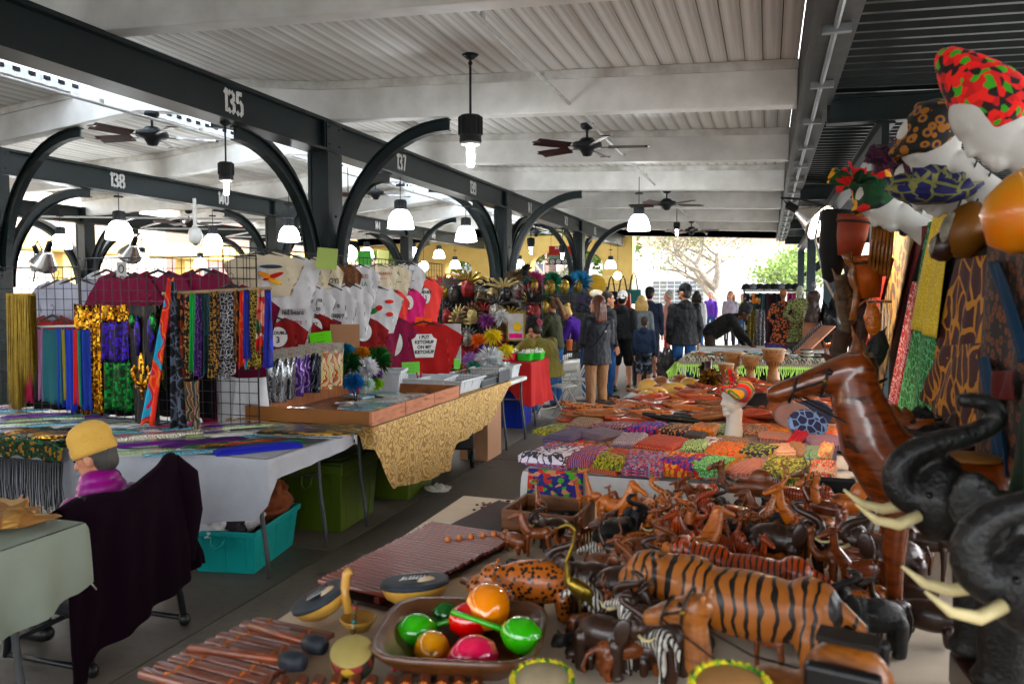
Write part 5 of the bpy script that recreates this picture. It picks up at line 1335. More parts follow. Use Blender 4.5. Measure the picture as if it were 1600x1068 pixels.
    # hair
    if hair:
        mb = MB()
        if hair != 'none':
            mb.ball(H(0, -.016, .04), (.084*s, .098*s, .100*s), HR, 16, 10); mb.ball(H(0, -.042, -.015), (.072*s, .06*s, .08*s), HR, 14, 8)
        if hair == 'long':
            for q in range(-3, 4):
                mb.tube([H(q*.022, -.07+.02*abs(q)*.3, .03), H(q*.030, -.10+.014*abs(q), -.09), H(q*.033, -.10+.018*abs(q), -.2), H(q*.03+.01*(q % 2), -.085+.02*abs(q), -.29-.02*(q % 2))], [.034*s, .038*s, .034*s, .014*s], 8)
            for sd in (-1, 1): mb.tube([H(sd*.06, .01, .06), H(sd*.083, -.01, -.05), H(sd*.09, -.02, -.16)], [.028*s, .026*s, .014*s], 8)
        if hair == 'tail': mb.tube([H(0, -.09, .05), H(0, -.135, .03), H(.0, -.15, -.08), H(.01, -.13, -.22), H(.01, -.12, -.3)], [.026*s, .034*s, .036*s, .026*s, .01*s], 8)
        if hair == 'bun': mb.ball(H(0, -.09, .09), (.05*s,)*3, HR, 12, 8); mb.ball(H(.03, -.1, .11), (.035*s,)*3, HR, 10, 6)
        if hair == 'bob':
            for q in range(-3, 4): mb.tube([H(q*.024, -.06, .03), H(q*.031, -.075, -.08), H(q*.032, -.07, -.17)], [.036*s, .04*s, .022*s], 8)
        me = remesh(mb, 'hair', .009, 2)
        vs = me.vertices; n = len(vs); co = [0.]*3*n; vs.foreach_get('co', co)
        for i in range(n):
            p_ = V(co[3*i:3*i+3]); k = .007*noise.noise(V((p_.x*70, p_.y*70, p_.z*9)))
            for a in range(3): co[3*i+a] += (p_-headc).normalized()[a]*k
        vs.foreach_set('co', co); put('hair', me, hairm, t)
    if hat:
        hm = Matrix.Rotation(R(hatrot), 3, 'Z')
        if hat == 'cap':
            mb = MB(); mb.lathe([(.102*s, .03*s), (.101*s, .06*s), (.092*s, .1*s), (.06*s, .133*s), (.0, .145*s)], (0, 0, 0), 20, None, .86, 1.02)
            mb.ball((0, 0, .146*s), .008*s, n=8, k=5)
            br = MB(); br.grid(lambda u, v: ((u-.5)*.15*s*math.sqrt(max(0, 1-(v*.92)**2.5)), (.085+.085*v)*s, (.038-.018*v-.02*(2*u-1)**2)*s), 10, 6)
            for q, nm in ((mb, 'cap'), (br, 'cap_brim')):
                q.xf((HR @ hm).to_4x4()); o = q.build(nm, hatm, t, True, loc=headc+HR @ V((0, -.01, 0))*s)
                if nm == 'cap_brim': o.modifiers.new('th', 'SOLIDIFY').thickness = .004
        if hat == 'beanie':
            mb = MB(); mb.lathe([(.101*s, .0), (.106*s, .02*s), (.105*s, .045*s), (.098*s, .055*s), (.103*s, .075*s), (.098*s, .11*s), (.075*s, .14*s), (.04*s, .158*s), (0, .163*s)], (0, 0, 0), 28, None, .87, 1.03)
            mb.xf(HR.to_4x4()); mb.build('beanie', hatm, t, True, loc=headc+HR @ V((0, -.008, .018))*s)
    if glasses:
        mb = MB()
        for sd in (-1, 1):
            mb.tube([H(sd*.033+.022*math.cos(a*PI/5), .1, .014+.018*math.sin(a*PI/5)) for a in range(11)], .002*s, 5, False)
            mb.tube([H(sd*.056, .095, .018), H(sd*.08, .0, .02)], .002*s, 5)
        mb.build('glasses', m_black, t)
    t['_'] = 0; del t['_']
    return t, dict(H=H, U=U, sh=sh, el=el, wr=wr, pel=pel*s, an=an, s=s, HR=HR, headc=headc)
def ground_at(px, Y): p = ony(px, 600, Y); return (p.x, Y, 0)
m_navy = mat('navy rain jacket', (.012, .015, .026), .65, 0, .35, 5, .1, 30); m_tan = mat('tan trousers', (.30, .175, .095), .85, 0, .2, 6, .1, 80)
m_olive = mat('olive jacket', (.19, .16, .035), .8, 0, .2, 5); m_char = mat('charcoal hoodie', (.018, .019, .022), .9, 0, .3, 6); m_kid = mat('slate blue hoodie', (.025, .042, .08), .9, 0, .2, 6)
m_jean = mat('blue jeans', (.04, .12, .28), .85, 0, .35, 5); m_blkj = mat('black jacket', (.011, .013, .017), .65, 0, .4, 5); m_blk2 = mat('black hoodie', (.012, .011, .011), .9)
m_camo = pattern('camo shorts', 'cells', ['141a28', '5a6474', '2a3448', '8a909a', '0c1018'], 22, dist=(8, .08)); m_brh = mat('auburn hair', (.13, .045, .02), .45, 0, .4, 30, stretch=(6, 6, 1)); m_bld = mat('blonde hair', (.55, .38, .16), .45, 0, .35, 30, stretch=(6, 6, 1))
m_dkh = mat('dark brown hair', (.035, .02, .012), .5, 0, .3, 40); m_gryh = mat('grey hair', (.085, .078, .072), .6, 0, .4, 40, stretch=(5, 5, 1)); m_wcap = mat('white cap cloth', (.62, .62, .6), .85); m_bcap = mat('black cap cloth', (.012, .013, .016), .8)
m_grey = mat('heather grey jersey', (.17, .19, .2), .9, 0, .15, 12); m_shoe = mat('pale sneaker', (.4, .38, .38), .7)
# woman in the aisle, nearest standing figure
P1, j = person('woman with long auburn hair in navy rain jacket and tan trousers standing in the aisle', (-2.05, 9.93, 0), R(38), 1.66, m_navy, -.13, m_tan, hair='long', hairm=m_brh, shoe=mat('grey white shoe', (.25, .25, .28), .7), turn=42, vox=.010, hood=False, wide=1.05, puff=1.1, stride=.05,
      arms={-1: ((-.1, .15, -1), (.25, .9, -.3)), 1: ((.1, .0, -1), (-.2, .9, -.4))})
MB().tube([j['U'](.13, -.115, .43), j['U'](.02, -.145, .28), j['U'](-.1, -.13, .1)], .009, 6).build('bag_strap', m_black, P1); MB().ball(j['U'](.04, -.155, .31), (.016, .01, .016), n=10, k=6).build('buckle', m_galv, P1)
# seated vendor in olive
P2, j = person('seated vendor in olive jacket and black beanie with pink flower, beside the red cloth', ground_at(856, 9.9), R(62), 1.74, m_olive, .0, m_jean, hair='short', hairm=m_dkh, hat='beanie', hatm=m_bcap, seat=.5, lean=22, nod=8, puff=1.5, wide=1.4, shoe=m_shoe,
      arms={-1: ((-.15, .8, -.6), (.1, 1, .0)), 1: ((.15, .7, -.7), (-.1, 1, -.1))})
fl_b = MB()
for i in range(12):
    a = i*PI/6; fl_b.ball(j['H'](.0+.035*math.cos(a), -.118, .055+.035*math.sin(a)), (.02, .008, .02), n=8, k=6)
for i in range(5):
    a = i*PI/2.5; fl_b.ball(j['H'](.016*math.cos(a), -.13, .055+.016*math.sin(a)), (.014, .008, .014), n=8, k=6)
fl_b.build('flower_brooch', mat('dusty pink crochet', (.36, .08, .12), .8, 0, .6, 60), P2, True)
person('woman with a light brown ponytail in an olive shirt looking down at the masks', ground_at(868, 11.2), R(78), 1.64, mat('moss green shirt', (.055, .06, .03), .85), -.02, m_jean, hair='tail', hairm=mat('light brown hair', (.20, .10, .045), .5, 0, .4, 30), lean=8, nod=22, arms={-1: ((-.1, .5, -.9), (0, 1, .1)), 1: ((.1, .4, -.9), (0, 1, .1))}, glasses=True)
person('woman with blonde hair in a bun and purple hoodie bending over the table', ground_at(918, 12.2), R(80), 1.62, mat('purple hoodie', (.085, .02, .26), .85), .0, m_jean, hair='bun', hairm=m_bld, lean=38, nod=10, arms={-1: ((-.1, .3, -.9), (0, .8, -.5)), 1: ((.1, .3, -.95), (0, .9, -.3))}, shoe=m_shoe)
person('young man with short dark hair and glasses behind the woman in navy', ground_at(949, 12.4), R(-50), 1.72, mat('dark grey tee', (.05, .05, .055), .9), -.02, m_jean, hair='short', hairm=m_dkh, turn=-20, glasses=True, face=True)
person('man in a backwards white cap, charcoal hoodie and black shorts seen from behind', ground_at(972, 13.4), R(-8), 1.72, m_char, -.04, m_blk2, True, hair='short', hairm=m_dkh, hat='cap', hatm=m_wcap, hatrot=180, hood=True, wide=1.12, stride=.06)
person('boy in a slate blue hoodie and blue camo shorts seen from behind', ground_at(1006, 13.2), R(4), 1.30, m_kid, -.03, m_camo, True, hair='short', hairm=mat('short brown hair', (.07, .045, .03), .7), hood=True, wide=1.1, stride=.03)
person('woman with shoulder length blonde hair in a grey top, behind the boy', ground_at(1001, 14.4), R(10), 1.64, m_grey, -.05, m_navy, hair='bob', hairm=m_bld)
person('man in a black cap and navy hoodie left of the man in black', ground_at(1014, 15.1), R(-4), 1.80, mat('navy hoodie', (.022, .032, .062), .9), -.05, mat('navy shorts', (.012, .016, .035), .8), True, hair='short', hairm=m_dkh, hat='cap', hatm=m_bcap, wide=1.12)
P3, j = person('tall man in a black cap, black hooded jacket and blue jeans, back to the camera', ground_at(1068, 12.6), R(18), 1.83, m_blkj, -.12, m_jean, hair='short', hairm=m_gryh, hat='cap', hatm=m_bcap, hood=True, turn=45, wide=1.12, puff=1.1, vox=.010, face=True)
bg_ = thing('plastic_bag', 'dark translucent carrier bag in the hand of the tall man in black', 'bag', Vector(P3.location)+Matrix.Rotation(R(18), 3, 'Z') @ (j['wr'][-1]+Vector((0, 0, -.1))))
me = crumple(.36, .24, .52, 33); put('bag_body', me, mat('grey film plastic', (.05, .045, .045), .3), bg_, (0, 0, -.55)); MB().tube([(-.05, 0, -.12), (-.02, 0, .01), (.02, 0, .01), (.05, 0, -.12)], .008, 6).build('handle', mat('grey film plastic', (.05, .045, .045), .3), bg_)
P4, j = person('man in a black hoodie and dark beanie bending over the bead table', ground_at(1108, 14.3), R(-92), 1.80, m_blk2, -.02, mat('dark brown trousers', (.05, .03, .02), .85), hair='short', hairm=m_dkh, hat='beanie', hatm=mat('charcoal knit', (.03, .032, .035), .9), skin=sk_d, lean=58, nod=-8, face=True,
      arms={-1: ((-.25, .35, -1), (0, .45, -.9)), 1: ((.2, .6, -.8), (.05, .65, -.75))}, puff=1.2, wide=1.1, vox=.010)
MB().box(j['U'](0, .16, .22), (.12, .004, .16), (0, 0, 0)).build('name_card', m_wprint, P4)
person('older grey haired man in a pale pink shirt beyond the tall man in black', ground_at(1043, 18), R(100), 1.74, mat('pale pink shirt', (.5, .28, .24), .85), -.03, m_red2 if False else mat('red trousers', (.4, .02, .02), .8), hair='short', hairm=mat('light grey hair', (.4, .38, .36), .7), skin=sk_p)
person('dark haired person in a white shirt, far behind the man bending over', ground_at(1087, 20), R(0), 1.74, wht, -.05, m_jean, hair='bob', hairm=m_dkh)
person('distant person in a purple top in the bright street', ground_at(1108, 27), R(170), 1.72, mat('violet top', (.13, .05, .35), .85), -.05, m_jean, hair='short', hairm=m_dkh, face=True)
person('distant person with sunglasses and a pale top near the bare tree', ground_at(1139, 24), R(170), 1.74, mat('lilac grey top', (.4, .36, .42), .85), -.05, m_navy, hair='bob', hairm=mat('sandy hair', (.4, .25, .15), .6), glasses=True, face=True)
person('distant person in green with a backpack near the clothing rack', ground_at(1158, 26), R(150), 1.66, mat('faded green top', (.2, .25, .12), .85), -.05, m_jean, hair='short', hairm=m_dkh)
# elderly vendor seated with the coat covered chair
m_mag = mat('magenta quilted nylon', (.30, .012, .24), .35, 0, .3, 6)
knit = NT('mustard ribbed knit'); wv = knit.n('ShaderNodeTexWave', {'Vector': knit.map(), 'Scale': 62., 'Distortion': 1.5}, bands_direction='Z'); nz = knit.n('ShaderNodeTexNoise', {'Vector': knit.map(), 'Scale': 140.})
knit.set('Base Color', knit.mix((.55, .30, .045), (.72, .42, .08), nz.outputs[0])); knit.set('Roughness', .95); knit.bump(wv.outputs['Fac'], .5, .006)
EX, EY = -3.08, 2.98
P5, j = person('elderly person in mustard beanie and magenta puffer seated with back to the camera', (EX+.13, EY, 0), R(84), 1.74, None, 0, mat('dark trousers', (.02, .02, .025), .85), hair='short', hairm=m_gryh, hat='beanie', hatm=knit.m, seat=.15, lean=10, nod=14, turn=22, face=True, vox=.008,
      arms={-1: ((-.15, .55, -.8), (.2, .75, .5)), 1: ((.15, .5, -.85), (-.25, .9, .2))})
s_ = j['s']; U = j['U']
mb = MB()     # quilted rings of the puffer
for z, rx, ry in ((.02, .17, .13), (.1, .185, .14), (.18, .19, .145), (.26, .19, .145), (.34, .185, .14), (.41, .165, .125), (.465, .15, .12), (.51, .12, .105), (.55, .10, .09)):
    mb.ball(U(0, -.01, z), (rx*s_, ry*s_, .055*s_), Matrix.Rotation(-R(10), 3, 'X'), 18, 8)
for sd in (-1, 1):
    for k in range(5):
        p = j['sh'][sd].lerp(j['el'][sd], k/4); mb.ball(p, (.066*s_,)*3, None, 12, 8)
    for k in range(4):
        p = j['el'][sd].lerp(j['wr'][sd], k/4.2); mb.ball(p, (.058*s_,)*3, None, 12, 8)
put('puffer_jacket', remesh(mb, 'puffer', .008, 2), m_mag, P5)
# low folding chair under the coat
fc_ = thing('camp_chair', 'low black folding camp chair carrying the dark purple coat', 'chair', (-2.97, 2.97, 0))
m_tub = mat('black chair tube', (.025, .027, .03), .35, .3)
for y in (-.31, .27):
    MB().cyl((.19, y, .03), (.14, y, .34), .017, n=10).build('leg', m_tub, fc_, True); MB().cyl((-.3, y, .03), (-.26, y, .34), .017, n=10).build('leg', m_tub, fc_, True)
    MB().cyl((.2, y, .04), (-.3, y, .04), .014, n=8).build('foot_bar', m_tub, fc_, True); MB().ball((.19, y, .035), (.03, .03, .035), n=10, k=8).build('foot_cap', m_black, fc_, True)
    MB().tube([(.14, y, .3), (.16, y, .55), (.17, y, .80)], .015, 8).build('back_post', m_tub, fc_, True)
MB().bar((-.28, -.3, .1), (.14, .3, .3), .02, .02).build('cross_brace', m_tub, fc_); MB().bar((-.28, .3, .1), (.14, -.3, .3), .02, .02).build('cross_brace', m_tub, fc_)
MB().box((-.06, 0, .3), (.44, .6, .012)).build('seat', m_black, fc_); MB().box((.165, 0, .62), (.012, .6, .3)).build('backrest', m_black, fc_)
text('FOREST', .03, m_wprint, fc_, (.192, -.305, .2), (R(90), R(-80), R(75)), 'lettering', .0005) if False else None
# coat over the chair back
m_coat = mat('dark aubergine wool', (.014, .004, .012), 1., 0, .3, 4, .15, 120, spec=.08)
mb = MB()
CXP = [(2.56, .77), (2.66, .80), (2.78, .79), (2.9, .77), (3.0, .785), (3.12, .84), (3.20, .89), (3.25, .83), (3.28, .72)]
def cb(u):   # hem height along y
    return .02 if u < .1 else (.10+.22*(u-.1)/.9 if u < .93 else .30)
def coatf(u, v):
    k = u*(len(CXP)-1); i = min(int(k), len(CXP)-2); f = k-i
    y = CXP[i][0]*(1-f)+CXP[i+1][0]*f; zt = CXP[i][1]*(1-f)+CXP[i+1][1]*f
    zb = cb(u)
    fold = .02*math.sin(u*19+v*1.5)*v+.012*math.sin(u*41+v*3)*v+.02*noise.noise(Vector((u*5, v*4, 2)))
    return (-2.795+.06*v+fold+.02*math.sin(u*PI), y+(u-.5)*.05*v*2, zt*(1-v)+zb*v)
mb.grid(coatf, 60, 34)
def coatb(u, v):
    x, y, z = coatf(u, 0); return (x-.10*math.sin(v*PI/2)-.02*v, y, z-.0-(.16*v*v)+.012*math.sin(v*PI))
mb.grid(coatb, 60, 10)
o = mb.build('coat', m_coat, None, True); tag(o, 'dark aubergine coat draped over the back of the low chair', 'coat'); o.modifiers.new('th', 'SOLIDIFY').thickness = .012
# coat sleeve
o2 = MB().tube([(-2.81, 3.22, .85), (-2.78, 3.28, .76), (-2.77, 3.29, .58), (-2.78, 3.26, .40), (-2.77, 3.25, .33)], [.035, .06, .062, .055, .05], 12, up=(1, 0, 0)).build('sleeve', m_coat, o, True)
MB().tube([(-2.66, 2.45, .56), (-2.68, 2.55, .5), (-2.7, 2.62, .42)], .004, 6).build('drawstring', m_conduit, o, True)
# folding chair in the aisle
ch = thing('folding_chair', 'white metal folding chair beside the seated vendor', 'chair', ground_at(874, 10.25), R(68)); mw = mat('off white steel', (.42, .41, .38), .4, .2)
for s in (-1, 1):
    MB().tube([(s*.2, .26, 0), (s*.2, .02, .42), (s*.19, -.16, .8)], .012, 8).build('front_frame', mw, ch, True); MB().tube([(s*.18, -.28, 0), (s*.18, .0, .4), (s*.18, .16, .44)], .012, 8).build('rear_leg', mw, ch, True)
MB().box((0, .02, .44), (.38, .38, .02)).build('seat', mw, ch, bevel=.008); MB().grid(lambda u, v: ((u-.5)*.38, -.155+.03*(2*u-1)**2*-1+.03-.04*v, .62+.18*v), 8, 3).build('backrest', mw, ch, True).modifiers.new('t', 'SOLIDIFY').thickness = .01
for z, y in ((.12, .2), (.12, -.19)): MB().cyl((-.2, y, z), (.2, y, z), .008, n=6).build('rung', mw, ch)
MB().box((0, 0, 0), (.005, .005, .005))
c2 = dup(ch, ground_at(905, 11.1), R(95), 'second white folding chair partly hidden by the tan trousers')
# white folding table with baskets, red cloth table, totes
folding_table('white_table', 'small white topped folding table with two white baskets', -3.35, -2.62, 7.95, 8.75, .73, inset=.06)
m_wb = mat('white plastic', (.6, .62, .64), .35)
tub('white_basket', 'white plastic basket nearer the camera on the small white table', (-2.88, 8.12, .735), (.34, .26), .14, m_wb, handle=False)
tub('white_basket', 'white plastic basket at the back of the small white table', (-2.84, 8.48, .735), (.36, .28), .14, m_wb, handle=False)
tub('storage_bin', 'blue plastic tote on the floor beyond the white table', ground_at(795, 9.6), (.55, .6), .46, mat('blue plastic', (.008, .05, .35), .35), rot=R(5), handle=False)
tub('storage_bin', 'teal plastic tote standing on the blue one', (ground_at(792, 9.6)[0], 9.6, .48), (.5, .55), .2, mat('teal plastic', (.04, .2, .16), .4), rot=R(5), handle=False, lid=m_wb)
rx = ground_at(810, 9.5)[0]
tag(cloth_cover(rx-.5, rx+.32, 8.95, 9.75, .86, (.3, .42, .42, .3), mat('red cloth', (.42, .006, .008), .8, 0, .2, 4), seed=12, ripple=.03, dropf=lambda x, y, d: d*(1+.25*math.sin(x*9))), 'red tablecloth hanging in points over the far vendor table', 'tablecloth')
folding_table('vendor_table', 'folding table under the red cloth', rx-.45, rx+.27, 9., 9.7, .85)
for i, (px, Y, c, l) in enumerate(((822, 9.2, (.06, .5, .06), 'bright green plastic basket on the left of the red cloth'), (838, 9.35, (.06, .5, .06), 'bright green plastic basket at the right end of the red cloth'), (797, 9.15, (.7, .02, .12), 'hot pink plastic basket on the red cloth'))):
    tub('plastic_basket', l, (ony(px, 500, Y).x, Y, .865), (.17, .2), .09, mat('basket plastic %d' % i, c, .4), handle=False)
    for k in range(3): o = put('toy_heap', crumple(.12, .12, .06, 50+i*3+k), cello[k], None, (ony(px, 500, Y).x+.02*(k-1), Y+.04*(k-1), .92+.01*k)); tag(o, '%s trinkets heaped in the %s basket' % (['silver', 'multicoloured', 'greenish'][k], ('left green', 'right green', 'pink')[i]), 'trinkets', 'trinkets in the bright baskets')
o = thing('drink_cup', 'tall drink cup with a straw on the table behind the vendor', 'cup', (ony(890, 500, 11).x, 11, .86)); MB().lathe([(.035, 0), (.045, .15), (.046, .155), (0, .155)], n=14).build('cup', mat('orange drink', (.6, .2, .08), .3), o, True); MB().cyl((0, 0, .15), (.02, 0, .24), .004, n=6).build('straw', m_wb, o)
# ============================================================ MASK RACKS
m_gold = mat('antique gold paint', (.30, .21, .05), .32, .6, .5, 30); m_bronze = mat('dull bronze paint', (.14, .10, .05), .35, .6, .5, 30); m_silver = mat('antique silver paint', (.28, .27, .25), .35, .6, .4, 30)
m_mred = mat('dark red paint', (.22, .02, .02), .4, .2, .4, 30)
def mask_mesh(seed):
    r = random.Random(seed); mb = MB()
    def fn(u, v):
        x = (u-.5)*.16; z = (.5-v)*.21
        k = 1-(x/.085)**2*(1+.5*max(0, -z)/.1); e = max(0, 1-(abs(x)/.082)**2.2-(abs(z)/.107)**3)
        w_ = math.sqrt(max(.0, 1-(z/.11)**2 if z > 0 else 1-(z/.13)**2)); xx = x*w_
        y = -.06*max(0, 1-(x/.082)**2)*w_
        y -= .03*math.exp(-(x/.012)**2)*math.exp(-((z+.01)/.03)**2)                  # nose
        y += .022*(math.exp(-((abs(x)-.032)/.014)**2-((z-.022)/.012)**2))           # eye sockets
        y -= .008*math.exp(-(x/.025)**2-((z+.06)/.01)**2)
        return (xx, y, z)
    mb.grid(fn, 16, 18)
    return mb.mesh('mask_face', True)
mface = mask_mesh(1)
def horns(kind, seed):
    r = random.Random(seed); mb = MB()
    if kind == 0:   # jester: curling points with bells
        for a in (-1, -.55, -.15, .2, .6, 1):
            d = Vector((math.sin(a*1.1), 0, math.cos(a*1.1))); p = Vector((a*.05, -.02, .07)); L = r.uniform(.12, .18)
            pts = [p, p+d*L*.4, p+d*L*.75+Vector((a*.03, -.02, 0)), p+d*L+Vector((a*.05, -.03, -.03))]
            mb.tube(pts, [.026, .022, .014, .004], 7); mb.ball(pts[-1], .009, n=6, k=4)
    elif kind == 1: # plumes
        for i in range(16):
            a = (i/15-.5)*2.3; L = r.uniform(.13, .2); d = Vector((math.sin(a), r.uniform(-.2, .1), math.cos(a)))
            p = Vector((a*.03, -.01, .08)); sdv = Vector((d.z, 0, -d.x))*.013
            mb._add([p-sdv*.5, p+d*L*.6-sdv, p+d*L, p+d*L*.6+sdv, p+sdv*.5], [(0, 1, 2, 3, 4)])
    else:           # sun rays / wings
        for i in range(11):
            a = (i/10-.5)*3.4; L = r.uniform(.06, .11); d = Vector((math.sin(a), 0, math.cos(a)*1.0)); c = Vector((math.sin(a)*.07, -.01, math.cos(a)*.09))
            mb.tube([c, c+d*L*.5+Vector((0, -.015, 0)), c+d*L], [.018, .014, .003], 6)
    for k in range(6):
        a = k/5*2-1; mb.ball((a*.065, -.045*(1-a*a*.6), .085), .013, n=6, k=5)
    return mb.mesh('mask_crest', True)
HN = [horns(k % 3, k) for k in range(6)]
mm = [m_gold, m_bronze, m_silver, m_mred, mat('black lacquer', (.015, .013, .014), .3, 0, .2, 20), mat('pewter', (.09, .085, .08), .35, .6, .4, 30), mat('ivory gold paint', (.42, .34, .17), .4, .2, .3, 30)]
mnm = ['gold', 'bronze', 'silver', 'dark red', 'black', 'pewter', 'ivory']
wire_panel('black wire rack covered with carnival masks, facing the camera', (hx(672, 10.3), 10.34), (hx(846, 10.3), 10.34), .5, 1.83, .1)
adj = ['ridged', 'plumed', 'rayed']
hang('black cloth backing behind the carnival masks', 'cloth', (hx(674, 10.5), 10.5, 1.8), (hx(846, 10.5), 10.5, 1.8), 1.1, m_blk2, .02, 5, name='backing_cloth')  # added sheet standing in for the dark clutter behind the masks
hang('black cloth backing behind the feather masks along the aisle', 'cloth', (hx(842, 11.8)-.15, 11.8, 1.8), (hx(960, 16)-.15, 16, 1.8), 1.2, m_blk2, .03, 9, name='backing_cloth')  # added too, darkens the background of the aisle rack
row_y = [455, 486, 527, 566]
cnt = 0; usedl = {}
for r_ in range(4):
    n = 8
    for c in range(n):
        px = 690+c*19.5+(9 if r_ % 2 else 0)+rnd.uniform(-3, 3); py = row_y[r_]+rnd.uniform(-7, 7)+(c % 2)*8
        if px > 842: continue
        a = (r_*3+c*5) % 7; b = (r_+c*2+3) % 7; k = rnd.randrange(6); sc = rnd.uniform(1.0, 1.3)
        p = ony(px, py, 10.3-.05*(r_ % 2)-.03*(c % 3))
        rn = ['top', 'second', 'third', 'bottom'][r_]; cn = ['leftmost', 'second', 'third', 'fourth', 'fifth', 'sixth', 'seventh', 'rightmost'][c]
        t = thing('carnival_mask', '%s mask with %s %s crest, %s in the %s row' % (mnm[a], adj[k % 3], mnm[b], cn, rn), 'mask', p, (0, rnd.uniform(-.15, .15), rnd.uniform(-.2, .45)), 'carnival masks on the rack', scale=sc)
        put('face', mface, mm[a], t, objmat=True); put('crest', HN[k], mm[b], t, objmat=True)
        cnt += 1
# second rack running along the aisle behind the browsing people
wire_panel('wire rack of feather masks and bags running along the aisle', (hx(842, 11.6), 11.7), (hx(985, 17), 17), .5, 1.85, .1)
ft = [(835, 437, 10.5, 'pink and purple', (.55, .12, .3), .17), (862, 440, 11.2, 'emerald green', (.01, .22, .12), .2), (905, 440, 12.4, 'turquoise blue', (.01, .22, .38), .24), (852, 470, 11.2, 'deep green', (.005, .12, .05), .17), (812, 440, 10.4, 'royal blue', (.01, .03, .3), .09), (822, 437, 10.35, 'pale teal', (.1, .3, .32), .08), (884, 440, 12, 'black', (.02, .02, .03), .14), (815, 495, 10.2, 'white', (.6, .6, .62), .13), (798, 442, 10.4, 'olive and white', (.3, .28, .2), .1),
      (852, 505, 12.9, 'dark teal', (.01, .1, .14), .12), (893, 512, 14.5, 'blue and white', (.1, .25, .4), .14)]
for i, (px, py, Y, n, c, s) in enumerate(ft):
    p = ony(px, py, Y); t = thing('feather_mask', n+' feather plume mask hanging on the aisle rack', 'mask', p, group='feather masks on the aisle rack')
    burst(None, None, (0, 0, 0), s, fc('m '+n, c), 420, 'plume', seed=60+i, thin=.006, up=.8, parent=t)
    if s > .13: put('face', mface, m_gold, t, (0, -.09, -.07), objmat=True)
# black plume, hanging bags, hats
burst('tall black feather plume on top of the mask rack', 'mask', ony(820, 425, 10.3), .16, m_fringe_k, 60, 'black_plume', seed=91, thin=.012, up=1.4)
def handbag(label, px, py, Y, w_, h_, m):
    p = ony(px, py, Y); t = thing('handbag', label, 'handbag', p)
    mb = MB(); mb.prism([(-w_/2, -h_), (w_/2, -h_), (w_*.44, 0), (-w_*.44, 0)], -.05, .05); mb.build('bag_body', m, t, bevel=.015)
    for y in (-.03, .03): MB().tube([(-w_*.25, y, 0), (-w_*.12, y, h_*.9), (0, y, h_*1.15), (w_*.12, y, h_*.9), (w_*.25, y, 0)], .009, 6).build('strap', mat('dark strap', (.06, .03, .02), .6), t, True)
handbag('red leather handbag hanging at the end of the aisle rack', 973, 458, 15.5, .34, .3, mat('red leather', (.35, .03, .015), .45))
handbag('teal handbag hanging highest at the far end of the rack', 990, 452, 16.5, .34, .3, mat('teal leather', (.01, .18, .17), .5))
handbag('small dark patterned bag between the hat and the feather masks', 915, 455, 13.2, .3, .36, pattern('purple patch cloth', 'cells', ['2a2030', '604070', '203038', '505060'], 20))
handbag('black bag with thin straps beside the red handbag', 955, 455, 14.6, .26, .24, m_blk2)
t = thing('straw_hat', 'ochre bag shaped hat form with a white half circle above the woman in navy', 'hat', ony(930, 447, 13.0), (0, 0, R(30)))
MB().ball((0, 0, 0), (.19, .06, .2), n=20, k=12).build('disc', mat('ochre felt', (.28, .18, .015), .9), t, True); MB().ball((0, -.05, -.12), (.12, .02, .07), n=16, k=8).build('half_moon', crm, t, True)
for i, (px, py, Y, m, l) in enumerate(((757, 522, 8.9, None, 'x'),)): pass
bd = thing('display_board', 'wooden framed display board with a yellow mask picture and pink card', 'display board', ony(806, 510, 9.9), (0, 0, R(15)))
MB().box((0, 0, 0), (.2, .02, .34)).build('panel', mat('white board', (.55, .55, .55), .6), bd)
fb_ = MB()
for s in (-1, 1): fb_.box((s*.11, -.004, 0), (.02, .03, .38)); fb_.box((0, -.004, s*.18), (.20, .03, .02))
fb_.build('frame', m_gold, bd); MB().ball((.02, -.015, .0), (.055, .006, .06), n=14, k=8).build('yellow_picture', mat('yellow print', (.7, .5, .03), .7), bd, True); MB().box((0, -.014, -.12), (.17, .006, .06)).build('pink_card', mat('hot pink card', (.75, .03, .25), .7), bd)
# distant market sign under the arch
sg = thing('market_sign', 'red and white hanging sign with a row of four round symbols in the middle arch', 'sign', ony(877, 398, 22.5), (0, 0, R(20)))
MB().box((0, 0, .12), (.72, .04, .26)).build('red_panel', mat('red sign paint', (.42, .035, .02), .5), sg); MB().box((0, -.004, -.065), (.72, .04, .1)).build('green_panel', mat('sage sign paint', (.2, .28, .2), .5), sg); MB().box((0, 0, -.2), (.72, .04, .17)).build('symbol_panel', mat('brown sign paint', (.10, .035, .02), .5), sg)
text('MARKET', .1, m_wprint, sg, (0, -.024, .19), (R(90), 0, 0), bold=.003)
for i in range(4):
    MB().tube([(-.26+.175*i+.058*math.cos(a*PI/8), -.025, -.2+.058*math.sin(a*PI/8)) for a in range(17)], .009, 5, False).build('ring_symbol', m_wprint, sg)
    MB().box((-.26+.175*i, -.024, -.2), (.07, .006, .035), (0, .6*(i % 2)-.3, 0)).build('symbol_mark', m_wprint, sg)
for s in (-1, 1): MB().cyl((s*.3, 0, .25), (s*.3, 0, .95), .006, n=5).build('chain', m_black, sg)

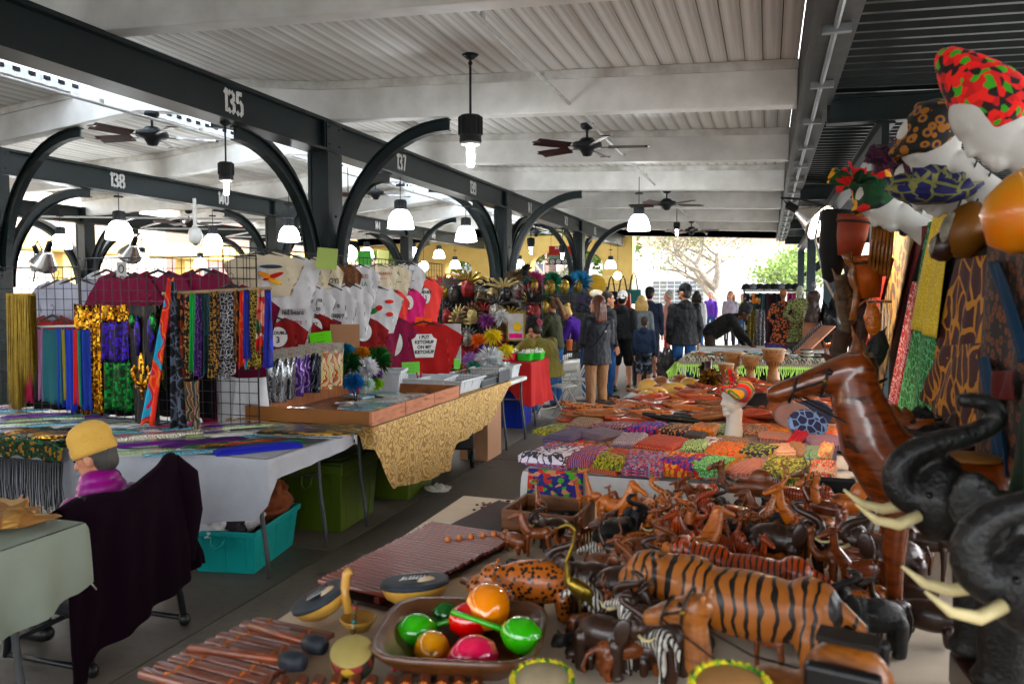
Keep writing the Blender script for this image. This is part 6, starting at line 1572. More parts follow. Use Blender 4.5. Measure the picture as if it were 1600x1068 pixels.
# ============================================================ BEAD TABLE (far right) AND CLOTHING RACK
TX0, TX1 = -1.15, 1.15
folding_table('bead_table', 'long far table covered with bead jewellery and a lime fringe', TX0+.05, TX1-.05, 10.95, 14.4, .74)
tag(cloth_cover(TX0, TX1, 10.9, 14.5, .755, (.15, .15, .06, .1), mat('beige cloth', (.34, .29, .22), .8, 0, .3, 8), seed=20, ripple=.01), 'beige cloth on the bead table above the lime fringe', 'tablecloth')
mb = MB(); r = random.Random(2)
for i in range(105):
    x = TX0+(TX1-TX0)*i/105; y = 10.87; l = r.uniform(.10, .17)
    if i % 1 == 0:
        mb.tube([(x, y, .72), (x+r.uniform(-.01, .01), y-.01, .72-l*.5), (x+r.uniform(-.025, .025), y-.01, .72-l)], [.007, .006, .008], 5)
    mb.tube([(x, y, .725), (x+.011, y-.004, .69), (x+.022, y, .725)], .005, 4, False)
for k in range(30): x = TX0+r.uniform(-.03, .06); mb.tube([(x, 10.88+k*.004, .74), (x-.05-k*.003, 10.9, .6), (x-.08, 10.9, .74-.3*r.uniform(.6, 1))], .007, 4)
o = mb.build('lime_fringe', mat('lime yarn', (.55, .78, .24), .8, var=.1)); tag(o, 'knotted lime green fringe along the front of the bead table', 'fringe'); 
dk = MB(); dk.grid(lambda u, v: (TX0+.2+(TX1-TX0-.3)*u, 11.0+.03*math.sin(u*40), .7-.62*v), 60, 3); dk.build('under_cloth', m_blk2, None, True, label='black cloth hanging below the bead table', cat='cloth')
tag(MB().box((-.1, 12.9, .775), (2.0, 1.3, .01)).build('white_paper', mat('white paper sheet', (.6, .6, .6), .8)), 'white paper sheets covering the back of the bead table', 'paper')
bc = [mat('bead '+n, c, .35, 0, .4, 20) for n, c in (('black', (.02, .02, .022)), ('ivory', (.6, .55, .42)), ('brown', (.14, .06, .03)), ('red', (.35, .04, .03)), ('amber', (.4, .2, .04)), ('turquoise', (.08, .3, .3)), ('olive', (.14, .13, .04)))]
nl = ['black', 'ivory', 'brown', 'red', 'amber', 'turquoise', 'olive']
for i in range(64):      # bracelets in the front row
    x = TX0+.12+(1.75)*i/64; o = MB().tube([(.017*math.cos(a*PI/5), .055*math.sin(a*PI/5), .012) for a in range(11)], .006, 5, False).build('bracelet', bc[i % 2], None, True, loc=(x, 11.02+.02*(i % 3), .765), rot=(R(40), 0, R(12)))
    tag(o, ('black' if i % 2 == 0 else 'ivory')+' bead bracelet standing in the front row of the bead table', 'bracelet', 'bracelets in the front row')
for i in range(120):     # necklaces in loose piles
    x = r.uniform(TX0+.1, TX1-.5); y = r.uniform(11.2, 12.5); c = r.randrange(7); rad = r.uniform(.035, .07)
    pts = [(rad*math.cos(a*PI/6)*(1+.2*math.sin(a)), rad*math.sin(a*PI/6), .008+.012*r.random()) for a in range(13)]
    o = MB().tube(pts, .009, 5, False).build('necklace', bc[c], None, True, loc=(x, y, .765+.004*(i % 4)))
    tag(o, nl[c]+' bead string in the tangle spread over the middle of the bead table', 'necklace', nl[c]+' bead strings')
def bowl(label, p, r_, h_, m, name='bowl', group=None):
    t = thing(name, label, 'bowl', p, group=group); MB().lathe([(.0, .003), (r_*.45, 0), (r_*.8, h_*.45), (r_, h_), (r_*.94, h_), (r_*.74, h_*.5), (r_*.4, .02), (0, .018)], n=22).build('shell', m, t, True)
    MB().tube([(r_*.98*math.cos(a*PI/10), r_*.98*math.sin(a*PI/10), h_) for a in range(21)], .006, 5, False).build('rim', m_ink, t); return t
bw = [mat('cream bowl', (.5, .47, .38), .5, 0, .5, 9), mat('reddish bowl', (.4, .12, .05), .5, 0, .4, 9)]
for i, (px, py, m) in enumerate(((1262, 556, 0), (1263, 551, 0), (1262, 546, 0), (1284, 554, 0), (1288, 560, 1), (1283, 547, 0), (1298, 556, 1))):
    bowl(['cream', 'terracotta'][m]+' painted bowl at the right end of the bead table, '+['bottom of the left stack', 'middle of the left stack', 'top of the left stack', 'beside the stacks', 'front right one', 'top of the right stack', 'farthest right'][i], (hx(px, 11.4), 11.3+.1*(i % 3), .765+(.04*(i % 3) if i < 3 else (.03 if i == 5 else 0))), .085, .06, bw[m])
yb = bowl('yellow and black striped woven bowl behind the bead stands', (hx(1248, 13), 13, .77), .19, .14, pattern('yellow stripe weave', 'stripes', ['b09a20', '201c10', 'a0a080', '403810'], 9, rot=0, st=(.01, .01, 1)))
o = put('bead_bundle', crumple(.3, .25, .14, 77), mat('purple beadwork', (.05, .02, .14), .6, 0, .6, 40), None, (hx(1212, 12.6), 12.6, .77)); tag(o, 'dark purple beadwork bundle behind the necklaces', 'bundle')
st_ = thing('bracelet_stand', 'slanting rack of small black figures leading up to the cream box', 'stand', (hx(1258, 12.4), 12.4, .76), R(-4))
MB().bar((-.1, 0, .02), (.3, .5, .42), .3, .02).build('sloping_board', mat('salmon board', (.48, .25, .17), .8), st_)
for i in range(16): MB().lathe([(.018, 0), (.012, .02), (.02, .04), (.008, .06), (.014, .075), (0, .085)], n=7).build('figurine', bc[0], st_, True, loc=(-.16+.37*i/15, -.02+.48*i/15, .03+.38*i/15))
sb = MB().box((0, 0, 0), (.42, .3, .5)).build('salmon_box', mat('salmon board', (.48, .25, .17), .8), None, loc=(hx(1277, 13.6), 13.6, 1.0), bevel=.004); tag(sb, 'tall salmon coloured box behind the slanting rack', 'box')
# bones / white metal figures on the box
for i in range(3):
    t = put('white_figurine', crumple(.12, .1, .16, 90+i), bc[1], None, (hx(1262+12*i, 13.4), 13.4, 1.25)); tag(t, 'small ivory figurine on the salmon box, '+['left', 'middle', 'right'][i]+' one', 'figurine')
# clothing rack
rk = thing('clothing_rack', 'black wire clothing rack with hats and dresses behind the bead table', 'rack', (0, 0, 0))
RY = 16.0
MB().cyl((hx(1160, RY), RY, 1.72), (hx(1262, RY), RY, 1.72), .015, n=8).build('rail', m_black, rk)
for px in (1162, 1260): MB().cyl((hx(px, RY), RY, 0), (hx(px, RY), RY, 1.75), .015, n=8).build('post', m_black, rk)
dr = [(1170, 'black and white print', pattern('bw cloth', 'cells', ['101010', 'c8c8c8', '303030'], 14), .95), (1182, 'teal and orange print', pattern('teal orange cloth', 'cells', ['0a4a48', 'c88030', '102020', 'd8c090'], 9, dist=(4, .2)), 1.0), (1193, 'teal', prints['dark teal'], .95), (1204, 'dark wine', mat('dark wine cloth', (.06, .012, .02), .85), 1.05), (1214, 'black', m_blk2, 1.0), (1221, 'black and white dotted', pattern('dotted skirt', 'spots', ['0c0c0e', 'b8c0c8'], 9), .9), (1236, 'magenta wine', mat('magenta wine cloth', (.22, .01, .10), .8, 0, .2), 1.05), (1176, 'olive gold', prints['olive gold'], .9), (1188, 'grey beaded', prints['black and white'], .9), (1248, 'dark green', mat('dark green cloth', (.02, .06, .03), .85), .9)]
for i, (px, n, m, L) in enumerate(dr):
    Y = RY-.03*i+ (-.6 if i in (7, 8) else 0)
    z = 1.68 if i < 7 and i != 5 else (1.38 if i != 5 else 1.15)
    hang(n+' dress hanging on the far clothing rack', 'dress', (hx(px-7, Y), Y, z), (hx(px+7, Y), Y, z), L, m, .03, 3, name='hanging_dress', group='dresses on the clothing rack', bottom=1.3, seed=i)
for i, px in enumerate((1165, 1176, 1187, 1198, 1209, 1220, 1231, 1242)):
    t = thing('hat', 'dark knit hat on top of the clothing rack, number %s from the left' % ['one', 'two', 'three', 'four', 'five', 'six', 'seven', 'eight'][i], 'hat', (hx(px, RY), RY, 1.74), group='hats on the clothing rack'); MB().lathe([(.08, 0), (.09, .02), (.085, .05), (.06, .1), (0, .12)], n=14).build('crown', [m_bcap, m_grey, m_bcap, m_navy][i % 4], t, True); MB().tube([(.085*math.cos(a*PI/7), .085*math.sin(a*PI/7), .01) for a in range(15)], .012, 6, False).build('band', m_bcap, t)
# mannequins
def mannequin(label, px, Y, z0, h, m, hm, arms=True, base=0):
    t = thing('mannequin', label, 'mannequin', (hx(px, Y), Y, z0)); mb = MB()
    k = h/1.0
    mb.lathe([(0, 0), (.2*k, .0), (.19*k, .1*k), (.13*k, .4*k), (.11*k, .5*k), (.14*k, .62*k), (.15*k, .7*k), (.1*k, .78*k), (.045*k, .8*k), (0, .81*k)], n=16, sx=1.1, sy=.7)
    if arms:
        for s in (-1, 1): mb.caps((s*.14*k, 0, .73*k), (s*.25*k, -.05*k, .5*k), .05*k, .04*k); mb.caps((s*.25*k, -.05*k, .5*k), (s*.1*k, -.16*k, .38*k), .04*k, .035*k)
    put('dress', blobf(mb, 'dress', .013, 3, .014), m, t)
    mb = MB(); mb.caps((0, 0, .78*k), (0, 0, .88*k), .035*k); mb.ball((0, 0, .93*k), (.062*k, .075*k, .09*k), n=14, k=10); put('head', remesh(mb, 'head', .01, 2), hm, t)
    return t
mannequin('mannequin wrapped in leopard print and coral beads with a striped head cloth', 1223, 14.0, .78, .95, pattern('leopard cloth 2', 'rosette', ['b06a2c', '2a0f08', 'b83a2c'], 22), mat('striped wrap', (.35, .15, .07), .7, 0, .7, 20))
mannequin('mannequin in a pale olive smocked dress in front of the canopy column', 1249, 13.9, .86, .92, pattern('olive smock', 'net', ['9a9868', '4c5a2c'], 22, dist=(9, .05)), mat('pale stone', (.4, .42, .35), .6))
mannequin('small dark bust with a silver sequin turban beside the column', 1271, 13.2, 1.22, .62, mat('brown bust', (.05, .025, .015), .4), mat('silver sequin turban', (.3, .28, .3), .4, .4, .6, 50), arms=False)
o = put('black_bag', crumple(.42, .36, .8, 44), mat('black bin bag', (.018, .018, .022), .22), None, (hx(1306, 13.), 13.2, .75)); tag(o, 'shiny black bin bag tied to the canopy column', 'bag')
# ============================================================ CARVED ANIMALS
def wood(n, cols, sc=7, rough=.38, coat=.22, st=(1, 1, 4)): return pattern(n, 'wood', cols, sc, st=st, rough=rough, bump=.1, coat=coat)
w_red = wood('polished red brown wood', ['40200e', '7e4420', '5c2e14'], 5, .25, .5); w_brn = wood('brown carved wood', ['4a2610', '8a5024', '6a3a18']); w_org = wood('orange stained wood', ['7a3e16', 'c07630', 'a05c24'])
w_blk = mat('black polished wood', (.016, .015, .015), .42, 0, .5, 8, .5, 45, coat=.1); w_dk = wood('dark brown wood', ['1c0e06', '42240f', '2e180a']); w_tan = wood('tan carved wood', ['5e3818', '966230', '7a4c24'])
w_gir = pattern('giraffe spots', 'net', ['c4702a', '3a1408'], 26, rough=.35, coat=.3); w_leo = pattern('leopard carving', 'spots', ['1a0c06', 'b8702e'], 22, rough=.4, coat=.3); w_tig = pattern('tiger carving', 'tiger', ['ac7038', '140a06'], 4.4, rough=.45, coat=.1, dist=(4, .16)); w_tig2 = pattern('red tiger carving', 'tiger', ['b8581e', '180804'], 7, rough=.3, coat=.4, dist=(5, .05)); w_zeb = pattern('zebra carving', 'tiger', ['c0bcb4', '0c0c0e', '0c0c0e'], 5, rough=.35, coat=.3, dist=(7, .04))
ivory = mat('ivory paint', (.62, .54, .33), .3, 0, .15, 10); brass = mat('brass', (.30, .22, .06), .3, .9, .3, 12)
BEAST = {}
def beast(kind):
    """carved animal facing -X, feet at z = 0, back height about 1 (elephant), 1 unit = scale"""
    if kind in BEAST: return BEAST[kind]
    mb = MB(); vox = .016; sm = 3
    def leg(x, y, z0, r0, r1, bend=0., r2=None):
        mb.caps((x, y, z0), (x+bend, y, z0*.5), r0, (r0+r1)*.5); mb.caps((x+bend, y, z0*.5), (x, y, r1*.9), (r0+r1)*.48, r1); mb.caps((x-.0, y, r1*.7), (x-r1*.6, y, r1*.6), r1*1.1, r1*.9)
    if kind.startswith('elephant'):
        vox = .02
        mb.ball((0, 0, .62), (.44, .26, .28), n=18, k=12); mb.ball((-.28, 0, .66), (.22, .22, .24)); mb.ball((-.53, 0, .82), (.16, .14, .19), n=16, k=10); mb.ball((-.53, 0, .95), (.10, .10, .08))
        T = {'elephant': [(-.62, 0, .82), (-.72, 0, .84), (-.76, 0, .96), (-.68, 0, 1.08), (-.5, 0, 1.13), (-.33, 0, 1.18), (-.27, 0, 1.27), (-.36, 0, 1.33), (-.48, 0, 1.32)],
             'elephant2': [(-.62, 0, .80), (-.74, 0, .84), (-.77, 0, .98), (-.70, 0, 1.10), (-.5, 0, 1.16), (-.28, 0, 1.21), (-.18, 0, 1.30), (-.24, 0, 1.38), (-.36, 0, 1.40)]}[kind]
        # smooth curve
        P = []
        for i in range(len(T)-1):
            for q in (0, .5): P.append(Vector(T[i]).lerp(Vector(T[i+1]), q))
        P.append(Vector(T[-1]))
        for _ in range(2): P = [P[0]]+[(P[i-1]+P[i]*2+P[i+1])/4 for i in range(1, len(P)-1)]+[P[-1]]
        mb.tube(P, [.082-.046*(i/(len(P)-1)) for i in range(len(P))], 12)
        for s in (-1, 1):
            mb.ball((-.44, s*.22, .82), (.13, .035, .22), (0, -.2, s*.35), 14, 8)
            for x in (-.3, .3): mb.caps((x, s*.16, .55), (x, s*.16, .09), .13, .105, 12); mb.ball((x-.02, s*.16, .05), (.12, .11, .05))
        mb.tube([(.44, 0, .8), (.52, 0, .6), (.5, 0, .35)], [.035, .025, .03], 6)
    elif kind == 'bigtiger':
        mb.ball((0, 0, .31), (.46, .18, .185), n=20, k=12); mb.ball((-.3, 0, .34), (.17, .17, .19)); mb.ball((.33, 0, .34), (.17, .17, .18)); mb.caps((-.38, 0, .37), (-.5, 0, .38), .16, .13)
        mb.ball((-.56, 0, .38), (.14, .14, .14), n=16, k=12); mb.ball((-.68, 0, .335), (.075, .085, .07)); mb.ball((-.70, 0, .30), (.05, .06, .035)); mb.ball((-.66, 0, .42), (.035, .10, .02))
        for s in (-1, 1): mb.ball((-.50, s*.10, .51), (.025, .04, .045)); mb.ball((-.60, s*.11, .34), (.05, .04, .05)); leg(-.32, s*.11, .25, .085, .055, .02); leg(.35, s*.11, .25, .1, .055, .03)
        mb.tube([(.46, 0, .4), (.58, 0, .3), (.62, 0, .15), (.55, 0, .08)], [.04, .035, .03, .024], 8)
    elif kind == 'tiger':
        mb.ball((0, 0, .34), (.45, .125, .125), n=18, k=12); mb.ball((-.3, 0, .36), (.15, .13, .155)); mb.ball((.32, 0, .36), (.15, .13, .15)); mb.caps((-.38, 0, .38), (-.5, 0, .41), .115, .1)
        mb.ball((-.56, 0, .42), (.13, .125, .13), n=14, k=10); mb.ball((-.66, 0, .385), (.065, .07, .06)); mb.ball((-.68, 0, .35), (.04, .05, .03))
        for s in (-1, 1): mb.ball((-.52, s*.085, .53), (.025, .035, .04)); leg(-.3, s*.09, .3, .07, .042, .02); leg(.34, s*.09, .3, .085, .042, .04)
        mb.tube([(.45, 0, .4), (.58, 0, .34), (.64, 0, .2), (.6, 0, .1)], [.035, .03, .028, .02], 8)
    elif kind == 'giraffe':
        vox = .010; sm = 2
        mb.ball((0, 0, .5), (.17, .075, .09), n=14, k=10); mb.ball((-.1, 0, .53), (.085, .075, .1)); mb.tube([(-.1, 0, .55), (-.16, 0, .75), (-.2, 0, .97)], [.07, .045, .035], 10); mb.caps((-.19, 0, .99), (-.33, 0, .95), .04, .026)
        for s in (-1, 1): mb.caps((-.17, s*.02, 1.0), (-.165, s*.025, 1.07), .009, .012, 6); mb.ball((-.15, s*.05, 1.0), (.015, .03, .015)); leg(-.11, s*.05, .45, .03, .019); leg(.12, s*.05, .45, .034, .019, .02)
        mb.tube([(.16, 0, .52), (.2, 0, .4), (.19, 0, .28)], [.012, .008, .014], 6)
    elif kind in ('horse', 'zebra'):
        vox = .014
        mb.ball((0, 0, .62), (.34, .135, .155), n=18, k=12); mb.ball((-.24, 0, .64), (.15, .135, .17)); mb.ball((.25, 0, .66), (.16, .14, .16))
        hz_ = .04 if kind == 'horse' else -.12
        mb.tube([(-.24, 0, .66), (-.36, 0, .82), (-.43, 0, .98+hz_), (-.44, 0, 1.08+hz_)], [.17, .15, .115, .09], 12, sq=1.0); mb.caps((-.45, 0, 1.11+hz_), (-.64, 0, 1.04+hz_), .088, .062); mb.caps((-.64, 0, 1.04+hz_), (-.79, 0, .98+hz_), .058, .048)
        for s in (-1, 1): mb.caps((-.41, s*.04, 1.12+hz_), (-.42, s*.045, 1.20+hz_), .022, .008, 6); leg(-.25, s*.08, .56, .06, .03, -.01); leg(.27, s*.08, .56, .08, .032, .05)
        mb.tube([(-.30, 0, .82), (-.37, 0, .98), (-.38, 0, 1.12+hz_)], [.05, .045, .03], 8); mb.tube([(.38, 0, .72), (.5, 0, .6), (.5, 0, .3)], [.04, .05, .02], 8)
    elif kind == 'camel':
        mb.ball((0, 0, .5), (.33, .15, .15), n=18, k=12); mb.ball((.02, 0, .64), (.17, .1, .15)); mb.ball((-.25, 0, .48), (.14, .13, .15)); mb.tube([(-.3, 0, .47), (-.45, 0, .44), (-.55, 0, .56), (-.57, 0, .76)], [.1, .08, .062, .05], 10)
        mb.caps((-.56, 0, .80), (-.68, 0, .76), .068, .05); mb.caps((-.68, 0, .76), (-.76, 0, .72), .048, .042)
        for s in (-1, 1): mb.ball((-.52, s*.055, .86), (.02, .015, .03)); leg(-.24, s*.09, .42, .055, .032); leg(.26, s*.09, .42, .065, .034, .03)
        mb.tube([(.32, 0, .5), (.37, 0, .3)], [.02, .015], 6)
    elif kind == 'hippo':
        mb.ball((0, 0, .34), (.42, .2, .21), n=18, k=12); mb.ball((-.4, 0, .34), (.17, .15, .16)); mb.ball((-.55, 0, .28), (.13, .13, .1)); 
        for s in (-1, 1): mb.ball((-.38, s*.1, .49), (.02, .03, .035)); mb.ball((-.5, s*.06, .41), (.025, .025, .02)); mb.caps((-.24, s*.12, .22), (-.24, s*.12, .06), .08, .065); mb.caps((.26, s*.12, .22), (.26, s*.12, .06), .09, .065)
    elif kind == 'antelope':
        vox = .011
        mb.ball((0, 0, .45), (.25, .085, .1), n=16, k=10); mb.tube([(-.2, 0, .5), (-.3, 0, .66), (-.32, 0, .8)], [.07, .045, .038], 10); mb.caps((-.33, 0, .82), (-.46, 0, .77), .045, .026)
        for s in (-1, 1): mb.tube([(-.3, s*.02, .85), (-.24, s*.05, .95), (-.28, s*.07, 1.08), (-.22, s*.06, 1.16)], [.016, .013, .01, .005], 7); mb.ball((-.28, s*.06, .84), (.02, .035, .015)); leg(-.18, s*.05, .4, .032, .017); leg(.18, s*.05, .4, .04, .017, .03)
    elif kind == 'bird':
        vox = .008; sm = 2
        mb.ball((0, 0, .48), (.13, .055, .065), (0, .55, 0), n=14, k=10); mb.caps((.06, 0, .42), (.16, 0, .26), .035, .008); mb.tube([(-.09, 0, .54), (-.1, 0, .68), (-.05, 0, .82), (-.04, 0, .93), (-.09, 0, .97)], [.03, .018, .014, .014, .018], 10); mb.caps((-.1, 0, .965), (-.21, 0, .92), .018, .004)
        for s in (-1, 1): mb.caps((.01, s*.025, .44), (.0, s*.025, .06), .012, .009, 6)
        mb.lathe([(0, .0), (.11, 0), (.1, .03), (.03, .055), (0, .06)], n=18)
    me = remesh(mb, kind, vox, sm, fac=.45); BEAST[kind] = me; return me
TUSK = {}
def animal(kind, label, p, rz, s, m, eyes=True, cat=None, extra=None, group=None, name=None, sc=None):
    """rz 0 faces the left of the world (-X)"""
    t = thing(name or 'carved_'+kind.rstrip('2'), label, cat or 'carving', p, rz, group, scale=sc or (s, s, s))
    put('carving', beast(kind), m, t, objmat=True)
    E_ = {'elephant': (-.62, .11, .88, .016), 'elephant2': (-.62, .11, .88, .016), 'tiger': (-.63, .07, .45, .014), 'bigtiger': (-.655, .065, .43, .013), 'horse': (-.55, .07, 1.14, .014), 'zebra': (-.54, .07, .98, .012), 'giraffe': (-.24, .035, 1.0, .007), 'camel': (-.62, .058, .82, .011), 'hippo': (-.52, .08, .42, .012), 'antelope': (-.36, .035, .83, .007), 'bird': (-.1, .015, .975, .004)}[kind]
    if s > .2:
        for q in (-1, 1): MB().ball((E_[0], q*E_[1], E_[2]), E_[3], n=8, k=6).build('eye', m_eye, t, True)
    if kind.startswith('elephant'):
        for q in (-1, 1):
            key = ('tusk', q)
            if key not in TUSK: TUSK[key] = MB().tube([(-.66, q*.1, .78), (-.76, q*.14, .74), (-.86, q*.15, .76), (-.95, q*.14, .83)], [.03, .028, .021, .006], 10).mesh('tusk', True)
            put('tusk', TUSK[key], ivory, t)
    if extra: extra(t)
    return t
m_strap = mat('dark leather strap', (.015, .012, .01), .4)
def bridle(kind):
    def f(t):
        if kind == 'horse': hx_, hz_ = (-.57, 1.10), (-.71, 1.045)
        else: hx_, hz_ = (-.60, .80), (-.69, .765)
        mb = MB()
        for (cx, cz), r_ in ((hx_, .078), (hz_, .062)):
            mb.tube([(cx+.03*math.cos(a*PI/7)*.6, r_*math.sin(a*PI/7), cz+r_*math.cos(a*PI/7)) for a in range(15)], .007, 6, False)
        for s in (-1, 1): mb.tube([(hx_[0], s*.07, hx_[1]), (hz_[0], s*.058, hz_[1]), ], .006, 6); mb.tube([(hz_[0], s*.06, hz_[1]-.02), (-.36, s*.11, .86 if kind == 'horse' else .6), (-.15, s*.13, .74 if kind == 'horse' else .58)], .005, 6)
        mb.build('bridle', m_strap, t, True)
        MB().ball((hx_[0], -.076, hx_[1]), .012, n=8, k=6).build('stud', brass, t, True)
    return f
T_ = .756
def at(px, py, z=T_): return onz(px, py, z)
# ---- tables A and B
folding_table('carvings_table', 'near table crowded with carved animals and instruments', -1.25, 1.25, .2, 3.3, .74, inset=.1)
tag(cloth_cover(-1.31, 1.3, .15, 3.36, .752, (.28, .3, .2, .3), mat('warm white cloth', (.66, .58, .48), .85, 0, .2, 3, .15, 60), seed=31, ripple=.012), 'off white cloth on the near table of carvings', 'tablecloth')
folding_table('textile_table', 'middle table covered with folded printed cloths', -1.15, 1.0, 4.0, 8.6, .74)
tag(cloth_cover(-1.2, 1.05, 3.95, 8.7, .752, (.3, .3, .42, .2), mat('white cotton sheet', (.56, .55, .55), .85, 0, .2, 5, .25, 40), seed=33, ripple=.012), 'creased white sheet over the middle textile table', 'tablecloth')
# ---- large animals
def ontable(px, py, Y): p = ony(px, py, Y); return (p.x, Y, T_)
def plinth(t): MB().box((.05, 0, -.09), (.9, .5, .18)).build('plinth', w_dk, t, bevel=.02)
H1 = animal('horse', 'large polished red brown carved horse with a dark bridle, tallest figure on the near table', (.50, 2.38, T_+.02), R(-3), .60, w_red, extra=bridle('horse'))
MB().tube([(-.40, 0, 1.0), (-.30, 0, .86), (-.18, 0, .79)], [.03, .035, .02], 8).build('mane', w_dk, H1, True)
MB().ball((.02, 0, .775), (.16, .12, .02), n=14, k=8).build('saddle', mat('tan saddle', (.25, .12, .03), .5), H1, True)
animal('elephant', 'large black elephant carving with curled trunk, beside the horse', (.62, 1.98, T_+.08), R(6), .46, w_blk, extra=plinth)
animal('elephant2', 'nearest black elephant carving with raised trunk at the right edge', (.635, 1.50, T_+.10), R(8), .42, w_blk, extra=plinth)
animal('bigtiger', 'large orange tiger carving with broad black stripes in the middle of the near table', (at(1165, 1035).x, at(1165, 1035).y+.02, T_), R(-13), .46, w_tig, name='carved_tiger')
animal('tiger', 'red striped tiger carving just behind the large orange tiger', (at(1175, 960).x, at(1175, 960).y+.02, T_), R(-10), .36, w_tig2)
def saddlebags(t):
    for s in (-1, 1): MB().box((.02, s*.16, .60), (.26, .07, .30)).build('saddle_bag', mat('black leather', (.012, .012, .014), .35), t, bevel=.015)
    for s in (-1, 1): MB().ball((.02, s*.198, .56), .012, n=8, k=6).build('bag_stud', brass, t, True)
    MB().box((.02, 0, .80), (.22, .12, .02)).build('saddle_pad', m_strap, t)
    bridle('camel')(t)
animal('camel', 'tan camel carving with bridle and black saddle bags at the bottom of the photo', (.13, 1.40, T_), R(-12), .44, w_tan, extra=saddlebags)
animal('camel', 'dark brown camel carving with a bridle at the back edge of the near table', at(1185, 812), R(-6), .27, w_brn, extra=bridle('camel'))
animal('tiger', 'small red tiger carving behind the dark camel', at(1235, 800), R(170), .24, w_tig2)
animal('camel', 'orange camel carving with bridle in front of the horse legs', at(1345, 850), R(10), .30, w_org, extra=bridle('camel'))
animal('antelope', 'orange brown antelope carving with curved horns right of the red tiger', at(1265, 890), R(20), .34, w_org)
animal('antelope', 'second antelope carving, redder, beside the horse', at(1290, 850), R(-30), .30, w_red)
for i, (px, py, k, s, rz_, m, l) in enumerate([
 (1075, 832, 'giraffe', .17, 10, w_gir, 'small spotted giraffe carving before the white sheet'), (1128, 822, 'giraffe', .19, -10, w_gir, 'taller spotted giraffe carving left of the dark camel'), (1044, 888, 'giraffe', .20, 5, w_gir, 'spotted giraffe carving left of the black hippo'), (1148, 892, 'giraffe', .21, 15, w_gir, 'spotted giraffe carving rising before the red tiger'), (1175, 878, 'giraffe', .17, -20, w_gir, 'spotted giraffe carving furthest right in the middle group'),
 (912, 812, 'giraffe', .17, 30, w_org, 'slim orange giraffe carving right of the wooden box'), (930, 815, 'giraffe', .21, 0, w_org, 'taller slim orange giraffe carving behind the box corner'), (845, 822, 'giraffe', .18, -40, w_gir, 'giraffe carving standing before the wooden box'),
 (1065, 882, 'hippo', .26, 4, w_blk, 'black hippo carving in the middle of the near table'), (1120, 862, 'hippo', .25, 175, w_blk, 'second black hippo carving, facing right'), (1040, 838, 'hippo', .22, 10, w_blk, 'black rhino like carving near the back of the table'), (1200, 850, 'hippo', .22, 20, w_dk, 'dark brown hippo carving behind the red tiger'),
 (975, 850, 'hippo', .20, 0, w_brn, 'brown elephant like carving left of the black ones'), (985, 835, 'horse', .14, 20, w_brn, 'small brown horse carving at the back left'), (1000, 842, 'horse', .14, 170, w_blk, 'small black horse carving beside the brown one'),
 (838, 962, 'hippo', .30, 12, w_leo, 'squat leopard spotted carving left of the brass crane'), (1085, 920, 'tiger', .22, 5, w_leo, 'leopard carving lying behind the tiger head'), (975, 895, 'tiger', .2, 160, w_leo, 'little leopard carving beside the zebra'), (960, 925, 'zebra', .15, 20, w_zeb, 'zebra carving half behind the brass crane'), (958, 1010, 'zebra', .17, 25, w_zeb, 'zebra carving in front of the crane, facing left'), (1012, 1062, 'zebra', .17, -30, w_zeb, 'zebra carving lying lowest beside the tan camel'),
 (990, 1002, 'hippo', .17, 40, w_dk, 'small dark carving between the zebras'), (1035, 1010, 'antelope', .22, 60, w_dk, 'dark antelope carving between zebra and camel'), (925, 985, 'antelope', .16, 20, w_dk, 'tiny dark antelope carving by the crane base'),
 (1410, 890, 'hippo', .26, 30, w_brn, 'brown furry looking carving beside the elephants'), (1450, 1000, 'hippo', .2, -20, w_dk, 'dark horse carving between the elephants'), (1350, 960, 'antelope', .3, 20, w_red, 'red brown antelope carving behind the saddle bags'), (1395, 930, 'elephant', .2, 5, w_dk, 'small dark elephant carving beside the large ones'), (1310, 905, 'horse', .22, 200, w_dk, 'dark horse carving right of the red tiger'), (1330, 985, 'tiger', .24, 30, w_leo, 'leopard carving at the tail of the large tiger'),
 (1045, 960, 'hippo', .16, 30, w_dk, 'dark carving in the shade under the tiger head'), (1075, 1030, 'hippo', .17, -20, w_blk, 'black carving left of the tan camel'), (1225, 1005, 'horse', .15, 15, w_dk, 'small dark horse carving under the tiger belly'), (1200, 1045, 'antelope', .16, -20, w_brn, 'brown antelope carving behind the tan camel neck'), (1290, 1010, 'hippo', .2, 10, w_dk, 'dark carving between tiger legs and saddle bags'), (995, 925, 'antelope', .2, 10, w_brn, 'brown antelope carving left of the tiger face'), (930, 950, 'hippo', .15, 60, w_brn, 'small brown carving behind the crane'), (1095, 800, 'elephant', .13, 20, w_brn, 'small brown elephant carving before the white sheet'), (1155, 850, 'elephant', .16, -10, w_dk, 'small dark elephant carving beside the giraffes'), (1215, 880, 'camel', .2, 20, w_brn, 'small brown camel carving above the red tiger'), (1000, 872, 'camel', .18, -20, w_dk, 'small dark camel carving left of the hippo'), (1095, 850, 'zebra', .14, 10, w_zeb, 'small zebra carving among the black hippos'),
 (1395, 1000, 'antelope', .2, 20, w_dk, 'dark antelope carving in front of the nearest elephant'), (1420, 950, 'hippo', .2, -30, w_dk, 'dark hippo carving beside the nearest elephant tusks'), (1370, 1020, 'elephant', .16, 10, w_blk, 'small black elephant carving by the saddle bags'), (1445, 905, 'horse', .2, 170, w_dk, 'dark horse carving under the first elephant tusks'), (1330, 925, 'camel', .22, -15, w_brn, 'brown camel carving behind the tiger tail'), (1375, 880, 'tiger', .22, 10, w_tig2, 'small red tiger carving under the horse chest'),
 (1560, 860, 'hippo', .4, 10, w_org, 'big orange brown carving under the horse at the right edge'), (1250, 835, 'tiger', .2, 15, w_leo, 'spotted cat carving beside the red tiger')]):
    animal(k, l, at(px, py), R(rz_), s, m)
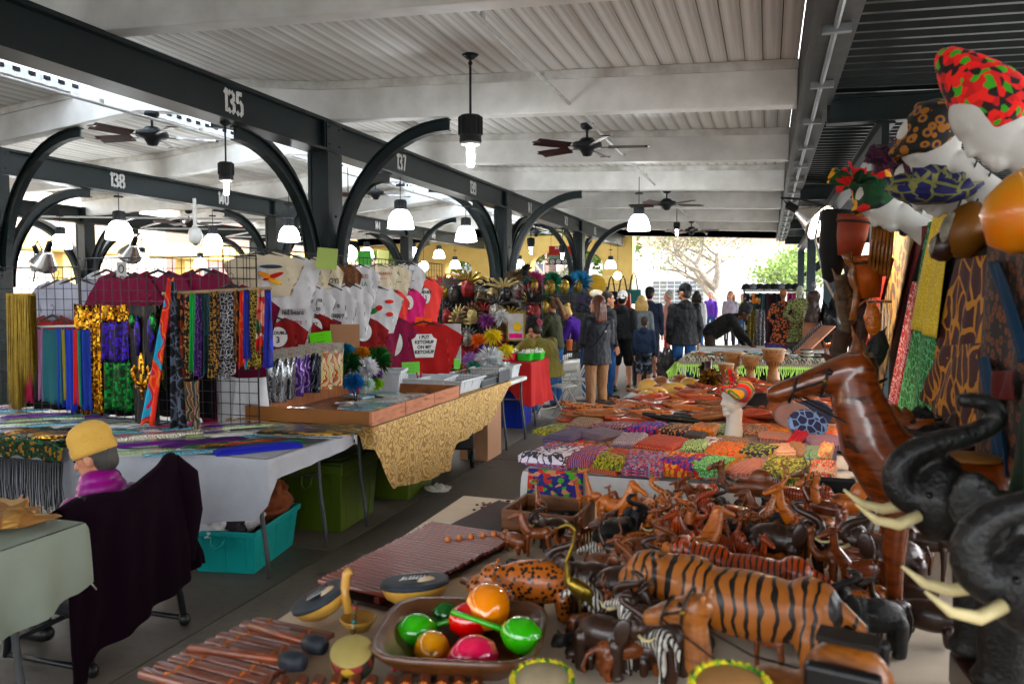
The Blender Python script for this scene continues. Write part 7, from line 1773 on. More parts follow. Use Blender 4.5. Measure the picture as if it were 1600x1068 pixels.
rq = random.Random(77); kn_ = ['hippo', 'antelope', 'horse', 'elephant', 'camel', 'tiger', 'giraffe']; mn_ = [w_org, w_brn, w_dk, w_blk, w_leo, w_tig2, w_gir]; mw_ = ['orange', 'brown', 'dark brown', 'black', 'spotted', 'red striped', 'giraffe spotted']
for i in range(92):
    px = 960+(i*53 % 300); py = 818+(i*37 % 95)
    if i > 63: px = 905+(i*29 % 130); py = 935+(i*41 % 120)
    k = rq.randrange(7); c = rq.choice((0, 0, 1, 1, 2, 3, 4, 5)) if k != 6 else 6
    if i > 63: k = rq.choice((0, 1, 3, 5)); c = rq.choice((1, 2, 2, 3))
    animal(kn_[k], 'little %s %s carving %s' % (mw_[c], kn_[k], 'in the dark group by the crane and zebras' if py > 930 else 'in the crowd '+('left of the giraffes', 'among the giraffes', 'around the black hippos', 'before the dark camel', 'beside the red antelopes')[min(4, (px-960)//60)]+(', back row' if py < 850 else ', middle row' if py < 882 else ', near row')), at(px, py), R(rq.uniform(-50, 50)+180*rq.randrange(2)), rq.uniform(.13, .2), mn_[c], group='little carved animals in the crowd')
sm_ = ['small brown carved animal on the white cloth before the box, '+q for q in ('first from the left', 'second from the left', 'third from the left', 'fourth from the left', 'fifth from the left', 'sixth from the left', 'at the right end')]
for i, (px, py) in enumerate(((805, 862), (825, 848), (840, 868), (868, 858), (893, 868), (915, 852), (945, 862))): animal(['hippo', 'antelope', 'horse', 'elephant', 'camel', 'antelope', 'horse'][i], sm_[i], at(px, py), R(-30+i*21), .13, [w_brn, w_red, w_brn, w_dk, w_brn, w_red, w_brn][i], group='small brown animals')
animal('bird', 'brass crane figurine with a long curved neck', (at(905, 1015).x, at(905, 1015).y, T_), R(8), .34, brass, cat='figurine', name='crane_figurine')
o = thing('coconut_head', 'round brown coconut fibre head between the horse and elephants', 'carving', at(1352, 915)); MB().ball((0, 0, .075), (.07, .07, .08), n=16, k=12).build('shell', mat('coconut fibre', (.12, .06, .025), .9, 0, .5, 20, .8, 60), o, True); MB().ball((-.06, -.03, .06), .015, n=8, k=6).build('nose', w_dk, o, True)
# ---- instruments
m_bar = wood('rosewood bars', ['4e2a1e', '86543e', '6a3e2c'], 9, .4, .2, (6, 1, 1)); m_frame = wood('xylophone frame', ['5a2010', '8a3e20'], 6, .4, .2); cordm = pattern('woven cord', 'stripes', ['c83818', 'c89a20', '2c6a2c', 'c83818'], 60, rot=.6)
def bars(name, label, a, b, n, L0, L1, bw, h, m, z=.03, cord=True, gapf=1., frame=True, cat='xylophone'):
    """row of bars between table points a and b, each bar lies across the row"""
    a, b = Vector((*a[:2], 0)), Vector((*b[:2], 0)); d = (b-a); L = d.length; ang = math.atan2(d.y, d.x)
    t = thing(name, label, cat, (a.x, a.y, T_), ang)
    bm_ = MB()
    def bf(u, v): return 0
    pr = [(-.5, 0), (.5, 0), (.5, .5), (.42, .85), (.2, 1), (-.2, 1), (-.42, .85), (-.5, .5)]
    bm_.prism(pr, -.5, .5, 'y'); me = bm_.mesh('bar')
    for i in range(n):
        f = i/(n-1); l_ = L0+(L1-L0)*f
        put('bar', me, m, t, (L*f, rnd.uniform(-.004, .004), z), (0, 0, rnd.uniform(-.015, .015)), (bw, l_, h))
    if frame:
        for s in (-1, 1): MB().bar((-.02, s*L0*.28, z*.55), (L+.02, s*L1*.28, z*.55), .02, z*.9).build('frame_rail', m_frame, t)
    if cord:
        for s in (-1, 1):
            pts = []
            for i in range(n*2-1):
                f = i/(2*n-2); pts.append((L*f, s*(L0+(L1-L0)*f)*.27, z+(h+.003 if i % 2 == 0 else h*.4)))
            MB().tube(pts, .0045, 6).build('cord', cordm, t, True)
    return t
mar = bars('marimba', 'small marimba with orange and green cords at the lower left corner of the table', at(300, 1075, .79), at(455, 985, .79), 10, .30, .25, .030, .016, m_bar, .035)
big = bars('xylophone', 'long xylophone with many thin dark red bars left of the white cloth', at(560, 925, .78), at(740, 832, .78), 30, .30, .38, .018, .012, wood('thin red bars', ['561e12', '8c4630', '70321e'], 9, .35, .3, (6, 1, 1)), .03, cord=False)
MB().prism([(-.03, -.14), (1.16, -.17), (1.16, .17), (-.03, .14)], .002, .012, 'z').build('base_board', mat('dark red board', (.05, .016, .01), .7), big)
bot = bars('marimba', 'marimba with thick brown bars at the bottom edge of the photo', at(395, 1105, .79), at(745, 1100, .79), 13, .22, .22, .028, .018, m_bar, .035)
def mallet(label, p, q, hc=m_black):
    t = thing('mallet', label, 'mallet', p); v = Vector(q)-Vector(p)
    MB().tube([(0, 0, 0), v], [.011, .009], 8).build('handle', wood('mallet wood', ['5a2c14', '8a4a24']), t, True); MB().lathe([(0, -.03), (.02, -.028), (.024, 0), (.02, .028), (0, .03)], n=14, m=v.to_track_quat('Z', 'Y').to_matrix()).build('mallet_head', mat('rubber strip winding', (.02, .025, .035), .6), t, True, loc=v); return t
mallet('wooden mallet with a dark wound head, upper one on the small marimba', at(390, 978, .83), at(492, 1006, .84)); mallet('wooden mallet with a dark wound head, lower one on the small marimba', at(296, 1012, .83), at(458, 1032, .835))
mallet('pale wooden stick lying right of the xylophone', at(722, 906, .79), at(832, 946, .78))
for k in range(6): o = MB().ball((0, 0, 0), (.012, .012, .016), n=10, k=6).build('carved_bead', w_org, None, True, loc=at(700+18*k, 843-2*k, .80)); tag(o, 'round carved knob at the far end of the xylophone', 'knob', 'carved knobs at the far end of the xylophone')
m_gourd = mat('yellow gourd skin', (.62, .40, .12), .35, 0, .35, 5, .05, 20, c2=(.45, .25, .07), coat=.3); m_face = pattern('hide and dark paint', 'cells', ['2a2c34', 'd0b48c', '2a2c34', '20222a', '8a6a48'], 9, dist=(6, .08), rough=.5)
def kalimba(label, p, r_, rot, keys=7):
    t = thing('gourd_kalimba', label, 'thumb piano', p, rot)
    MB().lathe([(0, -r_*.62), (r_*.5, -r_*.54), (r_*.86, -r_*.3), (r_, 0), (r_*.99, .006), (0, .008)], n=28).build('gourd', m_gourd, t, True)
    MB().lathe([(r_*1.01, .0), (r_*1.01, .012), (r_*.9, .014)], n=28).build('rim', mat('slate rim', (.04, .05, .065), .6), t, True)
    MB().lathe([(r_*.9, .0135), (0, .0145)], n=28).build('soundboard', m_face, t)
    for i in range(keys): MB().bar((-r_*.3+r_*.1*i, -r_*.45, .026), (-r_*.3+r_*.1*i, r_*.35-.004*abs(i-3), .02), .006, .002).build('key', m_galv, t)
    MB().bar((-r_*.4, r_*.25, .02), (r_*.4, r_*.25, .02), .012, .014).build('bridge', w_dk, t); MB().ball((r_*.35, -r_*.2, .012), (r_*.3, r_*.12, .014), (0, 0, .5), 10, 6).build('cream_figure', mat('cream hide', (.6, .48, .33), .7), t, True)
    return t
kalimba('gourd thumb piano with a dark painted face, centre of the three', ony(648, 912, at(648, 950).y), .10, (R(-7), R(-3), R(20)))
kalimba('gourd thumb piano tilted on its side, left of the others', ony(500, 935, at(500, 970).y), .082, (R(-4), R(-24), R(35)))
rt = thing('gourd_rattle', 'small yellow gourd ladle with a beaded string, between the two thumb pianos', 'rattle', at(560, 965, .80))
MB().lathe([(0, -.035), (.03, -.03), (.05, 0), (.048, .004), (.03, -.02), (0, -.026)], n=20).build('cup', m_gourd, rt, True); MB().tube([(-.04, .02, 0), (-.065, .04, .05), (-.06, .045, .1), (-.05, .05, .11)], [.012, .013, .013, .014], 10).build('neck', m_gourd, rt, True)
for k in range(9): MB().ball((.01, -.03-.003*k, -.0+.055-.012*k), .007, n=8, k=6).build('bead', bc[(k*3) % 7], rt, True)
def drum(label, p, r_, h_, skin, body, rot=(0, 0, 0), rim=None, name='hand_drum'):
    t = thing(name, label, 'drum', p, rot)
    MB().lathe([(0, 0), (r_*.92, 0), (r_, h_*.5), (r_*.97, h_)], n=28).build('shell', body, t, True)
    MB().lathe([(r_*.97, h_), (r_*.9, h_+.003), (0, h_+.004)], n=28).build('drumhead', skin, t, True)
    if rim: MB().tube([(r_*.98*math.cos(a*PI/30), r_*.98*math.sin(a*PI/30), h_+(.003 if a % 2 else -.002)) for a in range(61)], .0065, 6, False).build('rim_cord', rim, t, True)
    return t
hide = mat('drum hide', (.50, .42, .30), .7, 0, .3, 12, .1, 50); hide2 = mat('yellowish drum hide', (.40, .33, .14), .6, 0, .2, 10); hide3 = mat('tan drum hide', (.42, .24, .11), .6, 0, .2, 10)
yg = pattern('yellow green cord', 'cells', ['5a9a18', 'c8b820', '2a6a1c', 'd8d040'], 90)
drum('small round hand drum with a yellowish skin, left of the maraca bowl', at(552, 1040, .80), .052, .05, hide2, pattern('african painted shell', 'cells', ['802818', '205028', 'b09030', '301008'], 40), (R(22), R(8), 0))
drum('drum with pale hide and yellow green corded rim at the bottom centre', ony(850, 1052, at(850, 1090, .85).y)-Vector((0, 0, .085)), .062, .08, hide, w_org, (R(10), 0, 0), yg)
drum('drum with tan hide and yellow green corded rim at the bottom right of centre', ony(1142, 1060, 1.26)-Vector((0, 0, .085)), .06, .08, hide3, w_org, (R(10), 0, 0), yg)
# wooden bowl with maracas
bwl = thing('wooden_bowl', 'large square edged dark wooden bowl holding the painted maracas', 'bowl', at(722, 1040), R(12))
mb = MB(); n = 28
def sq(a, r_): c, s = math.cos(a), math.sin(a); k = r_/(abs(c)**5+abs(s)**5)**(1/5); return c*k, s*k
prof = [(.07, .0), (.13, .03), (.175, .075), (.188, .10), (.175, .10), (.155, .075), (.115, .035), (.02, .02)]
vs = [(*[q*(1 if ii else 1.1) for ii, q in enumerate(sq(2*PI*j/n, r_))], z) for r_, z in prof for j in range(n)]
mb._add(vs, [(i*n+j, i*n+(j+1) % n, (i+1)*n+(j+1) % n, (i+1)*n+j) for i in range(len(prof)-1) for j in range(n)]+[tuple(range(n))[::-1], tuple((len(prof)-1)*n+j for j in range(n))])
mb.build('carved_shell', wood('dark olive wood', ['3a2614', '6a4424', '50341c'], 6, .4, .3), bwl, True)
def maraca(label, px, py, Y, c, hd, hl=.13, r_=.046, st=None):
    r_ = max(r_, .036); py -= 6
    p = ony(px, py, Y); t = thing('maraca', label, 'maraca', p); m = mat('glossy paint '+label[:14], c, .12, 0, .06, 3, coat=1.)
    d = Vector(hd).normalized(); M_ = d.to_track_quat('Z', 'Y').to_matrix()
    MB().lathe([(0, -r_*1.18), (r_*.6, -r_*1.0), (r_*.95, -r_*.4), (r_, .05*r_), (r_*.86, r_*.6), (r_*.5, r_*1.0), (r_*.22, r_*1.22), (0, r_*1.25)], n=24, m=M_).build('gourd_head', m, t, True)
    MB().tube([d*r_*1.0, d*(r_+hl*.5), d*(r_+hl)], [.008, .0065, .009], 10).build('handle', m, t, True); return t
by = at(720, 1030).y
maraca('bright green maraca at the left of the bowl', 650, 992, by+.0, (.06, .42, .02), (.6, .6, .1)); maraca('golden yellow maraca lower left in the bowl', 675, 1020, by-.06, (.75, .36, .01), (-.3, .8, .0)); maraca('deep pink maraca at the front of the bowl', 740, 1032, by-.09, (.75, .05, .14), (-.9, -.35, -.1), .14, .052)
maraca('bright green maraca at the right of the bowl with its handle pointing left', 815, 998, by-.02, (.07, .50, .02), (-1, .15, .12), .15); maraca('red maraca in the middle of the bowl', 733, 975, by+.05, (.62, .02, .01), (.9, .3, -.1), .12); maraca('large orange yellow maraca on top at the back of the bowl', 762, 952, by+.09, (.80, .30, .01), (-.2, .9, .1), .1, .060); maraca('dark green maraca at the back left of the bowl', 697, 965, by+.12, (.01, .16, .02), (.8, .5, .1), .1, .036)
# stones, boxes, cases
rr = random.Random(12)
cols_ = ['black', 'ivory', 'brown', 'turquoise', 'red', 'olive', 'amber']
for i in range(150):
    f = rr.random(); px = 762+60*(rr.random()-.35)*1.6+20*f-10; py = 782+72*f
    px = 735+85*rr.random()-(f*20) if f > .15 else 745+50*rr.random()
    k = rr.choice((0, 0, 0, 2, 2, 1, 5, 3, 4)); p = at(px, py, T_+.006)
    if p.x < -1.27: continue
    o = MB().ball((0, 0, 0), (.011*rr.uniform(.7, 1.4), .008, .005), n=8, k=5).build('stone_pendant', bc[k], None, True, loc=p, rot=(0, 0, rr.uniform(0, 3)))
    tag(o, cols_[['black', 'ivory', 'brown', 'red', 'amber', 'turquoise', 'olive'].index(cols_[0])] if 0 else ['black', 'ivory', 'brown', 'red', 'amber', 'turquoise', 'olive'][k]+' little stone or shell lying on the far corner of the near table', 'stone', ['black', 'ivory', 'brown', 'red', 'amber', 'turquoise', 'olive'][k]+' stones on the table corner')
bx = thing('wooden_box', 'open square wooden box with carved edges and dark sticks inside', 'box', at(858, 822), R(-4)); m_boxw = wood('box wood', ['4a2a10', '7a4e20', '64401a'], 6, .5, .1)
for x, y, a, b in ((0, -.13, .30, .012), (0, .13, .30, .012), (-.144, 0, .012, .248), (.144, 0, .012, .248)): MB().box((x, y, .045), (a, b, .09)).build('side', m_boxw, bx, bevel=.004)
MB().box((0, 0, .006), (.28, .25, .01)).build('bottom', m_boxw, bx)
for i in range(7): o = MB().cyl((0, 0, 0), (rr.uniform(.08, .2), rr.uniform(-.05, .05), .02), .008, n=6).build('dark_stick', [w_blk, w_org, w_dk][i % 3], None, loc=Vector(bx.location)+Vector((-.1+.01*i, -.09+.03*i, .03))); tag(o, 'carved stick inside the open wooden box', 'stick', 'sticks inside the wooden box')
for i, (px, py, w_, d_) in enumerate(((812, 883, .09, .035), (800, 898, .10, .04), (845, 886, .08, .035))): o = MB().box((0, 0, .008), (w_, d_, .016)).build('small_case', w_blk, None, loc=at(px, py), rot=(0, 0, R(-5)), bevel=.004); tag(o, 'flat black case on the white cloth, '+['upper left', 'lower left', 'right'][i]+' one', 'case')
o = MB().box((0, 0, .008), (.11, .05, .016)).build('small_case', w_brn, None, loc=at(790, 915), rot=(0, 0, R(-5)), bevel=.004); tag(o, 'flat brown case nearest the xylophone', 'case')
# black box behind the camel carvings
tag(MB().box((0, 0, .07), (.14, .08, .14)).build('black_box', m_blk2, None, loc=at(1308, 800), bevel=.004), 'small black box with a wire loop behind the orange camel', 'box')
# ============================================================ TEXTILE TABLE
def vivid(h):
    v = [int(h[i:i+2], 16) for i in (0, 2, 4)]; m = sum(v)/3; return ''.join('%02x' % int(max(0, min(255, m+(x-m)*1.28-14))) for x in v)
def P(n, kind, cols, sc, **k): return pattern('cloth '+n+str(round(sc, 1)), kind, [vivid(c) for c in cols], sc, **k)
def Q(n, kind, cols, sc, **k): return P(n, kind, cols, sc*1.7, **k)
tx = [ # px, py, width px, material, description
 (868, 712, 84, Q('swirl', 'net', ['4a4a58', 'e8e4ec'], 3.2, dist=(2, .5)), 'white cloth with grey loops'), (920, 716, 52, Q('brs', 'stripes', ['1a5a9a', '0e2c5a', 'b82020', 'd0a030', '1a5a9a'], 3.2, rot=.5), 'blue red and yellow striped cloth'), (958, 722, 48, Q('oliveleaf', 'cells', ['7a7a20', 'b8b040', '3a4a14', '98983a'], 14, dist=(9, .2)), 'olive leaf print cloth'),
 (1008, 726, 62, Q('bluepix', 'kente', ['1a5a9a', '7ab8d0', 'd07a7a', '0c1c50'], 9), 'bright blue pixel print cloth'), (1070, 728, 62, Q('redfl', 'spots', ['c8a020', 'a01c18'], 5, dist=(8, .1)), 'red cloth with yellow flowers'), (1114, 732, 46, Q('grn', 'net', ['b8e0b8', '0c7a2c'], 14, dist=(9, .05)), 'green cloth with white lattice'), (1146, 728, 18, Q('gold1', 'stripes', ['b87a1c', '604010', 'd09a30'], 9), 'narrow gold striped cloth'),
 (1170, 734, 40, Q('rwg', 'stripes', ['b83828', 'c8b8a8', '707880', 'c85a40', 'a89888'], 4, rot=1.3), 'red and grey banded cloth'), (1230, 738, 72, Q('camo2', 'cells', ['c8c078', '5a6420', '98964a', '38401a'], 16, dist=(9, .15)), 'yellow and olive camouflage cloth'), (1284, 742, 34, Q('redfl2', 'cells', ['b82828', 'd8b8a8', 'c82030', '407030'], 15, dist=(8, .1)), 'red floral cloth'),
 (890, 684, 48, Q('lil', 'plaid', ['6a5a78', '3a2850', 'a098a8'], 9), 'lilac grey plaid cloth'), (938, 682, 50, Q('gs', 'stripes', ['8a8090', '605a38', '9a8a9a', '484058'], 5, rot=.4), 'grey and khaki striped cloth'), (985, 690, 42, Q('wpz', 'zigzag', ['c8b8c0', '4a3060', 'e0d8d8', '302048'], 14), 'white and purple zigzag cloth'), (1035, 696, 64, Q('on', 'zigzag', ['c0602c', '1c2440', 'd88a58', '3a3050'], 16), 'orange and navy chevron cloth'), (1086, 699, 36, Q('gwd', 'spots', ['1c5a28', 'b8c8a0'], 14), 'green and white dotted cloth'),
 (1132, 703, 54, Q('ogd', 'kente', ['c86a1c', '6a9a30', 'e08a28', '8a4010'], 8), 'orange cloth with green dots'), (1182, 705, 50, Q('pyl', 'spots', ['a8b030', '2c1c48'], 7, dist=(6, .1)), 'dark purple cloth with yellow flowers'), (1224, 703, 34, Q('crd', 'zigzag', ['d8c0a8', 'a84030', 'e0d0c0'], 18), 'cream cloth with red diamonds'), (1249, 706, 22, Q('ms', 'stripes', ['2a7a4a', 'd0b040', '205090', 'b05028'], 6), 'green and yellow striped cloth'), (1270, 714, 24, Q('bgd', 'zigzag', ['2a6a9a', '6ab088', 'd8c868', '1a4a7a'], 20), 'blue and green diamond cloth'), (1290, 713, 20, Q('cpk', 'spots', ['d86a68', 'd8c8a0'], 9), 'cream and pink cloth'),
 (912, 664, 44, Q('rainb', 'zigzag', ['a03050', '304a8a', 'c8b060', '407a4a'], 16), 'multicoloured chevron cloth'), (960, 668, 52, Q('mws', 'net', ['c0a0a8', '5a1c34'], 9, dist=(7, .15)), 'maroon cloth with white scribbles'), (1010, 672, 42, Q('pbr', 'cells', ['3a2a80', 'b04060', '6a5ab0', '2a1c60'], 16), 'violet and pink cloth'), (1058, 676, 44, Q('nvy', 'spots', ['b8902c', '182040'], 8, dist=(6, .1)), 'navy cloth with ochre flowers'), (1100, 672, 40, Q('gldo', 'kente', ['b87a30', 'd0a050', 'a0602a'], 6), 'gold cloth'),
 (1086, 684, 30, Q('dkm', 'net', ['5a4a48', '1c1418'], 12), 'dark brown cloth'), (1216, 684, 60, Q('rgs', 'stripes', ['a89888', 'b04838', '686470', 'c8b8a8', '8a3028'], 5, rot=1.1), 'grey and red striped cloth'), (1288, 692, 52, Q('mst', 'stripes', ['2a7a50', 'c8b8d0', '3a3a90', 'd08070', '204060'], 6, rot=1.2), 'blue and green many striped cloth'), (1246, 690, 20, mat('cloth crimson', (.4, .02, .05), .8), 'plain crimson cloth'), (1180, 676, 34, Q('rbk', 'kente', ['602018', 'b89a80', '38201c'], 9), 'brown banded cloth')]
rowsn = lambda py: 'front row' if py > 708 else ('middle row' if py > 686 else 'back row')
for i, (px, py, w_, m, d) in enumerate(tx):
    p = onz(px, py, .79); k = (p-Vector((0, 0, EYE))).length; W = w_/F*k*1.06
    base = .772+(.012 if py < 700 else 0)
    D = .34 if py > 708 else .36
    for q in range(2 if py > 708 else 1):
        o = put('folded_cloth', PADS[(i+q) % 5], m if q == 0 else tx[(i*5+3) % len(tx)][3], None, (p.x+.01*q, p.y+.02*q, base+(.032 if q == 0 and py > 708 else 0)-.02*(1-q)*(py > 708)-.008), (rnd.uniform(-.05, .10), rnd.uniform(-.09, .09), R(rnd.uniform(-24, 4))+(R(10) if px > 1200 else 0)), (W*.93, D/.7*.9, (.40 if py > 708 else .34)+rnd.uniform(-.06, .1)), objmat=True)
        tag(o, (d+' folded in the '+rowsn(py)+' of the textile table') if q == 0 else 'folded cloth underneath the '+d.replace(' cloth', '')+' one, front row', 'folded cloth', 'folded cloths on the textile table')
# second layer to fill between
for i in range(26):
    px = 880+16.5*i; py = 668+ (i % 3)*22+8
    p = onz(px, py, .76); o = put('folded_cloth', PADS[i % 5], tx[(i*7+2) % len(tx)][3], None, (p.x, p.y+.05, .758), R(rnd.uniform(-20, 10)), (.30, .5, .034/.14), objmat=True)
    tag(o, tx[(i*7+2) % len(tx)][4]+' lying under the others, near the %s' % ('left edge' if px < 1000 else ('foam head' if px < 1180 else 'right end')), 'folded cloth', 'folded cloths on the textile table')
def sheet4(label, tl, tr, br, bl, m, cat='hanging cloth', fold=.012, nf=3, name='hanging_cloth', group=None, z=None, nu=24, nv=24, seed=0):
    """hanging cloth whose four corners are world points"""
    tl, tr, br, bl = map(Vector, (tl, tr, br, bl)); nrm = (tr-tl).cross(bl-tl).normalized(); ph = random.Random(seed).uniform(0, 6); mb = MB(); c = (tl+tr)/2
    def fn(u, v):
        p = tl.lerp(tr, u).lerp(bl.lerp(br, u), v)
        return tuple(p-c+nrm*(fold*math.sin(u*nf*2*PI+ph+v)*(.3+.7*v)+fold*.5*math.sin(u*nf*3.3+ph*2+v*3)))
    mb.grid(fn, nu, nv); o = mb.build(name, m, None, True, loc=c); o.modifiers.new('th', 'SOLIDIFY').thickness = .003
    return tag(o, label, cat, group)
zg = P('kentezig', 'zigzag', ['7ac040', '2a1c6a', 'c04a28', '5a2a90', 'd8a888', '20407a'], 26, src='Object')
sheet4('purple green and orange zigzag cloth hanging over the front left corner', (-1.17, 3.93, .768), (-.88, 3.92, .768), (-.87, 3.90, .50), (-1.18, 3.91, .50), pattern('zig2', 'zigzag', ['7ac040', '2a1c6a', 'c04a28', '5a2a90', 'd8a888', '20407a'], 34, rot=0, st=(1, 1, 1), src='Generated') if False else P('zv', 'cells', ['2a1c6a', '5a9a38', 'b04a30', '4a2a80', 'c8a088', '20407a'], 34, st=(1, .3, 1.6)), fold=.004)
# ---- carved masks heaped behind the cloths
def flatmask():
    mb = MB(); mb.ball((0, 0, .01), (.5, .16, .07), n=16, k=8); mb.ball((.1, 0, .07), (.16, .025, .04), n=8, k=6)
    for s in (-1, 1): mb.ball((.2, s*.07, .055), (.05, .025, .03), n=8, k=6)
    mb.ball((-.2, 0, .06), (.04, .06, .02), n=8, k=6); mb.caps((-.45, 0, .02), (-.62, 0, .03), .05, .03, 8)
    return mb.mesh('flat_mask', True)
FM = flatmask(); hm = [w_org, w_brn, w_red, w_blk, w_tan, w_dk, wood('orange red stain', ['7a2a0e', 'ac501e', '8e3c12']), w_leo]
hn = ['orange', 'brown', 'red brown', 'black', 'tan', 'dark brown', 'orange red', 'spotted']
rr = random.Random(21)
for i in range(190):
    px = rr.uniform(925, 1295); py = rr.uniform(628, 664)
    if 925 < px < 960: py = rr.uniform(650, 664)
    if i > 120: px = rr.uniform(1085, 1300); py = rr.uniform(603, 632)
    p = onz(px, py, .76); k = rr.choice((0, 0, 6, 6, 2, 1, 3, 5, 4, 7))
    o = put('carved_mask', FM, hm[k], None, (p.x, p.y, .765+.012*(i % 6)), (rr.uniform(-.35, .35), rr.uniform(-.22, .22), R(rr.gauss(0, 25))), rr.uniform(.28, .46), objmat=True)
    zn = ('at the left end' if px < 1010 else 'left of the beaded sculpture' if px < 1085 else 'around the foam head' if px < 1180 else 'beside the fans' if px < 1240 else 'at the right end')+(', far side' if py < 632 else ', middle' if py < 648 else ', near side')
    tag(o, hn[k]+' long carved mask in the heap '+zn, 'carved mask', hn[k]+' carved masks in the heap '+zn)
for i, (px, py, w_, c, l) in enumerate(((1025, 622, .26, m_gourd, 'yellow half gourd at the left of the gourd pile'), (1050, 614, .3, m_gourd, 'long yellow half gourd in the middle of the pile'), (1012, 608, .2, m_gourd, 'curved yellow gourd behind the others'), (1078, 606, .22, m_gourd, 'round yellow gourd at the right of the pile'), (1062, 600, .2, w_tan, 'tan gourd at the back of the pile'), (1032, 603, .18, w_tan, 'small tan gourd at the back left'), (1010, 628, .22, m_gourd, 'pale gourd lying lowest at the left'))):
    o = thing('gourd', l, 'gourd', (onz(px, py, .78).x, onz(px, py, .78).y, .80), (rr.uniform(-.2, .2), rr.uniform(-.3, .3), rr.uniform(-1, 1)))
    MB().ball((0, 0, 0), (w_*.5, .09, .08), n=18, k=10).build('gourd_shell', c, o, True); MB().tube([(w_*.45, 0, 0), (w_*.6, .02, .02)], [.025, .012], 8).build('stem', w_brn, o, True)
tag(MB().box((0, 0, 0), (.14, .08, .03)).build('green_card', mat('green label', (.05, .3, .06), .6), None, loc=onz(1019, 633, .80), bevel=.003), 'small green box among the orange carvings', 'box')
m_dj = wood('djembe wood', ['6a4626', 'a0703e', '84582e'], 5, .5, .1); m_rope = mat('dark rope', (.05, .04, .035), .9)
def djembe(label, px, py, Y, s):
    p = ony(px, py, Y); t = thing('djembe', label, 'drum', (p.x, Y, T_), scale=s)
    MB().lathe([(.0, 0), (.12, 0), (.10, .12), (.07, .25), (.09, .32), (.16, .42), (.18, .55), (.175, .58)], n=24).build('shell', m_dj, t, True); MB().lathe([(.178, .58), (.16, .59), (0, .59)], n=24).build('drumhead', hide, t)
    mb = MB()
    for i in range(14): a = 2*PI*i/14; mb.bar((.186*math.cos(a), .186*math.sin(a), .57), (.10*math.cos(a), .10*math.sin(a), .31), .012, .006, (math.cos(a), math.sin(a), 0))
    mb.build('rope_lacing', m_rope, t, kind='stuff'); MB().tube([(.185*math.cos(a*PI/8), .185*math.sin(a*PI/8), .565) for a in range(17)], .012, 6, False).build('rim', hide3, t, True); return t
djembe('large djembe drum just under the lime fringe, right one', 1208, 600, 8.4, .62); djembe('djembe drum with greenish head, left of the large one', 1172, 600, 8.35, .50); djembe('djembe drum at the back left with a greenish head', 1146, 600, 8.5, .54); djembe('small reddish djembe in front of the others', 1134, 610, 7.9, .42)
burst('black beaded spiky sculpture standing left of the foam head', 'sculpture', ony(1092, 632, 6.9), .12, w_blk, 320, 'beaded_sculpture', seed=5, thin=.008, m2=bc[1])
burst('tall black beaded tree sculpture behind the foam head', 'sculpture', ony(1110, 592, 7.4), .13, w_blk, 340, 'beaded_sculpture', seed=6, thin=.008, up=.6, m2=bc[4])
burst('tall black beaded tree sculpture under the lime fringe, upper part', 'sculpture', ony(1103, 575, 7.6), .09, w_blk, 220, 'beaded_sculpture', seed=7, thin=.008, m2=bc[2])
tag(MB().cyl((0, 0, 0), (0, 0, .3), .04, .03, n=10).build('wooden_pillar', w_dk, None, True, loc=(ony(1106, 600, 7.45).x, 7.45, T_)), 'dark wooden stem carrying the beaded sculpture', 'pillar')
for i, (px, py, m, l) in enumerate(((1165, 628, mat('lilac dish', (.3, .2, .4), .4), 'lilac shallow dish among the drums'), (1190, 632, bc[0], 'grey black shallow dish right of the lilac one'), (1270, 645, mat('navy dish', (.03, .05, .12), .6), 'navy round fan on the right of the heap'), (1240, 650, mat('grey pink fan', (.3, .2, .2), .7), 'greyish pink round fan'), (1262, 662, P('bluepat', 'net', ['8aa0c0', '1c2a58'], 20), 'blue patterned round fan'), (1225, 640, w_brn, 'brown leaf shaped fan'))):
    t = thing('round_fan', l, 'fan', onz(px, py, .86), (R(60), 0, R(-15+9*i))); MB().ball((0, 0, 0), (.13, .1, .012), n=20, k=6).build('disc', m, t, True); MB().tube([(0, -.1, 0), (0, -.22, 0)], .01, 6).build('handle', w_brn, t)
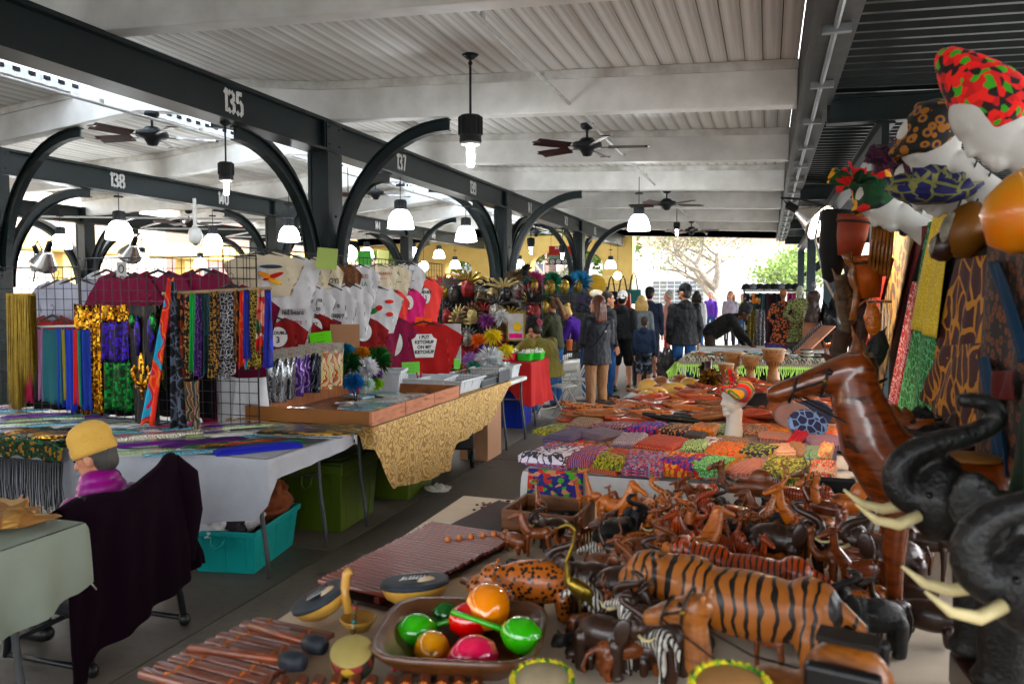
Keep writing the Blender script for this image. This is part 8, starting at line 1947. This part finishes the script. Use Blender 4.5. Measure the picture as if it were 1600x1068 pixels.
# ---- foam heads
m_foam = mat('white foam', (.60, .585, .56), .75, 0, .14, 5, .1, 90)
def headmesh():
    """foam display head: cranium, brow, nose, lips, chin, neck flaring to a base; faces +Y"""
    mb = MB(); mb.ball((0, -.01, .32), (.076, .098, .098), n=24, k=18); mb.ball((0, .02, .265), (.060, .070, .080), n=20, k=14)
    mb.caps((0, .078, .30), (0, .096, .262), .012, .015, 10); mb.ball((0, .078, .222), (.024, .014, .013)); mb.ball((0, .066, .195), (.028, .022, .02)); mb.ball((0, .074, .312), (.05, .012, .012), n=14)
    mb.lathe([(0, -.03), (.088, -.03), (.085, -.01), (.058, .06), (.05, .13), (.054, .22), (0, .24)], n=24)
    return remesh(mb, 'foam_head', .006, 9)
FH = headmesh()
def foam_head(label, p, rot, s, wrapm, wrapshape, extra=None):
    t = thing('foam_head', label, 'display head', p, rot, scale=s); put('head', FH, m_foam, t)
    if wrapm:
        mb = MB()
        if wrapshape == 'turban':
            mb.ball((0, -.03, .335), (.095, .112, .085), (-.35, 0, 0), 20, 12)
            for k in range(5): mb.tube([(-.085, .03-.03*k, .30+.012*k), (-.05, .075-.035*k, .345+.012*k), (0, .09-.04*k, .365+.012*k), (.05, .075-.035*k, .345+.012*k), (.085, .03-.03*k, .30+.012*k)], [.01, .02, .022, .02, .01], 8)
        if wrapshape == 'cone':
            mb.lathe([(.0, .23), (.088, .27), (.095, .31), (.088, .38), (.06, .46), (.03, .52), (0, .54)], (0, -.03, 0), 20, Matrix.Rotation(.45, 3, 'X') if 0 else None)
        me = remesh(mb, 'wrap', .009, 2); put('head_wrap', me, wrapm, t)
    if extra: extra(t)
    return t
def bow(m, c, s=1., seed=0):
    def f(t):
        mb = MB(); r = random.Random(seed)
        for k in range(9):
            a = k*2*PI/9; d = Vector((math.cos(a), .3*math.sin(k), math.sin(a))); mb.grid(lambda u, v: tuple(Vector(c)+d*(.02+.09*u)*s+Vector((-d.z, 0, d.x))*(v-.5)*.07*s*(.4+u)+Vector((0, 1, 0))*.012*math.sin(v*9+k)*s), 5, 6)
        mb.ball(c, .028*s, n=10, k=8); o = mb.build('bow', m, t, True); o.modifiers.new('th', 'SOLIDIFY').thickness = .004
    return f
hw1 = P('wrap1', 'stripes', ['c03a20', 'a89a88', '4a7a2c', 'c8a040', '807a88', 'b02a18'], 5.5, rot=.5)
foam_head('white foam head with a striped red green headwrap standing among the folded cloths', (ony(1147, 660, 5.15).x, 5.15, .74), R(130), .95, hw1, 'turban', bow(hw1, (-.02, .05, .43), .55))
# ============================================================ RIGHT HAND DISPLAY
o1 = P('orangegreen', 'cells', ['b83010', 'd85018', '5aa020', '2a1008', 'c83c14', 'd84818', '3a180a'], 60, dist=(5, .08)); o2 = P('goldnavy', 'rosette', ['a07a20', '14180c', '0c2c50'], 30); o3 = P('wine', 'wavy', ['3a1030', '7a4a70', '2a0c24', '5a2048'], 9, dist=(8, .08)); o4 = P('greenmulti', 'cells', ['0c5a38', 'd8b020', '0c5a38', 'c04018', '12241c', '0a4a30'], 16, dist=(5, .1)); o5 = P('bluegeo', 'net', ['8a8a60', '141c5a'], 16)
def rotm(fx, ux):
    """rotation with +Y along fx (face) and +Z along ux (crown)"""
    y = Vector(fx).normalized(); z = Vector(ux); z = (z-y*z.dot(y)).normalized(); x = y.cross(z); return Matrix((x, y, z)).transposed().to_euler()
DP = thing('display_stand', 'dark frame behind the hanging cloths on the right', 'frame', (0, 0, 0))
for y in (1.6, 3.4, 5.3): MB().cyl((1.18, y, 0), (1.18, y, 2.3), .02, n=8).build('post', m_black, DP)
MB().cyl((1.18, 1.2, 2.25), (1.18, 5.6, 2.25), .018, n=8).build('rail', m_black, DP); MB().cyl((1.18, 1.2, 1.75), (1.18, 5.6, 1.75), .012, n=8).build('rail', m_black, DP)
def place_head(px, py, Y, s, fx, ux, **k):
    c = ony(px, py, Y); e = rotm(fx, ux); base = c-e.to_matrix() @ Vector((0, 0, .27*s)); h = foam_head(p=base, rot=e, s=s, **k)
    q = e.to_matrix().inverted() @ (Vector((1.18, c.y+.1, 2.25))-base)/s; MB().tube([(0, 0, .03), q], .008, 6).build('peg', m_black, h); return h
place_head(1562, 200, 2.55, 1.05, (-.75, -.15, -.6), (-.6, .1, .8), label='nearest foam head with an orange and green patterned headwrap at the top right', wrapm=o1, wrapshape='cone')
place_head(1466, 238, 3.05, 1.05, (-.7, -.15, -.7), (-.7, .05, .7), label='foam head with a dark gold and navy headwrap, second from the camera', wrapm=o2, wrapshape='turban')
place_head(1456, 292, 3.2, .95, (-.6, -.2, -.8), (-.8, 0, .6), label='foam head under the wine coloured bow, third from the camera', wrapm=o3, wrapshape='turban', extra=bow(o3, (0, .0, .43), .95, 2))
place_head(1386, 322, 3.9, 1.0, (-.6, -.2, -.8), (-.8, 0, .6), label='foam head with a green red and yellow knotted headwrap, farthest of the row', wrapm=o4, wrapshape='turban', extra=bow(o4, (0, .0, .44), 1.0, 4))
place_head(1438, 340, 4.0, .8, (0, -.3, -.9), (-.9, 0, .2), label='foam head half hidden behind the others with blue geometric cloth', wrapm=o5, wrapshape='turban')
mw2 = thing('cloth_wrap', 'blue geometric cloth bundle tucked under the wine bow', 'cloth', ony(1455, 318, 3.0)); put('bundle', crumple(.26, .2, .12, 61), o5, mw2)
def big_gourd(label, px, py, Y, r_, m, rot=(0, 0, 0), hole=False):
    t = thing('calabash', label, 'gourd', ony(px, py, Y), rot); MB().lathe([(0, -r_*1.15), (r_*.6, -r_), (r_, -r_*.2), (r_*.95, r_*.35), (r_*.6, r_*.95), (r_*.2, r_*1.3), (0, r_*1.33)], n=26).build('shell', m, t, True)
    MB().tube([(0, 0, r_*1.2), (.02, 0, r_*1.3+.25), (.25, .05, r_*1.3+.5)], .004, 5).build('cord', m_black, t)
    if hole: MB().ball((-r_*.75, -r_*.3, -.1*r_), (r_*.22, r_*.42, r_*.75), n=14, k=10).build('painted_face', mat('weathered white paint', (.35, .33, .28), .8, 0, .6, 20), t, True)
    return t
m_cal = mat('orange calabash', (.62, .20, .025), .35, 0, .3, 3, c2=(.50, .30, .02), coat=.3)
big_gourd('large orange calabash at the right edge below the foam heads', 1594, 334, 2.3, .088, m_cal, (0, .2, 0)); big_gourd('brown gourd with a weathered white face hanging left of the calabash', 1508, 362, 3.0, .078, mat('brown gourd skin', (.22, .10, .02), .4, 0, .4, 6), (0, .3, 0), True)
big_gourd('dark narrow gourd mask hanging between the brown gourd and the yellow cloth', 1474, 385, 3.0, .045, w_dk, (0, .25, 0), True)
G = lambda px, py, X: onx(px, py, X)
cl_ = [ ('gold and brown medallion cloth hanging leftmost', [(1398, 362), (1432, 362), (1372, 650), (1338, 650)], .62, P('medal', 'rosette', ['3a1c10', '8a7848', '4a3018'], 15, dist=(12, .04))),
 ('narrow red woven strip hanging beside the medallion cloth', [(1432, 355), (1448, 352), (1385, 560), (1372, 560)], .63, P('redw', 'stripes', ['6a1410', '9a2418', '2a0806', '7a1a10'], 5, st=(.1, .1, 1))),
 ('pink and white dotted strip hanging low beside the green cloth', [(1428, 440), (1442, 440), (1396, 668), (1378, 664)], .63, P('pkd', 'spots', ['d8c8cc', 'a01848'], 60)),
 ('long green cloth with pale angular lines', [(1448, 348), (1475, 342), (1452, 665), (1396, 652)], .635, P('grl', 'net', ['8ac8a0', '0c6a30'], 26, dist=(14, .05))),
 ('bright yellow flecked cloth hanging highest in front of the green one', [(1456, 338), (1487, 330), (1460, 528), (1421, 512)], .61, P('ylw', 'spots', ['e0d480', 'c8b408'], 75)),
 ('dark navy cloth showing between the green and maroon cloths', [(1460, 400), (1505, 395), (1490, 640), (1452, 640)], .68, mat('navy black cloth', (.012, .015, .03), .85)),
 ('maroon cloth with yellow and pink curling lines', [(1497, 405), (1545, 398), (1535, 560), (1462, 560)], .64, P('mar', 'net', ['b8901c', '4c0c28'], 9, dist=(3.5, .28))),
 ('lower corner of the maroon cloth spreading to the left', [(1472, 540), (1537, 535), (1532, 708), (1432, 618)], .63, P('mar', 'net', ['b8901c', '4c0c28'], 9, dist=(3.5, .28))),
 ('dark brown and gold patterned cloth with blue stripe at the right edge', [(1540, 385), (1680, 370), (1680, 760), (1520, 745)], .62, P('dkg', 'rosette', ['7a5414', '1c0e08', '5a3210'], 34, dist=(6, .02))),
 ('blue diagonal cloth band lying over the dark brown cloth, upper one', [(1545, 410), (1562, 408), (1612, 560), (1597, 566)], .60, mat('petrol blue cloth', (.008, .05, .10), .8)),
 ('blue diagonal cloth band lying over the dark brown cloth, lower one', [(1528, 560), (1545, 556), (1580, 745), (1562, 750)], .60, mat('petrol blue cloth', (.008, .05, .10), .8)),
 ('rainbow striped strip hanging beside the driftwood', [(1378, 400), (1392, 400), (1352, 560), (1340, 560)], .60, P('rnb', 'stripes', ['a02818', 'c8a020', '28503a', '28204a', '806a9a', 'b05018'], 2.2, st=(.1, .1, 1))),
 ('green and white cloth with black diamonds at the lower right edge', [(1600, 600), (1700, 590), (1700, 800), (1572, 790)], .52, P('grw', 'zigzag', ['0c6a28', 'b8d8b8', '0c6a28', '14301c'], 9)),
 ('small dark red pouch cloth hanging on the dark brown cloth', [(1548, 580), (1582, 578), (1580, 625), (1546, 622)], .58, mat('oxblood cloth', (.12, .012, .01), .8)),
 ('blue and white flower garland cloth at the foot of the green one', [(1384, 650), (1432, 655), (1470, 690), (1400, 690)], .6, P('bwf', 'cells', ['c8ccd8', '1c2c6a', '8898c0', 'd8d8e0'], 40))]
for i, (l, q, X, m) in enumerate(cl_):
    a, b, c, d = [G(x, y, X) for x, y in q]; sheet4(l, a, b, c, d, m, fold=.008, nf=2 if q[1][0]-q[0][0] < 40 else 3, group='cloths hanging on the right hand display', seed=i)
a, b, c, d = [G(x, y, .72) for x, y in ((1405, 365), (1750, 340), (1750, 800), (1385, 690))]
sheet4('dark brown cloth behind all the hanging cloths of the display', a, b, c, d, mat('dark backing cloth', (.02, .012, .01), .9), fold=.01)  # added sheet that blocks the white sky between the cloths
# masks, drums and driftwood at the left of the display
def longmask(label, px, py, Y, h_, m, rot=(0, 0, 0), w_=.4):
    px -= 14 if px > 1350 else 4; h_ *= .8; t = thing('wooden_mask', label, 'carved mask', ony(px, py, Y), rot, scale=h_); mb = MB(); mb.ball((0, 0, 0), (w_*.5, .16, .5), n=18, k=14); mb.ball((0, -.15, .0), (.035, .06, .16)); mb.ball((0, -.15, -.25), (.09, .04, .03))
    for s in (-1, 1): mb.ball((s*.1, -.13, .1), (.05, .04, .02)); mb.ball((s*w_*.5, 0, .1), (.03, .04, .09)); mb.caps((s*.08, 0, .42), (s*.14, 0, .62), .05, .02)
    put('mask_body', remesh(mb, 'longmask', .03, 2), m, t)
    for s in (-1, 1): MB().ball((s*.1, -.155, .08), (.035, .02, .012), n=8, k=6).build('eye_slit', m_eye, t, True)
    return t
def potdrum(label, px, py, Y, r_, h_, m, rot=(0, 0, 0)):
    t = thing('pot_drum', label, 'drum', ony(px, py, Y), rot); MB().lathe([(0, -h_/2), (r_*.72, -h_/2), (r_*.95, 0), (r_, h_*.34), (r_*1.06, h_*.36), (r_*1.06, h_*.5), (r_*.95, h_*.5), (0, h_*.46)], n=24).build('body', m, t, True); MB().tube([(r_*1.02*math.cos(a*PI/8), r_*1.02*math.sin(a*PI/8), h_*.33) for a in range(17)], .006, 6, False).build('hoop', m_rope, t, True); return t
potdrum('terracotta coloured drum hanging at the top of the driftwood', 1331, 368, 4.3, .075, .20, mat('terracotta', (.32, .07, .03), .6, 0, .3, 8), (0, .1, 0))
t = thing('black_cone', 'long black cone shaped basket hanging left of the terracotta drum', 'basket', ony(1306, 375, 4.4), (0, R(6), 0)); MB().lathe([(0, -.22), (.04, -.2), (.075, -.05), (.09, .12), (.085, .15), (0, .13)], n=20).build('cone', mat('black basketry', (.012, .012, .012), .8), t, True); MB().tube([(-.09, 0, .14), (-.1, 0, .0), (-.03, 0, -.2), (.05, 0, -.32)], .006, 6).build('string', m_conduit, t, True)
potdrum('copper orange drum mask under the terracotta drum', 1358, 432, 4.1, .062, .2, mat('copper orange paint', (.45, .13, .03), .35, .3, .4, 10), (0, R(-4), 0))
t = thing('reed_flute', 'bundle of cane pipes hanging right of the terracotta drum', 'flute', ony(1378, 375, 3.9), (0, R(4), 0))
for i in range(6): MB().cyl((-.04+.016*i, 0, -.12-.01*i), (-.04+.016*i, 0, .08), .008, n=8).build('pipe', w_tan, t, True)
longmask('tall pale brown mask at the left edge of the driftwood column', 1322, 470, 4.3, .34, wood('grey brown wood', ['3a2a1c', '7a6248', '5a4430'], 6, .6, 0), (0, R(-8), R(20)), .3); longmask('dark brown antler mask in the middle of the driftwood column', 1360, 455, 4.2, .24, w_dk, (0, R(10), R(10)))
longmask('orange brown long mask low in the driftwood column', 1342, 560, 4.2, .32, w_tan, (0, R(4), R(-10)), .28); longmask('small red brown mask at the left of the column', 1304, 560, 4.5, .22, w_red, (0, R(-14), 0)); longmask('black carved mask above the horse head', 1385, 545, 4., .22, w_blk, (0, R(6), 0), .5); longmask('brown mask just under the copper drum', 1378, 500, 4.0, .2, w_org, (0, R(-6), 0), .45)
def drift(label, pts, r_, m, seed=0):
    r = random.Random(seed); P_ = [Vector(p) for p in pts]; t = thing('driftwood_branch', label, 'driftwood', P_[0]); Q = []
    for i in range(len(P_)-1):
        for k in range(4): Q.append(P_[i].lerp(P_[i+1], k/4)-P_[0]+Vector((r.uniform(-.012, .012), r.uniform(-.01, .01), r.uniform(-.01, .01))))
    Q.append(P_[-1]-P_[0]); MB().tube(Q, [r_*r.uniform(.75, 1.15)*(1-.35*i/len(Q)) for i in range(len(Q))], 10).build('branch', m, t, True)
    for k in range(3): q = Q[3+k*2]; MB().tube([q, q+Vector((r.uniform(-.1, .1), r.uniform(-.04, .02), r.uniform(.03, .1)))], [r_*.4, r_*.15], 7).build('twig', m, t, True)
m_dw = wood('weathered driftwood', ['2c2018', '6a543e', '4a382a'], 8, .8, 0); m_dw2 = wood('bark brown driftwood', ['20120a', '4e3018', '38200f'], 8, .8, 0)
YD = 4.3
for i, (l, pts, r_, m) in enumerate((('thick driftwood trunk running down the centre of the column', [(1345, 400), (1338, 470), (1346, 540), (1338, 640), (1345, 735)], .042, m_dw2), ('pale driftwood trunk left of the centre one', [(1318, 440), (1328, 500), (1322, 560), (1330, 650)], .034, m_dw), ('dark driftwood branch right of the centre trunk', [(1372, 470), (1362, 540), (1372, 600), (1360, 660)], .038, m_dw2), ('thin driftwood branch at the left of the column', [(1300, 520), (1310, 570), (1305, 640)], .024, m_dw2), ('orange brown driftwood branch near the top', [(1334, 395), (1352, 440), (1345, 500)], .03, w_tan), ('knotted driftwood root at the foot of the column', [(1310, 600), (1350, 620), (1390, 600)], .05, m_dw2), ('driftwood root lying before the canopy column', [(1330, 560), (1375, 570), (1395, 540)], .04, m_dw), ('broad dark bark slab low in the column', [(1322, 520), (1318, 580), (1325, 660)], .06, m_dw2), ('broad dark bark slab right of the other', [(1385, 560), (1378, 620), (1385, 680)], .05, w_dk))):
    drift(l, [ony(1305+(x-1305)*.68, y, YD-.05*i) for x, y in pts], r_*.75, m, i)
t = thing('wind_chime', 'row of thin white rods hanging beside the driftwood', 'wind chime', ony(1362, 490, 4.6))
for i in range(12): MB().cyl((-.09+.016*i, 0, -.16+.03*(i % 2)), (-.09+.016*i, 0, .06), .0035, n=6).build('rod', m_wb, t)
MB().cyl((-.1, 0, .065), (.1, 0, .065), .008, n=6).build('crossbar', w_dk, t)
animal('antelope', 'dark curled horn carving at the foot of the display, behind the horse neck', ony(1400, 640, 3.4)-Vector((0, 0, .25)), R(20), .36, w_blk)
for i, (px, py, s) in enumerate(((1400, 690, .16), (1440, 700, .14), (1480, 705, .15))): t = tag(put('shelf_bundle', crumple(.24, .2, .12, 70+i), [w_brn, P('bwf', 'cells', [], 1), w_dk][i], None, ony(px, py, 3.1)), ['brown', 'blue and white', 'dark'][i]+' bundle on the shelf below the hanging cloths', 'bundle')
sh_ = thing('side_shelf', 'dark table along the right hand display below the hanging cloths', 'table', (0, 0, 0)); MB().box((1.0, 3.9, .93), (.62, 2.4, .03)).build('board', w_dk, sh_)
for x, y in ((.74, 2.8), (.74, 5.0), (1.26, 2.8), (1.26, 5.0)): MB().box((x, y, .455), (.04, .04, .91)).build('leg', w_dk, sh_)
